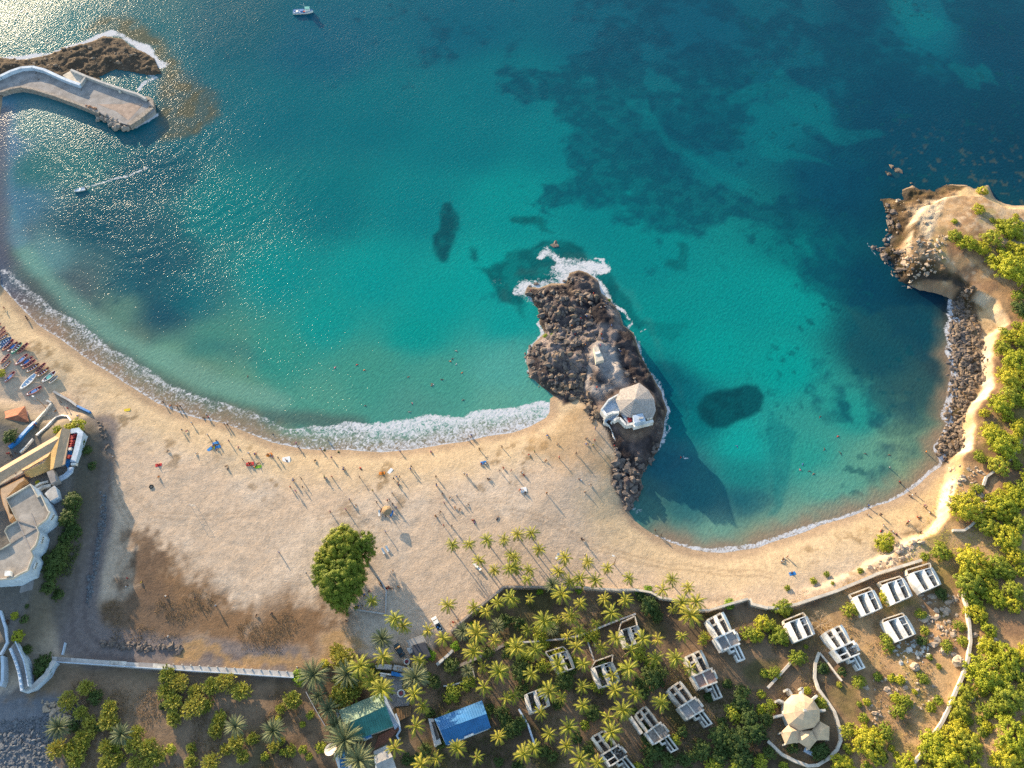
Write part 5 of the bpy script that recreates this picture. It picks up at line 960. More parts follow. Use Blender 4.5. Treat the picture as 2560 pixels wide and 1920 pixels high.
def palm_proto(name, h, rad, n, lean, lm, kind):
    e = thing(name, None, 'palm tree'); k = MB(); pts = [(lean * (t ** 1.8), 0, h * t) for t in (0, .2, .4, .6, .8, 1)]; k.tube([(0, 0, -.8)] + pts, [.22, .20, .16, .14, .13, .12, .11] if kind == 'coco' else [.42, .40, .36, .34, .33, .33, .36], 7); k.build('trunk', bark2, e)
    k = MB(); 
    for i in range(n):
        az = 2.39996 * i + random.uniform(-.25, .25); t = i / n
        if kind == 'coco': frond(k, rad * random.uniform(1.0, 1.3), az, R(58 - 80 * t + random.uniform(-8, 8)), R(random.uniform(60, 95)), rad * .15, 8)
        else: frond(k, rad * random.uniform(.95, 1.1), az, R(72 - 85 * t + random.uniform(-6, 6)), R(random.uniform(25, 50)), rad * .10, 9)
    k.blob((0, 0, -.1), (.25, .25, .35)); k.v = [(x + lean, y, z + h) for x, y, z in k.v]; k.build('crown', lm, e); k = MB()
    for i in range(5): frond(k, rad * random.uniform(.7, .95), random.uniform(0, 6.28), R(-30), R(55), rad * .09, 6)
    k.v = [(x + lean, y, z + h - .15) for x, y, z in k.v]; k.build('dead_frond_skirt', Ldead, e); 
    return e
def leaf(k, c_, n_, s_, long=1.0, mi=0):
    a = n_.orthogonal().normalized(); b_ = n_.cross(a); t = random.uniform(0, 6.28); u = (a * math.cos(t) + b_ * math.sin(t)); v = n_.cross(u); u = u * (s_ * long); v = v * s_ * .55
    k.face([tuple(c_ - u), tuple(c_ - v * 1.0 + u * .1), tuple(c_ + u), tuple(c_ + v + u * .1)], mi)
def rdir(up_=0.0):
    while True:
        v = Vector((random.gauss(0, 1), random.gauss(0, 1), random.gauss(0, 1)))
        if v.length > .1:
            v.normalize()
            if v.z > -.45 + up_: return v
def crown_mesh(lobes, n_per_m2, ls, style='leaf'):
    k = MB()
    for (x, y, z, r_) in lobes:
        nc = max(18, int(26 + r_ * r_ * 9)); c0 = Vector((x, y, z))
        for i in range(nc):
            d = rdir(); cr = r_ * random.uniform(.10, .27); cc = c0 + Vector((d.x * r_, d.y * r_, d.z * r_ * .78)) * random.uniform(.45, 1.18)
            if style == 'spike':
                ax = (d + Vector((random.uniform(-.3, .3), random.uniform(-.3, .3), random.uniform(.1, .6)))).normalized(); nl = int(26 * (cr / .8) ** 1.2) + 8; LL = cr * 2.2
                for j in range(nl):
                    t = random.random(); q = cc + ax * (LL * (t - .3)); dd = (ax * 1.2 + rdir(-.6) * .8).normalized(); w_ = rdir(-.6).cross(dd).normalized() * (.05 + .07 * random.random()); l = random.uniform(.35, .75) * (1.2 - t * .6)
                    k.face([tuple(q - w_), tuple(q + w_), tuple(q + dd * l)])
            else:
                nl = int(n_per_m2 * cr * cr * 9) + 5
                for j in range(nl):
                    d2 = rdir(-.6); q = cc + d2 * (cr * random.uniform(.55, 1.08)); nn_ = (d2 + d * .6 + rdir(-.6) * .5).normalized(); leaf(k, q, nn_, ls * random.uniform(.6, 1.3))
    return k
def limbs(lobes, h0=0, tr=.22):
    k = MB(); k.tube([(0, 0, -.8), (.1, .05, h0 * .5), (0, 0, h0)], [tr, tr * .85, tr * .7], 7)
    for (x, y, z, r_) in lobes: k.tube([(0, 0, h0 * .8), (x * .5, y * .5, (h0 + z) * .5 - .1), (x, y, z)], [tr * .55, tr * .4, tr * .15], 5)
    return k
def bush_proto(name, r_, lm, style='leaf', n_l=7, ls=.15, dens=16, h0=None, flat=.75):
    e = thing(name, None, 'bush' if 'bush' in name else 'tree'); h0 = r_ * .35 if h0 is None else h0; lobes = [(0, 0, h0 + r_ * .45, r_ * .62)]
    for i in range(n_l): a = 6.28 * i / n_l + random.uniform(-.4, .4); q = random.uniform(.36, .58); lobes.append((math.cos(a) * r_ * q, math.sin(a) * r_ * q, h0 + r_ * random.uniform(.0, .5) * flat, r_ * random.uniform(.22, .5)))
    limbs(lobes, h0, max(.08, r_ * .07)).build('trunk', bark, e); crown_mesh(lobes, dens, ls, style).build('crown', lm, e); return e
random.seed(11)
COCO_B = [palm_proto('coconut_palm', h, 2.15, 19, l, Lcoco, 'coco') for h, l in ((3.8, .3), (4.3, -.5), (4.8, .8))]
COCO = [palm_proto('coconut_palm', h, r_, 19, l, Lcoco, 'coco') for h, l, r_ in ((5.6, .5, 2.3), (6.6, 1.0, 2.5), (7.6, -.8, 2.6), (7.0, 1.8, 2.4), (8.4, .4, 2.5))] + [palm_proto('coconut_palm', h, r_, n_, l, Lcoco, 'coco') for h, l, r_, n_ in ((6.0, 1.4, 2.2, 13), (7.2, -1.2, 2.7, 25), (5.2, .9, 1.8, 15))]
DATE = [palm_proto('date_palm', h, 3.2, 54, l, Ldate, 'date') for h, l in ((3.8, .1), (5.2, .4))]
PHEI = {}
for L_ in (COCO_B, COCO, DATE):
    for o in L_:
        tr = [c_ for c_ in o.children if c_.name.startswith('trunk')][0]; vz = [v.co.z for v in tr.data.vertices]; top = max(tr.data.vertices, key=lambda v: v.co.z); PHEI[o] = (max(vz), sum(v.co.x for v in tr.data.vertices[-7:]) / 7)
BUSH = {'o': [bush_proto('bush', r_, Loli, ls=l, dens=d) for r_, l, d in ((1.5, .12, 38), (2.6, .135, 28), (4.0, .15, 23))],
        'y': [bush_proto('bush', r_, Lyel, ls=l, dens=d, n_l=6) for r_, l, d in ((1.5, .12, 38), (2.6, .135, 28), (4.4, .155, 22))],
        'k': [bush_proto('bush', r_, Ldk, ls=l, dens=d, n_l=6) for r_, l, d in ((1.5, .12, 38), (2.6, .14, 28), (4.0, .16, 22))],
        'g': [bush_proto('bush', r_, Lgrn, ls=l, dens=d) for r_, l, d in ((1.5, .13, 22), (2.6, .15, 14))],
        'f': [bush_proto('feathery_tree', r_, Lfea, 'spike', n_l=7, h0=r_ * .5) for r_ in (1.6, 2.6, 3.6)]}
BR = {'o': (1.5, 2.6, 4.0), 'y': (1.5, 2.6, 4.4), 'k': (1.5, 2.6, 4.0), 'g': (1.5, 2.6), 'f': (1.6, 2.6, 3.6)}
used = set(); PL = []
def place(proto, x, y, z, rz, sc=1.0):
    if proto in used: o = dup(proto, (x, y, z), rz, sc)
    else: used.add(proto); o = proto; o.location = (x, y, z); o.rotation_euler = (0, 0, rz); o.scale = (sc,) * 3
    return o
def palms(c, r, s, protos, kind, rr=None):
    a = [float(v) for v in s.replace(',', ' ').split()]; step = 3 if rr else 2
    for i in range(0, len(a), step):
        p = T(c, r, f"{a[i]},{a[i+1]}")[0]; pr = protos[random.randrange(len(protos))]; sc = random.uniform(.88, 1.28) if protos is not COCO_B else random.uniform(.95, 1.2)
        if rr: sc = a[i + 2] / 3.456 * .118 / 3.2
        h, l = PHEI[pr]; x, y, g = G(p, h * sc); rz = random.uniform(0, 6.28); x -= l * sc * math.cos(rz); y -= l * sc * math.sin(rz)
        o = place(pr, x, y, hz(x, y), rz, sc); PL.append((kind, o, p))
palms(1,2,"1700,1390 1840,1385 1995,1350 2145,1345 1925,1525 2060,1610 2200,1480 2195,1590", COCO_B, 'coco')
palms(2,2,"50,1300 170,1290 235,1430 25,1500 30,1590 145,1610 400,1620 455,1500 655,1540 825,1590", COCO_B, 'coco')
palms(2,3,"500,50 590,20 720,40 1010,20 1380,30 1520,100", COCO_B, 'coco')
palms(1,3,"1000,215 1660,250 1200,370 1270,430 1485,470 1880,275 1990,310 2090,230 2190,190 1620,540 1910,500 2060,560 1880,660 1100,700 900,780 1000,900 1410,740 1090,985 1440,1130 1380,1300 1200,1490 1740,1490 1560,1580 1910,1570 2100,1390 1970,960 2160,1060 2100,830 1370,1020 1960,790 1430,1630", COCO, 'coco')
palms(2,3,"10,210 155,200 430,160 800,200 590,240 980,210 1300,120 1590,220 1390,290 1470,230 1545,340 280,390 400,380 510,350 130,470 580,480 480,520 720,410 860,320 200,640 40,620 560,610 900,540 1130,545 1260,550 1470,520 770,620 1030,640 620,760 400,770 170,850 870,860 1010,800 1240,710 1420,710 1540,800 890,990 1060,1020 610,960 430,1050 320,1000 250,1180 610,1120 10,1040 960,1160 830,1220 860,1350 1290,1100 490,1310 470,1470 320,1370 590,1590 190,1490 100,1540 740,1620 130,30", COCO, 'coco')
palms(1,3,"1090,545,95 500,860,130 540,1040,75 630,1150,90 685,1290,90 770,1420,150 890,1590,130 790,850,120 1375,880,120 150,1340,100 1790,480,80 2080,440,70 1830,820,60", DATE, 'date', True)
palms(0,3,"510,1310,100 1050,1370,90 2035,1300,90", DATE, 'date', True); palms(2,3,"350,80,80 350,460,60", DATE, 'date', True)
def bushes(c, r, s):
    for q in s.split():
        a = q.split(','); x_, y_, r_ = float(a[0]), float(a[1]), float(a[2]); kd = a[3] if len(a) > 3 else 'o'; p = T(c, r, f"{x_},{y_}")[0]
        v_ = (p[1] - 960) / FPX; mpp = (CAMH - 5) / (ct + v_ * st) / FPX; rm = r_ / 3.456 * mpp * (1.2 if x_ > 1400 and c == 3 else 1.05)
        sizes = BR[kd]; i = min(range(len(sizes)), key=lambda j: abs(math.log(sizes[j] / rm))); sc = rm / sizes[i]
        x, y, g = G(p, rm * .5); o = place(BUSH[kd][i], x, y, g - .1, random.uniform(0, 6.28), sc); o.scale = (sc, sc * random.uniform(.85, 1.1), sc * (.6 if kd != 'f' else .75)); PL.append(({'o': 'olive bush', 'y': 'yellow-green bush', 'k': 'dark green bush', 'g': 'fresh green bush', 'f': 'feathery tree'}[kd] + (' of large size' if rm > 3.4 and kd != 'f' else ''), o, p))
bushes(3,3,"140,270,100 720,290,85 1030,180,90,y 1750,70,140 1330,330,60 1790,220,80 1820,320,90,y 1660,430,55 260,700,90 110,510,100 20,430,70 1040,580,85 950,870,50 790,910,75 1340,880,65 1200,1080,75 1130,1170,85 1550,600,60 1360,470,50 1340,560,70,k 1500,150,60,k 1660,1140,105 830,1230,60 700,1330,80 880,1440,170,y 1020,1340,80 960,1540,100,k 450,1510,110,k 220,1480,60,k 460,1090,70 480,800,70,k 640,820,50,k 340,990,40,y 50,840,70 30,1130,70 20,1530,80,k 650,1640,120,y 860,1650,60 140,1650,60 1450,1480,150,y 1640,1380,130,y 1560,1600,160,y 1200,1650,120,y 1930,850,180,y 2100,1050,150 2100,720,120,y 1990,1130,100 2150,1400,150,y 2100,1560,130,y 1840,1250,50 1840,980,60 1750,1450,120")
bushes(3,2,"1020,1370,110,y 1510,1450,90 1360,1490,50 800,1610,35 510,1640,35 1730,1060,140,y 1810,900,55 1780,1540,150,y 1990,1560,110 1900,1230,100 2070,1320,120,y 2060,1050,110,y 2150,960,90,y 2010,700,100 2060,520,130,y 1960,430,110,y 2100,80,100 2030,170,110,y 2180,360,80,y 2190,1200,90 1830,620,60 2150,1480,90,y")
bushes(3,1,"2150,640,170,y 2120,300,110,y 1620,370,70 1740,430,80,y 1950,390,90 1830,140,60,y 2180,1000,90,k 2070,1220,70 2030,1330,80 2150,1250,90,y 2150,1450,120,y 2120,1600,120,y"); bushes(3,0,"1860,1640,55,y")
bushes(2,3,"1190,260,110,k 1120,180,60,k 1250,340,70,k 1660,540,60 1880,240,60,g 2060,500,90 2170,400,90,y 2120,510,80,y 580,110,50,g 1180,110,45,g 1080,130,35,g 240,130,40,g 2160,1020,50 2160,1150,60,y 1200,880,130,k 1860,930,60,k 2000,1000,90,k 1980,1100,100,k 2050,1220,120,k 1800,1380,130,k 1950,1420,140,k 2100,1350,130,k 1650,1500,110,k 1800,1560,100,k 2000,1580,120,k 1500,1580,80,k 1230,1520,110,k 1350,1600,90,k 1740,1640,90,o 1950,1640,90,o 2150,1600,80 2180,840,50 1700,1040,50,k 1470,1340,60,k 80,820,120,k 450,900,110,k 90,1000,90,k 700,1180,90,k 1060,1160,40,k 30,1300,90,k 60,1650,80,k 350,1560,60,k")
bushes(1,3,"1540,920,80,k 1720,600,50,g 1885,440,50,g 1510,690,50,g 1690,770,90,k 780,1000,150,f 850,960,90,f 700,1060,90,f 760,720,110,f 700,650,60,f 370,870,80,g 590,760,50,y 320,1070,90,f 1460,1510,80,k 1380,1590,70,k 2100,1610,50,k 2160,680,60,k 1830,930,80,o 930,1270,95,o 190,1230,35,o 400,1280,35,o 470,1200,45,o 230,1520,40,o 400,1500,50,o 560,1480,60,o 2180,1330,90,k 1950,1200,110,k 2120,1180,90,k 1300,1590,60,k 1000,810,70,k 900,900,80,k 700,900,60,k")
bushes(0,3,"590,1080,100,f 740,970,80,f 700,1180,70,f 950,1150,90,f 1450,860,90,f 1550,930,100,f 1430,1000,80,f 1500,1090,90,f 1680,1000,70,f 1680,1130,110,f 1780,1120,60,f 1500,1230,60,f 1830,950,90,f 1950,920,100,f 2080,1000,90,f 1900,1230,60,f 700,1390,70,f 490,1500,90,f 660,1580,90,f 920,1480,80,f 930,1620,90,f 1020,1580,50,f 1280,1480,90,f 1370,1560,80,f 1160,1620,70,f 1650,1490,40,f 2040,1440,80,f 2100,1560,70,f 2180,1410,50,f 1950,1500,50,f 770,1270,60,f 360,780,125,k 220,640,60,k 150,520,70,y 210,370,45,k 120,340,40,y 230,260,25,k 820,1050,90,k 620,1300,80,k 1400,1120,40,k 850,1290,60,k")
bushes(0,2,"660,350,85,y 590,370,50,y 490,390,45,y 80,450,85,k 140,740,45,o 620,1000,100,k 580,1150,110,k 620,1260,100,k 480,1520,120,k 450,1620,100,k 750,570,60,k 790,700,50,k 320,850,26,y 700,500,45,k 560,1330,80,k 520,1430,90,k"); bushes(0,1,"0,1560,50,y"); bushes(0,3,"420,80,90,k 500,160,70,k"); bushes(2,1,"290,1240,28,g 350,1230,18,g 840,930,18,g"); 
def scatter_bushes(c, r, poly, n, r0, r1, kinds, sep=.8):
    P = T(c, r, poly); xs = [p[0] for p in P]; ys = [p[1] for p in P]; got = 0; tries = 0
    while got < n and tries < n * 30:
        tries += 1; x_, y_ = random.uniform(min(xs), max(xs)), random.uniform(min(ys), max(ys))
        if sdf(P, np.array([x_]), np.array([y_]))[0] < 0: continue
        rr_ = random.uniform(r0, r1)
        if any(math.dist((x_, y_), q[2]) < (rr_ / 3.456) * sep + 6 for q in PL): continue
        bushes(0, 0, f"{x_ * 3.45625},{y_ * 3.45625},{rr_},{random.choice(kinds)}"); got += 1
random.seed(5)
scatter_bushes(0,3,'600,1350 900,1150 1300,1350 2212,1150 2212,1659 600,1659', 12, 50, 90, 'ffo')
scatter_bushes(1,3,'200,1100 600,1400 620,1659 0,1659', 6, 30, 60, 'of')
scatter_bushes(3,3,"1780,100 2300,0 2300,1750 1300,1750 1400,1500 1620,1150 1760,900 1850,500", 26, 50, 120, 'yyo')
scatter_bushes(3,2,"1900,0 2300,0 2300,1700 1650,1700 1900,1350 1900,1050 1980,700 1850,300", 26, 50, 110, 'yyo')
scatter_bushes(3,1,"1700,300 2260,330 2300,1700 2000,1659 2050,1250 2140,900 2050,700 1900,450", 16, 45, 100, 'yyo')
scatter_bushes(3,1,'1550,250 1800,120 2260,200 2260,700 1950,600 1700,520', 12, 35, 85, 'yyo'); scatter_bushes(3,3,"900,700 1600,900 1450,1200 1100,1659 650,1500 650,1000", 12, 30, 60, 'oy')
scatter_bushes(2,3,"20,300 500,350 900,700 700,1500 0,1600", 22, 50, 100, 'kko', .5); scatter_bushes(2,3,"1150,1300 1500,1450 2212,950 2212,1659 1000,1659", 12, 50, 100, 'kko'); scatter_bushes(2,3,"900,600 1300,500 1350,1100 1000,1200", 8, 40, 90, 'kko', .5)
scatter_bushes(1,3,"1300,900 1550,500 2212,350 2212,1659 1300,1659 1500,1100", 16, 40, 90, 'kko', .5)
# small dry shrubs
bushes(1,2,"590,570,12,k 712,585,12,k"); bushes(3,3,"395,40,40,o 170,100,35,o 560,60,22,o 1690,560,50,o 1400,700,35,o 1080,860,30,o 620,940,35,o 330,610,25,o 1480,780,30,o 1860,1350,50,o 1740,1250,40,o")
# the big spreading tree on the sand
def big_tree(name, label, lobes_px, base_px, h0):
    x0, y0, g = G(base_px, 0); e = thing(name, label, 'tree', (x0, y0, g)); lobes = []
    for (p, r_, z) in lobes_px: x, y = up(p, g + z); lobes.append((x - x0, y - y0, z, r_ / 3.456 * .135))
    limbs(lobes, h0, .45).build('trunk', bark, e); crown_mesh(lobes, 34, .14).build('crown', leafmat('big_tree_leaf', (.205, .225, .020)), e)
t12 = lambda s: T(1, 2, s)[0]; u13 = lambda s: T(1, 3, s)[0]
big_tree('spreading_tree', 'big bright green spreading tree on the sand, upper crown', [(t12("750,1345"), 100, 5.5), (t12("690,1440"), 110, 5.0), (t12("590,1520"), 75, 4.2), (t12("800,1420"), 80, 5.4), (t12("850,1520"), 60, 4.5)], t12("780,1600"), 2.6)
big_tree('spreading_tree', 'right-hand round lobe tree of the big clump on the sand', [(t12("930,1370"), 85, 4.6), (t12("980,1460"), 55, 4.0), (t12("890,1440"), 60, 4.2)], t12("965,1550"), 2.4)
big_tree('spreading_tree', 'lower darker tree of the big clump on the sand', [(t12("780,1580"), 105, 5.2), (t12("590,1610"), 85, 4.5), (t12("890,1580"), 70, 4.4), (u13("560,30"), 60, 4.2), (u13("700,70"), 125, 5.0), (u13("850,60"), 90, 4.4), (u13("760,210"), 95, 4.0), (u13("660,170"), 60, 3.8)], u13("780,130"), 2.6)
# bare dry tree
def bare():
    x, y, g = G(T(3,3,"445,440")[0], 0); e = thing('bare_tree', 'leafless dry tree spreading grey twigs beside a low bungalow', 'tree', (x, y, g)); k = MB(); k2 = MB(); k.tube([(0, 0, -.5), (0, .4, 1.5)], [.22, .15], 7)
    def grow(p, d, l, r_, lv, mb):
        q = p + d * l; mb.tube([tuple(p), tuple((p + q) / 2 + rdir(-.6) * l * .06), tuple(q)], [r_, r_ * .8, r_ * .6], 4, cap=False)
        if lv: [grow(q, (d + rdir(-.3) * .75).normalized(), l * random.uniform(.62, .85), r_ * .58, lv - 1, mb) for _ in range(3)]
    for i in range(7): a = i * .9; grow(Vector((0, .4, 1.5)), Vector((math.cos(a) * .8, math.sin(a) * .8, .6)).normalized(), 1.35, .09, 4, k2)
    k.build('trunk', twig, e); k2.build('branches', twig, e)
bare()
# ground cover
def cover(name, px, n, m_, s_, zpx=5):
    P = W(px, zpx); xs = [p[0] for p in P]; ys = [p[1] for p in P]; A = np.stack([rng.uniform(min(xs), max(xs), n * 4), rng.uniform(min(ys), max(ys), n * 4)], 1)
    A = A[sdf(P, A[:, 0], A[:, 1]) > 0]; A = A[fbm(A[:, 0], A[:, 1], 9, 3, 123) > .5][:n]; k = MB()
    for x, y in A:
        z = hz(x, y)
        for j in range(5): c_ = Vector((x + random.gauss(0, .35), y + random.gauss(0, .35), z + random.uniform(.03, .35))); leaf(k, c_, (Vector((0, 0, .5)) + rdir(-.6)).normalized(), s_ * random.uniform(.5, 1.2))
    tag(k.build(name, m_), None, None, kind='stuff')
cover('dry_grass', T(3,3,"-800,300 900,0 1700,100 2300,0 2300,1800 -900,1800"), 5200, mat('dry_grass_blade', (.28, .20, .075), .9, .4, .3), .15)
cover('ground_cover_plants', T(2,3,"-300,200 1300,170 1600,500 1900,900 2200,1800 -1000,1800"), 5200, leafmat('low_cover_leaf', (.085, .085, .022)), .16)
cover('dry_grass', T(0,3,"600,900 2212,900 2700,1000 2700,1800 500,1800"), 3200, mat('brown_grass_blade', (.20, .13, .06), .9, .4, .3), .15)
cover('low_scrub_leaves', T(3,2,"1500,1000 1800,500 1900,100 2400,-900 2400,1659 1100,1659"), 2600, Lyel, .15, 8)
cover('dry_grass', T(0,3,'1100,100 2212,100 2600,400 2400,650 1600,600 900,540 850,250'), 1500, mat('brown_grass_blade', (.20, .13, .06), .9, .4, .3), .12)
cover('slope_scrub', T(0,2,"560,900 740,560 800,650 730,1100 700,1400 600,1659 380,1659"), 1500, Ldk, .17, 5)
# ---------------------------------------------------------------- boats
def boat_proto(L, B, out, inn, bench, cover=None, label=''):
    e = thing('rowing_boat', None, 'boat'); n = 12
    def sec(t, s_=1.0):  # half width, keel height, gunwale height
        w_ = B / 2 * (math.sin(math.pi * min(1, max(0, (t * .93 + .07)))) ** .62); return w_ * s_, .05 + .28 * abs(t - .5) ** 2 * 2, .62 + .45 * (t - .45) ** 2 * 2
    k = MB(); ring = []
    for i in range(n + 1):
        t = i / n; w_, kz, gz = sec(t); x = (t - .5) * L; w_ = max(w_, .03); ring.append([(x, -w_, gz), (x, -w_ * .75, gz * .45), (x, 0, kz * .4), (x, w_ * .75, gz * .45), (x, w_, gz)])
    for a, b_ in zip(ring[:-1], ring[1:]):
        for j in range(4): k.face([a[j], a[j + 1], b_[j + 1], b_[j]][::-1])
    k.build('hull', out, e)
    k = MB()
    for a, b_ in zip(ring[:-1], ring[1:]):
        q = lambda p, s_, dz=0: (p[0] * .97, p[1] * s_, p[2] + dz)
        k.face([q(a[0], .86), q(a[1], .80, .12), q(b_[1], .80, .12), q(b_[0], .86)]); k.face([q(a[4], .86), q(b_[4], .86), q(b_[3], .80, .12), q(a[3], .80, .12)]); k.face([q(a[1], .80, .12), q(a[3], .80, .12), q(b_[3], .80, .12), q(b_[1], .80, .12)])
    k.build('inner_hull', inn, e)
    k = MB()
    for a, b_ in zip(ring[:-1], ring[1:]):
        for j, s_ in ((0, 1), (4, -1)): k.face([(a[j][0], a[j][1] * 1.04, a[j][2] + .03), (a[j][0] * .97, a[j][1] * .84, a[j][2] + .03), (b_[j][0] * .97, b_[j][1] * .84, b_[j][2] + .03), (b_[j][0], b_[j][1] * 1.04, b_[j][2] + .03)][::s_])
    k.build('gunwale', out, e)
    for t in (.26, .44, .62, .78):
        w_, _, gz = sec(t); k = MB(); k.box(((t - .5) * L, 0, gz * .72), (.26, w_ * 1.62, .05)); k.build('thwart', bench, e)
    if cover: k = MB(); w_, _, gz = sec(.5); k.prism([((.34 - .5) * L, -w_ * .7), ((.68 - .5) * L, -w_ * .66), ((.70 - .5) * L, w_ * .66), ((.34 - .5) * L, w_ * .7)], gz * .8, gz * .98); k.build('tarpaulin', cover, e)
    k = MB(); k.prism([((.86 - .5) * L, -sec(.86)[0] * .85), (.49 * L, -.03), (.49 * L, .03), ((.86 - .5) * L, sec(.86)[0] * .85)], sec(.9)[2] - .08, sec(.9)[2] + .04); k.build('foredeck', bench, e)
    return e
maroon = mat('maroon_boat_paint', (.20, .035, .045), .6, .3, 1.5); pinkp = mat('pink_gunwale_paint', (.50, .20, .17), .6, .3, 1.5); wb = mat('white_boat_paint', (.70, .69, .66), .5, .15, 1); bluei = mat('bright_blue_paint', (.03, .16, .42), .6, .3, 1.5); teal = mat('teal_boat_paint', (.03, .30, .30), .6, .25, 1.5); orang = mat('orange_wood', (.48, .28, .14), .7, .3, 1.5); greenp = mat('sea_green_paint', (.04, .34, .22), .6, .25, 1)
PB = {'m': boat_proto(5.2, 1.55, pinkp, maroon, orang), 'b': boat_proto(5.0, 1.5, pinkp, maroon, wb, bluei), 'u': boat_proto(4.8, 1.45, bluei, mat('navy_paint', (.03, .06, .14), .6, .3, 1), wb), 'w': boat_proto(7.0, 2.2, wb, bluew, wb), 't': boat_proto(5.2, 1.8, wb, maroon, wb, teal), 's': boat_proto(3.8, 1.2, wb, conc, orang), 'o': boat_proto(5.0, 1.5, orang, maroon, wb), 'g': boat_proto(4.2, 1.4, greenp, maroon, wb)}
LB = {'w': 7.0, 't': 5.2, 's': 3.8, 'm': 5.2, 'b': 5.0, 'u': 4.8, 'o': 5.0, 'g': 4.2}
bl = """-80,120,30,60,m,maroon boat cut by the left edge, uppermost of the boat rows
-40,240,110,140,m,maroon boat with pink rim second from the top of the boat rows
-60,330,130,225,m,maroon boat third from the top of the boat rows
-50,400,175,290,o,orange-rimmed maroon boat fourth from the top of the boat rows
-30,470,240,365,u,dark blue boat in the upper boat row
-20,545,205,420,u,dark blue boat lying just below the other dark blue one
40,600,290,400,m,maroon boat with raised pink bow amid the upper row
140,620,370,450,b,maroon boat with blue tarpaulin third from the right end of the upper row
225,655,450,470,g,sea green boat second from the right end of the upper row
320,655,580,480,m,maroon boat at the right end of the upper row
0,860,190,680,m,maroon boat at the left edge between the two rows
45,965,205,805,o,short orange-rimmed boat beside the yellow bush at the left edge
300,880,560,690,b,first maroon boat of the middle row, with a blue tarpaulin
400,910,660,740,b,second boat of the middle row, with blue cover and oars
430,960,715,800,m,third boat of the middle row, maroon with pink rim
520,1025,785,870,o,fourth boat of the middle row, orange-rimmed and narrow
685,1055,905,860,m,fifth boat of the middle row, touching the long white boat
735,1115,980,950,o,sixth boat of the middle row, with an orange bow
390,1365,720,1080,w,long white boat with a pale slatted floor
825,1220,1110,1030,t,white boat filled with a teal cover
965,1245,1145,1110,s,small white dinghy tucked beside the teal-covered boat
510,1480,835,1330,b,lone maroon boat with blue cover nearest the ramp
85,1220,295,1025,b,lone maroon boat with blue inside on the shaded sand"""
for ln in bl.split('\n'):
    a = ln.split(','); ends = Z(0, 800, 7.9, ','.join(a[:4])); kd = a[4]; lb = ','.join(a[5:]).strip()
    A_ = G(ends[0], .5); B_ = G(ends[1], .5); L = math.dist(A_[:2], B_[:2]); rz = math.atan2(A_[1] - B_[1], A_[0] - B_[0]); x, y = (A_[0] + B_[0]) / 2, (A_[1] + B_[1]) / 2
    o = place(PB[kd], x, y, hz(x, y) - .03, rz, L / LB[kd]); o['label'] = lb; o['group'] = 'boats drawn up on the sand'
def fishing_boat():
    x, y = up(T(1,0,"405,95")[0], .8); e = thing('fishing_boat', 'white and blue fishing boat with a small cabin out on the open water', 'boat', (x, y, 0), R(4)); L, B = 9.2, 2.9; k = MB(); n = 14; ring = []
    for i in range(n + 1):
        t = i / n; w_ = B / 2 * (1 - max(0, (t - .55) / .45) ** 2.2) * (1 if t > .1 else .8 + 2 * t); gz = .8 + .5 * max(0, t - .5); xx = (t - .5) * L; w_ = max(w_, .04); ring.append([(xx, -w_, gz), (xx, -w_ * .8, -.3), (xx, w_ * .8, -.3), (xx, w_, gz)])
    for a, b_ in zip(ring[:-1], ring[1:]): [k.face([a[j], b_[j], b_[j + 1], a[j + 1]]) for j in range(3)]
    k.face(ring[0]); k.build('hull', wb, e); k = MB()
    for a, b_ in zip(ring[:-1], ring[1:]): k.face([(a[0][0], a[0][1] * .9, a[0][2] - .15), (a[3][0], a[3][1] * .9, a[3][2] - .15), (b_[3][0], b_[3][1] * .9, b_[3][2] - .15), (b_[0][0], b_[0][1] * .9, b_[0][2] - .15)][::-1])
    k.build('deck', bluew, e)
    k = MB(); k.box((2.2, 0, .7), (1.9, 1.6, 1.5)); c_ = k.build('cabin', wb, e); k = MB(); k.box((2.2, 0, 2.2), (2.2, 1.9, .12)); k.build('cabin_roof', teal, c_); k = MB(); k.box((1.22, 0, 1.4), (.05, 1.2, .5)); k.build('window', glassd, c_)
    for xx, yy, sx, sy, m_ in ((-.6, .2, 1.4, 1.3, bluei), (-2.6, -.3, 1.0, 1.2, wb), (-3.7, .4, .7, .8, bluei), (.6, -.6, .7, .6, redp)): k = MB(); k.box((xx, yy, .68), (sx, sy, .45)); k.build('crate', m_, e)
    k = MB(); k.tube([(1.1, 0, .7), (1.1, .2, 4.6)], .06, 6); k.tube([(1.1, .15, 3.4), (-.9, .6, 3.9)], .04, 5); k.build('mast', wb, e); k = MB()
    for i in range(0, n): a, b_ = ring[i], ring[i + 1]; [k.tube([(a[j][0], a[j][1], a[j][2] + .05), (b_[j][0], b_[j][1], b_[j][2] + .05)], .09, 4, cap=False) for j in (0, 3)]
    k.build('gunwale', bluei, e)
fishing_boat()
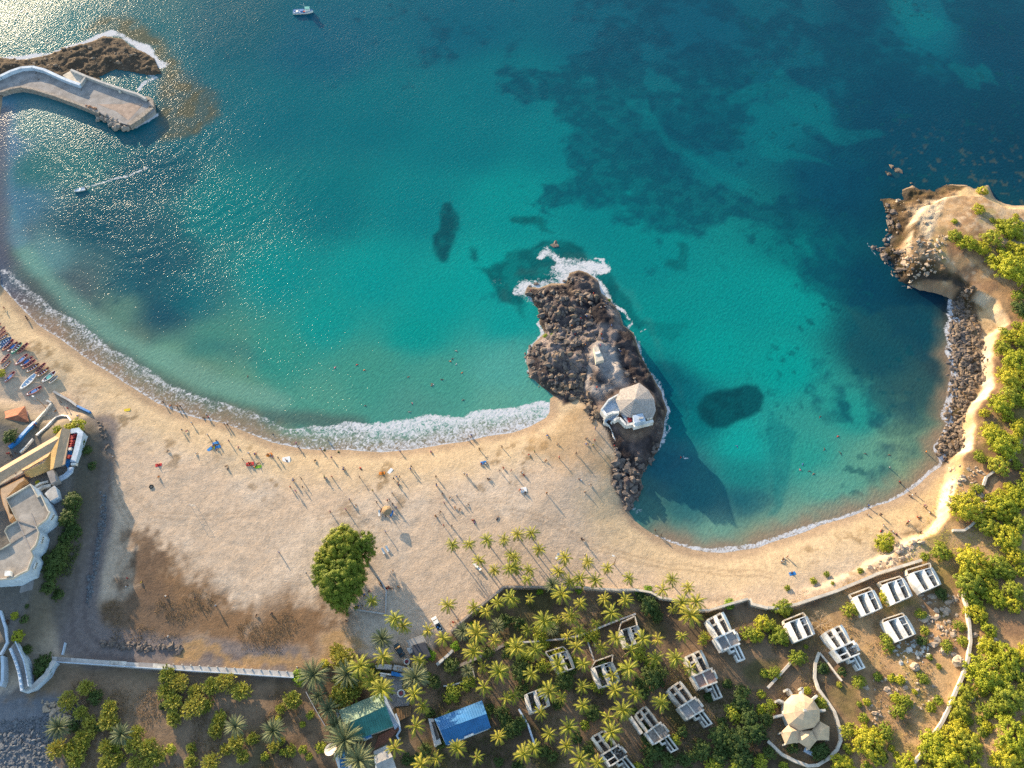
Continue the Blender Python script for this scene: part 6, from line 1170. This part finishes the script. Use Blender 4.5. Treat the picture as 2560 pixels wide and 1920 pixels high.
def motorboat():
    x, y = up(T(0,0,"690,1642")[0], .3); rz = R(200); e = thing('motorboat', 'small white motorboat trailing a wake in the left bay', 'boat', (x, y, 0), rz); L, B = 4.2, 1.6; k = MB(); ring = []
    for i in range(11):
        t = i / 10; w_ = max(.03, B / 2 * (1 - max(0, (t - .5) / .5) ** 2.3)); xx = (t - .5) * L; ring.append([(xx, -w_, .5 + .2 * t), (xx, -w_ * .7, -.2), (xx, w_ * .7, -.2), (xx, w_, .5 + .2 * t)])
    for a, b_ in zip(ring[:-1], ring[1:]): [k.face([a[j], b_[j], b_[j + 1], a[j + 1]]) for j in range(3)]
    k.face(ring[0]); k.build('hull', wb, e); k = MB()
    for a, b_ in zip(ring[:-1], ring[1:]): k.face([(a[0][0], a[0][1] * .86, a[0][2] - .12), (a[3][0], a[3][1] * .86, a[3][2] - .12), (b_[3][0], b_[3][1] * .86, b_[3][2] - .12), (b_[0][0], b_[0][1] * .86, b_[0][2] - .12)][::-1])
    k.build('deck', bluew, e); k = MB(); k.box((-.2, 0, .45), (.5, 1.2, .3)); k.build('seat', wb, e); k = MB(); k.box((-2.2, 0, .1), (.35, .35, .9)); k.build('outboard_motor', dark, e)
motorboat()
# ---------------------------------------------------------------- vehicles
def wheels(e, xs, yw, r_):
    for xx in xs:
        for yy in (-yw, yw): k = MB(); k.tube([(xx, yy - .11, r_), (xx, yy + .11, r_)], r_, 14); w_ = k.build('wheel', mat('tyre_rubber', (.02, .02, .02), .9), e); k = MB(); k.tube([(xx, yy - .12, r_), (xx, yy + .12, r_)], r_ * .55, 10); k.build('rim', steel, w_)
def lathe_body(k, prof, y0, y1, tuck=.12):
    n = len(prof); b0 = len(k.v); k.v += [(x, y0 + (tuck if z > 1.0 else 0), z) for x, z in prof] + [(x, y1 - (tuck if z > 1.0 else 0), z) for x, z in prof]
    k.f += [tuple(range(b0, b0 + n)), tuple(range(b0 + 2 * n - 1, b0 + n - 1, -1))]; k.m += [0, 0]
    for i in range(n): j = (i + 1) % n; k.f.append((b0 + j, b0 + i, b0 + n + i, b0 + n + j)); k.m.append(0)
def pickup():
    A_ = G(T(1,3,"1530,352")[0], .9); B_ = G(T(1,3,"1598,478")[0], .9); L = math.dist(A_[:2], B_[:2]); s_ = L / 5.1; rz = math.atan2(A_[1] - B_[1], A_[0] - B_[0]); x, y = (A_[0] + B_[0]) / 2, (A_[1] + B_[1]) / 2
    e = thing('pickup_truck', 'white pickup truck with loaded bed parked on the sand', 'pickup truck', (x, y, hz(x, y)), rz); e.scale = (s_ * .95, s_, s_)
    k = MB(); lathe_body(k, [(2.55, .5), (2.5, .95), (1.6, 1.08), (1.15, 1.62), (-.05, 1.65), (-.25, 1.02), (-.3, .45)], -.85, .85); b_ = k.build('cab', wb, e); 
    k = MB(); k.face([(1.62, -.72, 1.10), (1.62, .72, 1.10), (1.18, .66, 1.60), (1.18, -.66, 1.60)]); k.v = [(a + .03, c_, d + .02) for a, c_, d in k.v]; k.build('windscreen', glassd, b_)
    k = MB(); k.face([(-.27, -.68, 1.1), (-.27, .68, 1.1), (-.12, .62, 1.55), (-.12, -.62, 1.55)][::-1]); k.v = [(a - .04, c_, d) for a, c_, d in k.v]; k.build('rear_window', glassd, b_)
    k = MB(); k.box((-1.45, 0, .5), (2.3, 1.7, .12)); k.build('bed_floor', dark, e)
    for yy in (-.82, .82): k = MB(); k.box((-1.45, yy, .5), (2.3, .08, .55)); k.build('bed_side', wb, e)
    k = MB(); k.box((-2.58, 0, .5), (.08, 1.7, .55)); k.build('tailgate', wb, e)
    for q in ((-1.0, .3, .5, bluei), (-1.7, -.2, .45, wb), (-2.1, .35, .35, concl), (-1.2, -.45, .35, dark)): k = MB(); k.box((q[0], q[1], .62), (q[2], q[2], q[2] * .8), .3); tag(k.build('cargo_box', q[3], e), None, None)
    wheels(e, (1.65, -1.6), .8, .36)
    for yy in (-.6, .6): k = MB(); k.box((2.53, yy, .68), (.06, .3, .16)); k.build('headlight', mat('lamp_glass', (.7, .7, .65), .2), e)
pickup()
def car():
    A_ = G(T(1,3,"1207,588")[0], .7); B_ = G(T(1,3,"1268,692")[0], .7); L = math.dist(A_[:2], B_[:2]); s_ = L / 4.3; rz = math.atan2(A_[1] - B_[1], A_[0] - B_[0]); x, y = (A_[0] + B_[0]) / 2, (A_[1] + B_[1]) / 2
    e = thing('parked_car', 'dark car with blue sheen parked beside the beach bar', 'car', (x, y, hz(x, y)), rz); e.scale = (s_,) * 3; cp = mat('dark_car_paint', (.006, .03, .04), .25, .1, .5, spec=.6)
    k = MB(); lathe_body(k, [(2.15, .35), (2.15, .7), (1.2, .92), (-1.7, .95), (-2.15, .75), (-2.15, .35)], -.87, .87, 0); b_ = k.build('body', cp, e)
    k = MB(); lathe_body(k, [(1.15, .9), (.45, 1.42), (-1.2, 1.45), (-1.75, .92)], -.78, .78, .16); r_ = k.build('cabin', glassd, b_); k = MB(); k.prism([(.42, -.6), (.42, .6), (-1.15, .6), (-1.15, -.6)], 1.44, 1.485); k.build('roof_panel', cp, b_)
    wheels(e, (1.35, -1.35), .8, .33); 
    for yy in (-.6, .6): k = MB(); k.box((2.14, yy, .55), (.06, .35, .14)); k.build('headlight', mat('lamp_glass', (.7, .7, .65), .2), e)
car()
# ---------------------------------------------------------------- beach furniture
def hut():
    x, y, g = G(T(1,2,"1130,1092")[0], 2.2); e = thing('beach_parasol', 'straw beach parasol with chairs and people gathered around it', 'parasol', (x, y, g)); k = MB(); k.tube([(0, 0, -.3), (0, 0, 2.6)], .07, 8); k.build('pole', woodm, e); k = MB(); n = 16
    for (r0, z0), (r1, z1) in (((1.6, 2.0), (1.05, 2.3)), ((1.1, 2.26), (.5, 2.55)), ((.56, 2.52), (0.02, 2.75))):
        for i in range(n): t0, t1 = 6.2832 * i / n, 6.2832 * (i + 1) / n; j = random.uniform(.93, 1.07); k.face([(r0 * j * math.cos(t0), r0 * j * math.sin(t0), z0), (r0 * j * math.cos(t1), r0 * j * math.sin(t1), z0), (r1 * math.cos(t1), r1 * math.sin(t1), z1), (r1 * math.cos(t0), r1 * math.sin(t0), z1)])
    k.build('thatch', mat('straw_thatch', (.34, .23, .13), .95, .4, 4, .05), e)
hut()
def lounger(p, rz, m_, label):
    x, y, g = G(p, .3); e = thing('sun_lounger', label, 'sun lounger', (x, y, g), rz); k = MB(); k.box((-.25, 0, .3), (1.35, .62, .08)); k.build('seat', m_, e); k = MB(); k.prism([(.42, -.31), (1.0, -.31), (1.0, .31), (.42, .31)], .3, [.38, .75, .75, .38]); k.build('backrest', m_, e)
    for a, b_ in ((-.85, -.25), (-.85, .25), (.6, -.25), (.6, .25)): k = MB(); k.box((a, b_, -.05), (.06, .06, .36)); k.build('leg', steel, e)
lounger(T(1,2,"1100,1445")[0], R(118), wb, 'left of two white sun loungers on the open sand'); lounger(T(1,2,"1135,1425")[0], R(118), wb, 'right of two white sun loungers on the open sand')
lounger(T(1,2,"1172,1122")[0], R(70), bluei, 'blue lounger at the right side of the straw parasol'); lounger(T(1,2,"1065,1118")[0], R(95), wb, 'white lounger left of the straw parasol')
lounger(T(1,2,"1895,1565")[0], R(-40), wb, 'white lounger in the shade of a beach palm'); lounger(T(1,2,"1920,1590")[0], R(-40), wb, 'second white lounger under the same beach palm, nearer the grove'); lounger(T(2,2,"390,1490")[0], R(60), wb, 'pale lounger left of the lone beach palm by the lamp post')
def towel(p, rz, col, label, s_=(1.9, 1.0)):
    x, y, g = G(p, .02); k = MB(); k.prism([(-s_[0] / 2, -s_[1] / 2), (-s_[0] * .2, -s_[1] * .53), (s_[0] / 2, -s_[1] / 2), (s_[0] * .52, s_[1] * .1), (s_[0] / 2, s_[1] / 2), (-s_[0] / 2, s_[1] / 2)], -.15, .12); o = k.build('beach_towel', mat('towel_cloth', (1, 1, 1), .9, .2, 5, objcol=True), origin=(0, 0, 0)); o.location = (x, y, g); o.rotation_euler = (0, 0, rz); o.color = (*col, 1); tag(o, label, 'towel')
WH, BLU, ORA, YEL, RED, GRN = (.7, .7, .7), (.03, .2, .5), (.6, .2, .03), (.6, .45, .03), (.5, .04, .04), (.3, .5, .03)
towel(T(1,2,"262,655")[0], .2, WH, 'large white beach towel nearest the surf', (2.4, 2.0)); towel(T(1,2,"115,615")[0], .6, ORA, 'orange towel left of the large white one'); towel(T(1,2,"1090,772")[0], .1, ORA, 'orange towel right of the seaweed patches in mid beach'); towel(T(1,2,"1160,752")[0], 1.0, WH, 'small white towel right of the orange towel in mid beach')
towel(T(0,2,"1830,552")[0], .3, YEL, 'yellow towel in the crowd under blue cloths'); towel(T(0,2,"1815,560")[0], .9, BLU, 'blue towel at the left of the crowd'); towel(T(0,2,"1880,545")[0], .4, BLU, 'blue towel at the right of the crowd'); towel(T(0,2,"1862,512")[0], .4, BLU, 'blue towel at the top of the crowd')
towel(T(0,2,"2160,692")[0], .2, RED, 'red towel in the lower row of sunbathers', (2.4, 1.2)); towel(T(1,2,"20,715")[0], .2, GRN, 'lime green towel right of the red towel'); towel(T(0,2,"1098,225")[0], .2, YEL, 'lone yellow towel below the left surf'); towel(T(2,2,"100,915")[0], .2, WH, 'white sheet on the sand below the rock', (1.9, 1.6)); towel(T(1,2,"1965,680")[0], .2, BLU, 'blue towel on the beach near the rock'); towel(T(0,2,"1370,700")[0], .2, RED, 'red towel alone on the left open sand'); towel(T(3,2,"210,1638")[0], .2, BLU, 'blue towel near the bungalows on the small beach')
def tyre():
    x, y, g = G(T(0,2,"1307,886")[0], .1); k = MB(); pts = [(.55 * math.cos(6.2832 * i / 18), .55 * math.sin(6.2832 * i / 18), .12) for i in range(19)]; k.tube(pts, .17, 7, cap=False); tag(k.build('tyre', mat('tyre_rubber', (.02, .02, .02), .9), origin=(0, 0, 0)), 'dark tyre lying alone on the sand', 'tyre').location = (x, y, g)
tyre()
def lamp(p0, p1, label):
    x, y, g = G(p1, 0); h = 7.0; e = thing('lamp_post', label, 'lamp post', (x, y, g)); k = MB(); k.tube([(0, 0, -.3), (0, 0, h)], [.14, .08], 8); k.build('post', woodm, e); k = MB(); k.tube([(0, 0, h - .1), (-.8, .3, h + .1)], .05, 5); k.build('arm', steel, e); k = MB(); k.box((-.9, .35, h + .02), (.7, .4, .16), -.3); k.build('lamp_head', wb, e)
lamp(None, T(2,2,"880,1560")[0], 'tall lamp post on the sand right of the beach palms'); lamp(None, T(0,2,"400,205")[0], 'leaning wooden lamp post at the head of the ramp')
def goal():
    a = G(T(0,2,"1655,1063")[0]); b_ = G(T(0,2,"1710,1072")[0]); e = thing('goal_frame', 'thin volleyball net frame casting a striped shadow on the left sand', 'net frame', a)
    L = math.dist(a[:2], b_[:2]); rz = math.atan2(b_[1] - a[1], b_[0] - a[0]); e.rotation_euler = (0, 0, rz)
    for xx in (0, L): k = MB(); k.tube([(xx, 0, -.3), (xx, 0, 2.4)], .05, 6); k.build('post', steel, e)
    k = MB(); k.tube([(0, 0, 2.35), (L, 0, 2.35)], .03, 4)
    for i in range(8): k.tube([(L * i / 8, 0, 1.4), (L * i / 8, 0, 2.35)], .015, 3)
    k.tube([(0, 0, 1.4), (L, 0, 1.4)], .02, 4); k.build('net', wb, e)
goal()
# ---------------------------------------------------------------- people
skinm = mat('skin', (.14, .075, .045), .6, .1, 1); clothm = mat('clothing', (1, 1, 1), .85, .15, 3, objcol=True); hairm = mat('hair', (.012, .009, .008), .7, .1, 1); shortm = mat('dark_shorts', (.05, .05, .08), .8, .2, 2)
def person_mesh(pose):
    J = {'pel': (0, 0, .95), 'ch': (0, 0, 1.3), 'nk': (0, 0, 1.48), 'hd': (0, .02, 1.60), 'top': (0, .02, 1.68), 'sl': (-.18, 0, 1.40), 'el': (-.27, .02, 1.12), 'wl': (-.25, .14, .90), 'hl': (-.25, .18, .80), 'sr': (.18, 0, 1.40), 'er': (.27, .02, 1.12), 'wr': (.25, .12, .90), 'hr': (.25, .16, .80), 'kl': (-.11, .02, .50), 'al': (-.12, -.02, .08), 'tl': (-.12, .16, .04), 'kr': (.11, .02, .50), 'ar': (.12, -.02, .08), 'tr': (.12, .16, .04)}
    if pose == 'walk': J.update(kl=(-.11, .22, .52), al=(-.12, .18, .09), tl=(-.12, .36, .07), kr=(.11, -.10, .50), ar=(.12, -.38, .14), tr=(.12, -.24, .03), el=(-.25, -.14, 1.14), wl=(-.22, -.10, .92), hl=(-.22, -.06, .83), er=(.25, .14, 1.14), wr=(.22, .30, .98), hr=(.22, .36, .92))
    if pose == 'reach': J.update(el=(-.36, .16, 1.46), wl=(-.42, .30, 1.68), hl=(-.43, .34, 1.77), er=(.42, .06, 1.34), wr=(.60, .18, 1.40), hr=(.68, .22, 1.42))
    if pose == 'sit': 
        J = {k_: (v[0], v[1], v[2] - .82) for k_, v in J.items()}; J.update(kl=(-.14, .42, .42), al=(-.14, .72, .08), tl=(-.14, .88, .05), kr=(.14, .42, .42), ar=(.14, .72, .08), tr=(.14, .88, .05), ch=(0, -.08, .48), nk=(0, -.06, .66), hd=(0, -.02, .78), top=(0, -.02, .86), el=(-.28, -.22, .32), wl=(-.30, -.32, .10), hl=(-.30, -.36, .04), er=(.27, .14, .40), wr=(.20, .34, .42), hr=(.18, .42, .44))
    if pose == 'lie': J = {k_: (v[0], v[2] - .9, .13 + v[1] * .4) for k_, v in J.items()}; J.update(hd=(0, .70, .16), top=(0, .79, .16))
    if pose == 'swim': J = {k_: (v[0] * 1.1, (v[2] - 1.3) * .75, v[2] * .25 - .33) for k_, v in J.items()}; J.update(hd=(0, .12, .12), top=(0, .14, .22), nk=(0, .04, .03), el=(-.42, .05, -.02), wl=(-.62, .25, .02), hl=(-.68, .32, .02), er=(.42, .05, -.02), wr=(.62, .25, .02), hr=(.68, .32, .02))
    names = list(J); ix = {n_: i for i, n_ in enumerate(names)}
    ed = [('pel', 'ch'), ('ch', 'nk'), ('nk', 'hd'), ('hd', 'top'), ('ch', 'sl'), ('sl', 'el'), ('el', 'wl'), ('wl', 'hl'), ('ch', 'sr'), ('sr', 'er'), ('er', 'wr'), ('wr', 'hr'), ('pel', 'kl'), ('kl', 'al'), ('al', 'tl'), ('pel', 'kr'), ('kr', 'ar'), ('ar', 'tr')]
    rad = dict(pel=.15, ch=.15, nk=.06, hd=.105, top=.085, sl=.075, sr=.075, el=.05, er=.05, wl=.035, wr=.035, hl=.045, hr=.045, kl=.075, kr=.075, al=.05, ar=.05, tl=.04, tr=.04)
    me = bpy.data.meshes.new('sk'); me.from_pydata([J[n_] for n_ in names], [(ix[a], ix[b_]) for a, b_ in ed], []); o = bpy.data.objects.new('sk', me); COL.objects.link(o)
    md = o.modifiers.new('s', 'SKIN'); md.use_smooth_shade = True; sv = me.skin_vertices[0].data
    for i, n_ in enumerate(names): sv[i].radius = (rad[n_], rad[n_] * (.75 if n_ in ('ch', 'pel') else 1))
    sv[0].use_root = True; bpy.context.view_layer.update(); dg_ = bpy.context.evaluated_depsgraph_get(); m2 = bpy.data.meshes.new_from_object(o.evaluated_get(dg_)); bpy.data.objects.remove(o)
    m2.materials.clear(); [m2.materials.append(q) for q in (skinm, clothm, hairm, shortm)]
    jn = {n_: Vector(J[n_]) for n_ in names}
    for f in m2.polygons:
        c_ = f.center; near = min(names, key=lambda n_: (jn[n_] - c_).length - rad[n_])
        f.material_index = {'ch': 1, 'sl': 1, 'sr': 1, 'pel': 3, 'hd': 0, 'top': 2}.get(near, 0)
        mid = [(jn['pel'] + jn[q]) / 2 for q in ('kl', 'kr')]
        if near in ('kl', 'kr') and min((c_ - q).length for q in mid) < .16: f.material_index = 3
        if near == 'hd' and (c_ - jn['top']).length < .10: f.material_index = 2
    m2.name = 'person_' + pose; return m2
PM = {p: person_mesh(p) for p in ('stand', 'walk', 'reach', 'sit', 'lie', 'swim')}
CLO = {'white': (.7, .7, .7), 'red': (.5, .03, .03), 'blue': (.03, .15, .5), 'dark': (.03, .03, .04), 'orange': (.6, .2, .03), 'yellow': (.6, .45, .05), 'skin-toned': (.14, .075, .045), 'green': (.05, .25, .06), 'pink': (.6, .2, .3), 'grey': (.3, .3, .3)}
PV = {'stand': 'standing', 'walk': 'walking', 'reach': 'with raised arms', 'sit': 'sitting', 'lie': 'lying', 'swim': 'swimming'}
def people(c, r, s, grp, poses='stand walk walk reach sit'):
    ps = poses.split()
    for q in s.split():
        a = q.split(','); p = T(c, r, f"{a[0]},{a[1]}")[0]; pose = next((z for z in a[2:] if z in PM), random.choice(ps)); col = next((z for z in a[2:] if z in CLO), random.choice(['dark', 'dark', 'red', 'white', 'blue', 'skin-toned', 'skin-toned', 'orange', 'grey', 'pink']))
        x, y, g = G(p, .8 if pose in ('stand', 'walk', 'reach') else .2); o = bpy.data.objects.new('person', PM[pose]); COL.objects.link(o); z = max(g, 0); 
        if pose == 'swim': z = 0
        elif hz(x, y) < .0: z = max(hz(x, y), -.55)
        o.location = (x, y, z); o.rotation_euler = (0, 0, random.uniform(0, 6.28)); o.color = (*CLO[col], 1); sc = random.uniform(.8, .98); o.scale = (sc,) * 3
        tag(o, None, 'person', grp); PL.append((f'person {PV[pose]} in {col} clothes' if pose != 'swim' else 'swimmer', o, p))
people(0,2,"1410,155 1465,190 1525,190,orange 1555,190 1755,290 1780,260 1800,285 1940,345 1965,350 1655,335,white 1570,395 1610,410,pink,sit 1795,440,white 1870,490 1845,530,blue,sit 1880,560,sit 1835,545,sit,orange 1860,525,sit,dark 1975,490,pink 2060,545,sit 2150,600,white 2200,605,blue,sit 2095,650 2150,680,sit,red 2175,700,sit,red 2205,710,lie,orange 2140,700,sit,dark 1950,712,dark,sit 1970,735,dark,sit 1365,698,sit,red 1372,805,orange,sit 1690,600,sit,white 520,150 585,210 480,235,sit 670,275,blue,sit 300,350,red 312,365,dark 1455,575,sit,grey 975,628,sit,white", 'people on the long beach')
people(0,2,"560,112,sit 585,125,sit,red 610,140,sit 640,168,sit,blue 680,205,sit,red", 'people sitting along the low wall')
people(0,2,"80,600,red 95,615,dark 130,595 60,600,red", 'people in the alley below the ramp')
people(1,2,"145,430 345,510 368,545,white 620,480 105,605,sit,orange 125,612,sit,white 145,630 190,635,grey 262,658,lie,dark 510,665,sit 650,632 755,720,blue 752,738 905,730,red,lie 1088,768,sit,orange 590,800,green 592,815,sit 610,815,sit,white 655,800,red 320,820,white 320,832 390,815,dark 295,888 342,925 402,888 1188,817,dark 1214,803,blue 1240,800,dark 1230,852 1232,872,red 1175,935,white 1007,918,yellow 805,995 850,1055,white 775,1082 640,1100 1135,1005,red 1152,998 1180,1035 1212,1065,blue 1110,1060,white 1135,1053,white 1098,1075,sit,dark 1155,1098,sit,yellow 1120,1130,sit 1080,1098,sit 1118,1275,blue 1042,1020 1555,797 1558,865,dark 1562,878 1510,585 1245,580 1830,470,grey 1860,440 1858,455,orange 1340,712,dark 1335,735 1930,560 1948,688,red,sit 1968,680,blue,sit 1985,690,white,sit 1798,772 1822,785 1610,947 1682,975,white,sit 1735,962,white 1625,1025 1718,1065,orange 1762,1080 1592,1103 1548,1138 1820,1043,white,sit 1620,1220 1692,1225 1868,1178,red,sit 1885,1186,lie,pink 2002,818,dark,sit 2018,812,white,sit 2140,728,red,sit 2105,745 2205,745 2085,1158,lie,dark 200,1455,blue 432,1630 1170,1620,white,sit 15,690,sit 560,560 2125,540 895,802,skin-toned 0,600,red", 'people on the long beach')
people(2,2,"303,447,blue 402,520,grey 145,612,red,sit 195,580,green 408,635,red 295,660 640,520,blue,sit 702,530,yellow 105,788,red,sit 92,765,white,sit 95,918,white,sit 68,918,red,sit 115,935,sit 300,942,orange 602,1335,dark 604,1345,dark 590,825,white,lie 1238,1262 1290,1302 885,532,red 632,1475,white 720,380,blue 652,470,sit 715,485,red 555,595 668,868,sit,white 640,935,sit", 'people on the sand near the rock')
people(1,3,"8,335,dark 142,322,dark 778,385,dark 1150,95,sit,red 1160,108,sit,dark 1130,110,sit,red 1225,92,orange 885,255,blue,sit 935,160,sit,blue 905,260,sit,white 985,130,sit 1085,62,dark,sit 1100,85,blue,sit 1120,110,dark,sit 1740,370,white 358,792,white 1700,400,sit 1690,425,sit,white", 'people near the big tree and the grove')
people(0,3,"1100,20,red 1220,55,yellow,sit 1088,92,white,sit 1430,175,white,sit 1685,188,dark 1865,257,white 1452,523,white,sit 1440,792,white 70,380,dark 72,410,dark", 'people by the dirt road')
people(3,2,"870,1050,blue 870,1133,white 972,1122 982,1130 1225,967,dark 1245,962,white 1275,945 1355,1050 1368,1066,dark 1395,1110,white,sit 1208,1190,red 1200,1208,dark 1220,1185,white 1000,1223,white,sit 980,1265,lie 1105,1295,sit,pink 1310,1155,lie 1290,1150,sit 128,1520,sit,dark 145,1505,sit 120,1530,sit 205,1635,sit,dark 168,1490,red 1080,1275,sit,white 1320,1280,sit", 'people on the small beach')
people(3,2,"1058,715,white,stand 1143,840,stand 1150,848,walk,dark 1372,580,stand,orange 1525,640,stand,dark 1530,655,walk,dark", 'people wading in the small bay')
people(3,2,"450,280,swim 605,450,swim 490,560,swim 630,595,swim 300,690,swim 280,740,swim 360,750,swim 395,775,swim 845,600,swim 1050,610,swim", 'swimmers in the small bay', 'swim')
people(2,2,"1945,535,swim 1460,632,swim", 'swimmers in the small bay', 'swim')
people(1,1,"1730,1370,swim 1695,1440,swim 1680,1460,swim 1730,1485,swim 870,1490,swim 680,1515,swim 935,1535,swim 1315,1595,swim 1780,1560,swim 1605,1620,swim 1520,1655,swim", 'swimmers in the long bay', 'swim')
people(1,2,"945,185,swim 1350,165,swim 1325,240,swim 1790,135,swim 1515,12,swim 1530,4,swim", 'swimmers in the long bay', 'swim')
people(0,1,"2140,1590,swim 225,1080,dark,walk 235,1095,dark,walk 35,1000,red,walk", 'people by the left surf', 'swim')
people(2,1,"160,850,red 675,1085,red 770,995,white 805,990,white,sit 595,1095,red 645,1075,blue 635,1065,white 495,965 495,995,orange,sit 520,1155,orange,sit 545,1230,sit,red 775,1230,red 780,1270,blue 765,1325,pink 635,1320,orange 925,1360,white,sit 935,1375,blue,sit 680,1610,orange 705,880,red 860,1155 815,965", 'people on the rock')
people(2,2,"735,30,red,sit 460,20,white,sit 790,310,white,sit 1020,310,red,sit 1000,330,red,sit", 'people on the rock')
for o in list(C.objects):      # two stray test positions fall outside the land: a person cannot stand there
    pass
# ---------------------------------------------------------------- which one: labels that tell look-alikes apart
def lm(c, r, s, name): LM.append((name, T(c, r, s)[0]))
for a in [(1,3,"900,1220","the green-roofed house"), (1,3,"1785,1265","the blue-roofed house"), (1,3,"1565,415","the pickup truck"), (3,3,"300,1180","the domed hall"), (1,2,"770,1500","the big beach tree"), (2,2,"1080,180","the house on the rock"), (1,2,"1130,1095","the straw parasol"), (0,2,"250,1100","the old fort"), (3,3,"1150,450","the lone white bungalow"), (3,3,"450,330","the bare dry tree"), (2,3,"1840,520","the topmost stepped ruin"), (2,3,"1640,830","the red-ribbed ruin"), (2,3,"1540,1120","the third stepped ruin"), (2,3,"1250,1330","the fourth stepped ruin"), (2,3,"880,1530","the lowest stepped ruin"), (2,3,"810,850","the mid-grove ruin"), (2,3,"430,740","the leftmost grove ruin"), (2,3,"1040,510","the ruin by the dark tree"), (2,3,"215,1080","the shady grove ruin"), (2,2,"890,1520","the beach lamp post"), (1,3,"300,850","the causeway's right end"), (0,3,"450,720","the causeway's left end"), (0,3,"1500,790","the causeway posts"), (3,3,"1750,600","the hillside wall bend"), (3,3,"1500,1280","the hillside wall foot"), (3,3,"700,620","the lone long white ruin"), (3,2,"1560,900","the white cliff"), (3,1,"1800,900","the cliff corner"), (3,1,"1300,400","the rocky headland"), (3,2,"1620,300","the boulder shore"), (0,2,"100,290","the red-tiled house"), (0,2,"1860,530","the blue-towel crowd"), (1,2,"262,655","the large white towel"), (1,2,"1090,770","the mid-beach orange towel"), (2,2,"100,915","the white sheet"), (2,1,"745,1400","the block hut"), (1,2,"1990,700","the seaweed heap near the rock"), (2,2,"1900,180","the dark oval weed bed"), (1,2,"1700,1080","the middle ball players"), (1,3,"1237,640","the dark car"), (0,2,"1670,1060","the net frame"), (3,2,"1230,960","the wading trio"), (0,2,"350,730","the long tan hall"), (1,3,"1230,800","the gatehouse"), (0,3,"160,800","the stone stairway"), (0,3,"1050,1350","the lone lower-left date palm"), (3,3,"1130,50","the row of three bungalows"), (3,3,"2150,300","the upper right thicket"), (3,3,"2000,1500","the lower right thicket"), (3,2,"2100,900","the scrub above the white cliff"), (3,2,"2000,1500","the thicket behind the bungalow row"), (3,1,"2100,650","the headland thicket"), (3,1,"2150,1400","the clifftop thicket")]:
    lm(*a)
def sector(d):
    a = math.degrees(math.atan2(-d[1], d[0])) % 360; return ['right of', 'upper right of', 'above', 'upper left of', 'left of', 'lower left of', 'below', 'lower right of'][int((a + 22.5) // 45) % 8]
ORDW = ['nearest', 'second nearest', 'third nearest', 'fourth nearest', 'fifth nearest', 'sixth nearest', 'seventh nearest', 'eighth nearest', 'ninth nearest', 'tenth nearest', 'eleventh nearest', 'twelfth nearest']
ORD = ORDW + [f'{n_}th nearest' for n_ in range(13, 60)]
bk = {}
for kind, o, p in PL:
    nm = min(LM, key=lambda l: math.dist(l[1], p)); s_ = sector((p[0] - nm[1][0], p[1] - nm[1][1])); bk.setdefault((kind, nm[0], s_), []).append((math.dist(nm[1], p), o, p))
NN = {'coco': 'coconut palm', 'date': 'shaggy date palm'}
GG = {'coco': 'coconut palms of the beach and grove', 'date': 'date palms', 'feathery tree': 'feathery trees', 'swimmer': None}
for (kind, l, s_), L in bk.items():
    L.sort(key=lambda q: q[0])
    for i, (d, o, p) in enumerate(L):
        base = NN.get(kind, kind); o['label'] = f"{base} {s_} {l}" + (f", {ORD[i]}" if len(L) > 1 else "")
        o['kind'] = 'thing'
        if 'bush' in kind: o['group'] = 'bushes and low trees on the slopes'
        elif kind in GG and GG[kind]: o['group'] = GG[kind]
for L_ in (COCO_B, COCO, DATE, *BUSH.values(), PB.values()):
    for o in L_:
        if o not in used: 
            for ch in list(o.children): bpy.data.objects.remove(ch)
            bpy.data.objects.remove(o)
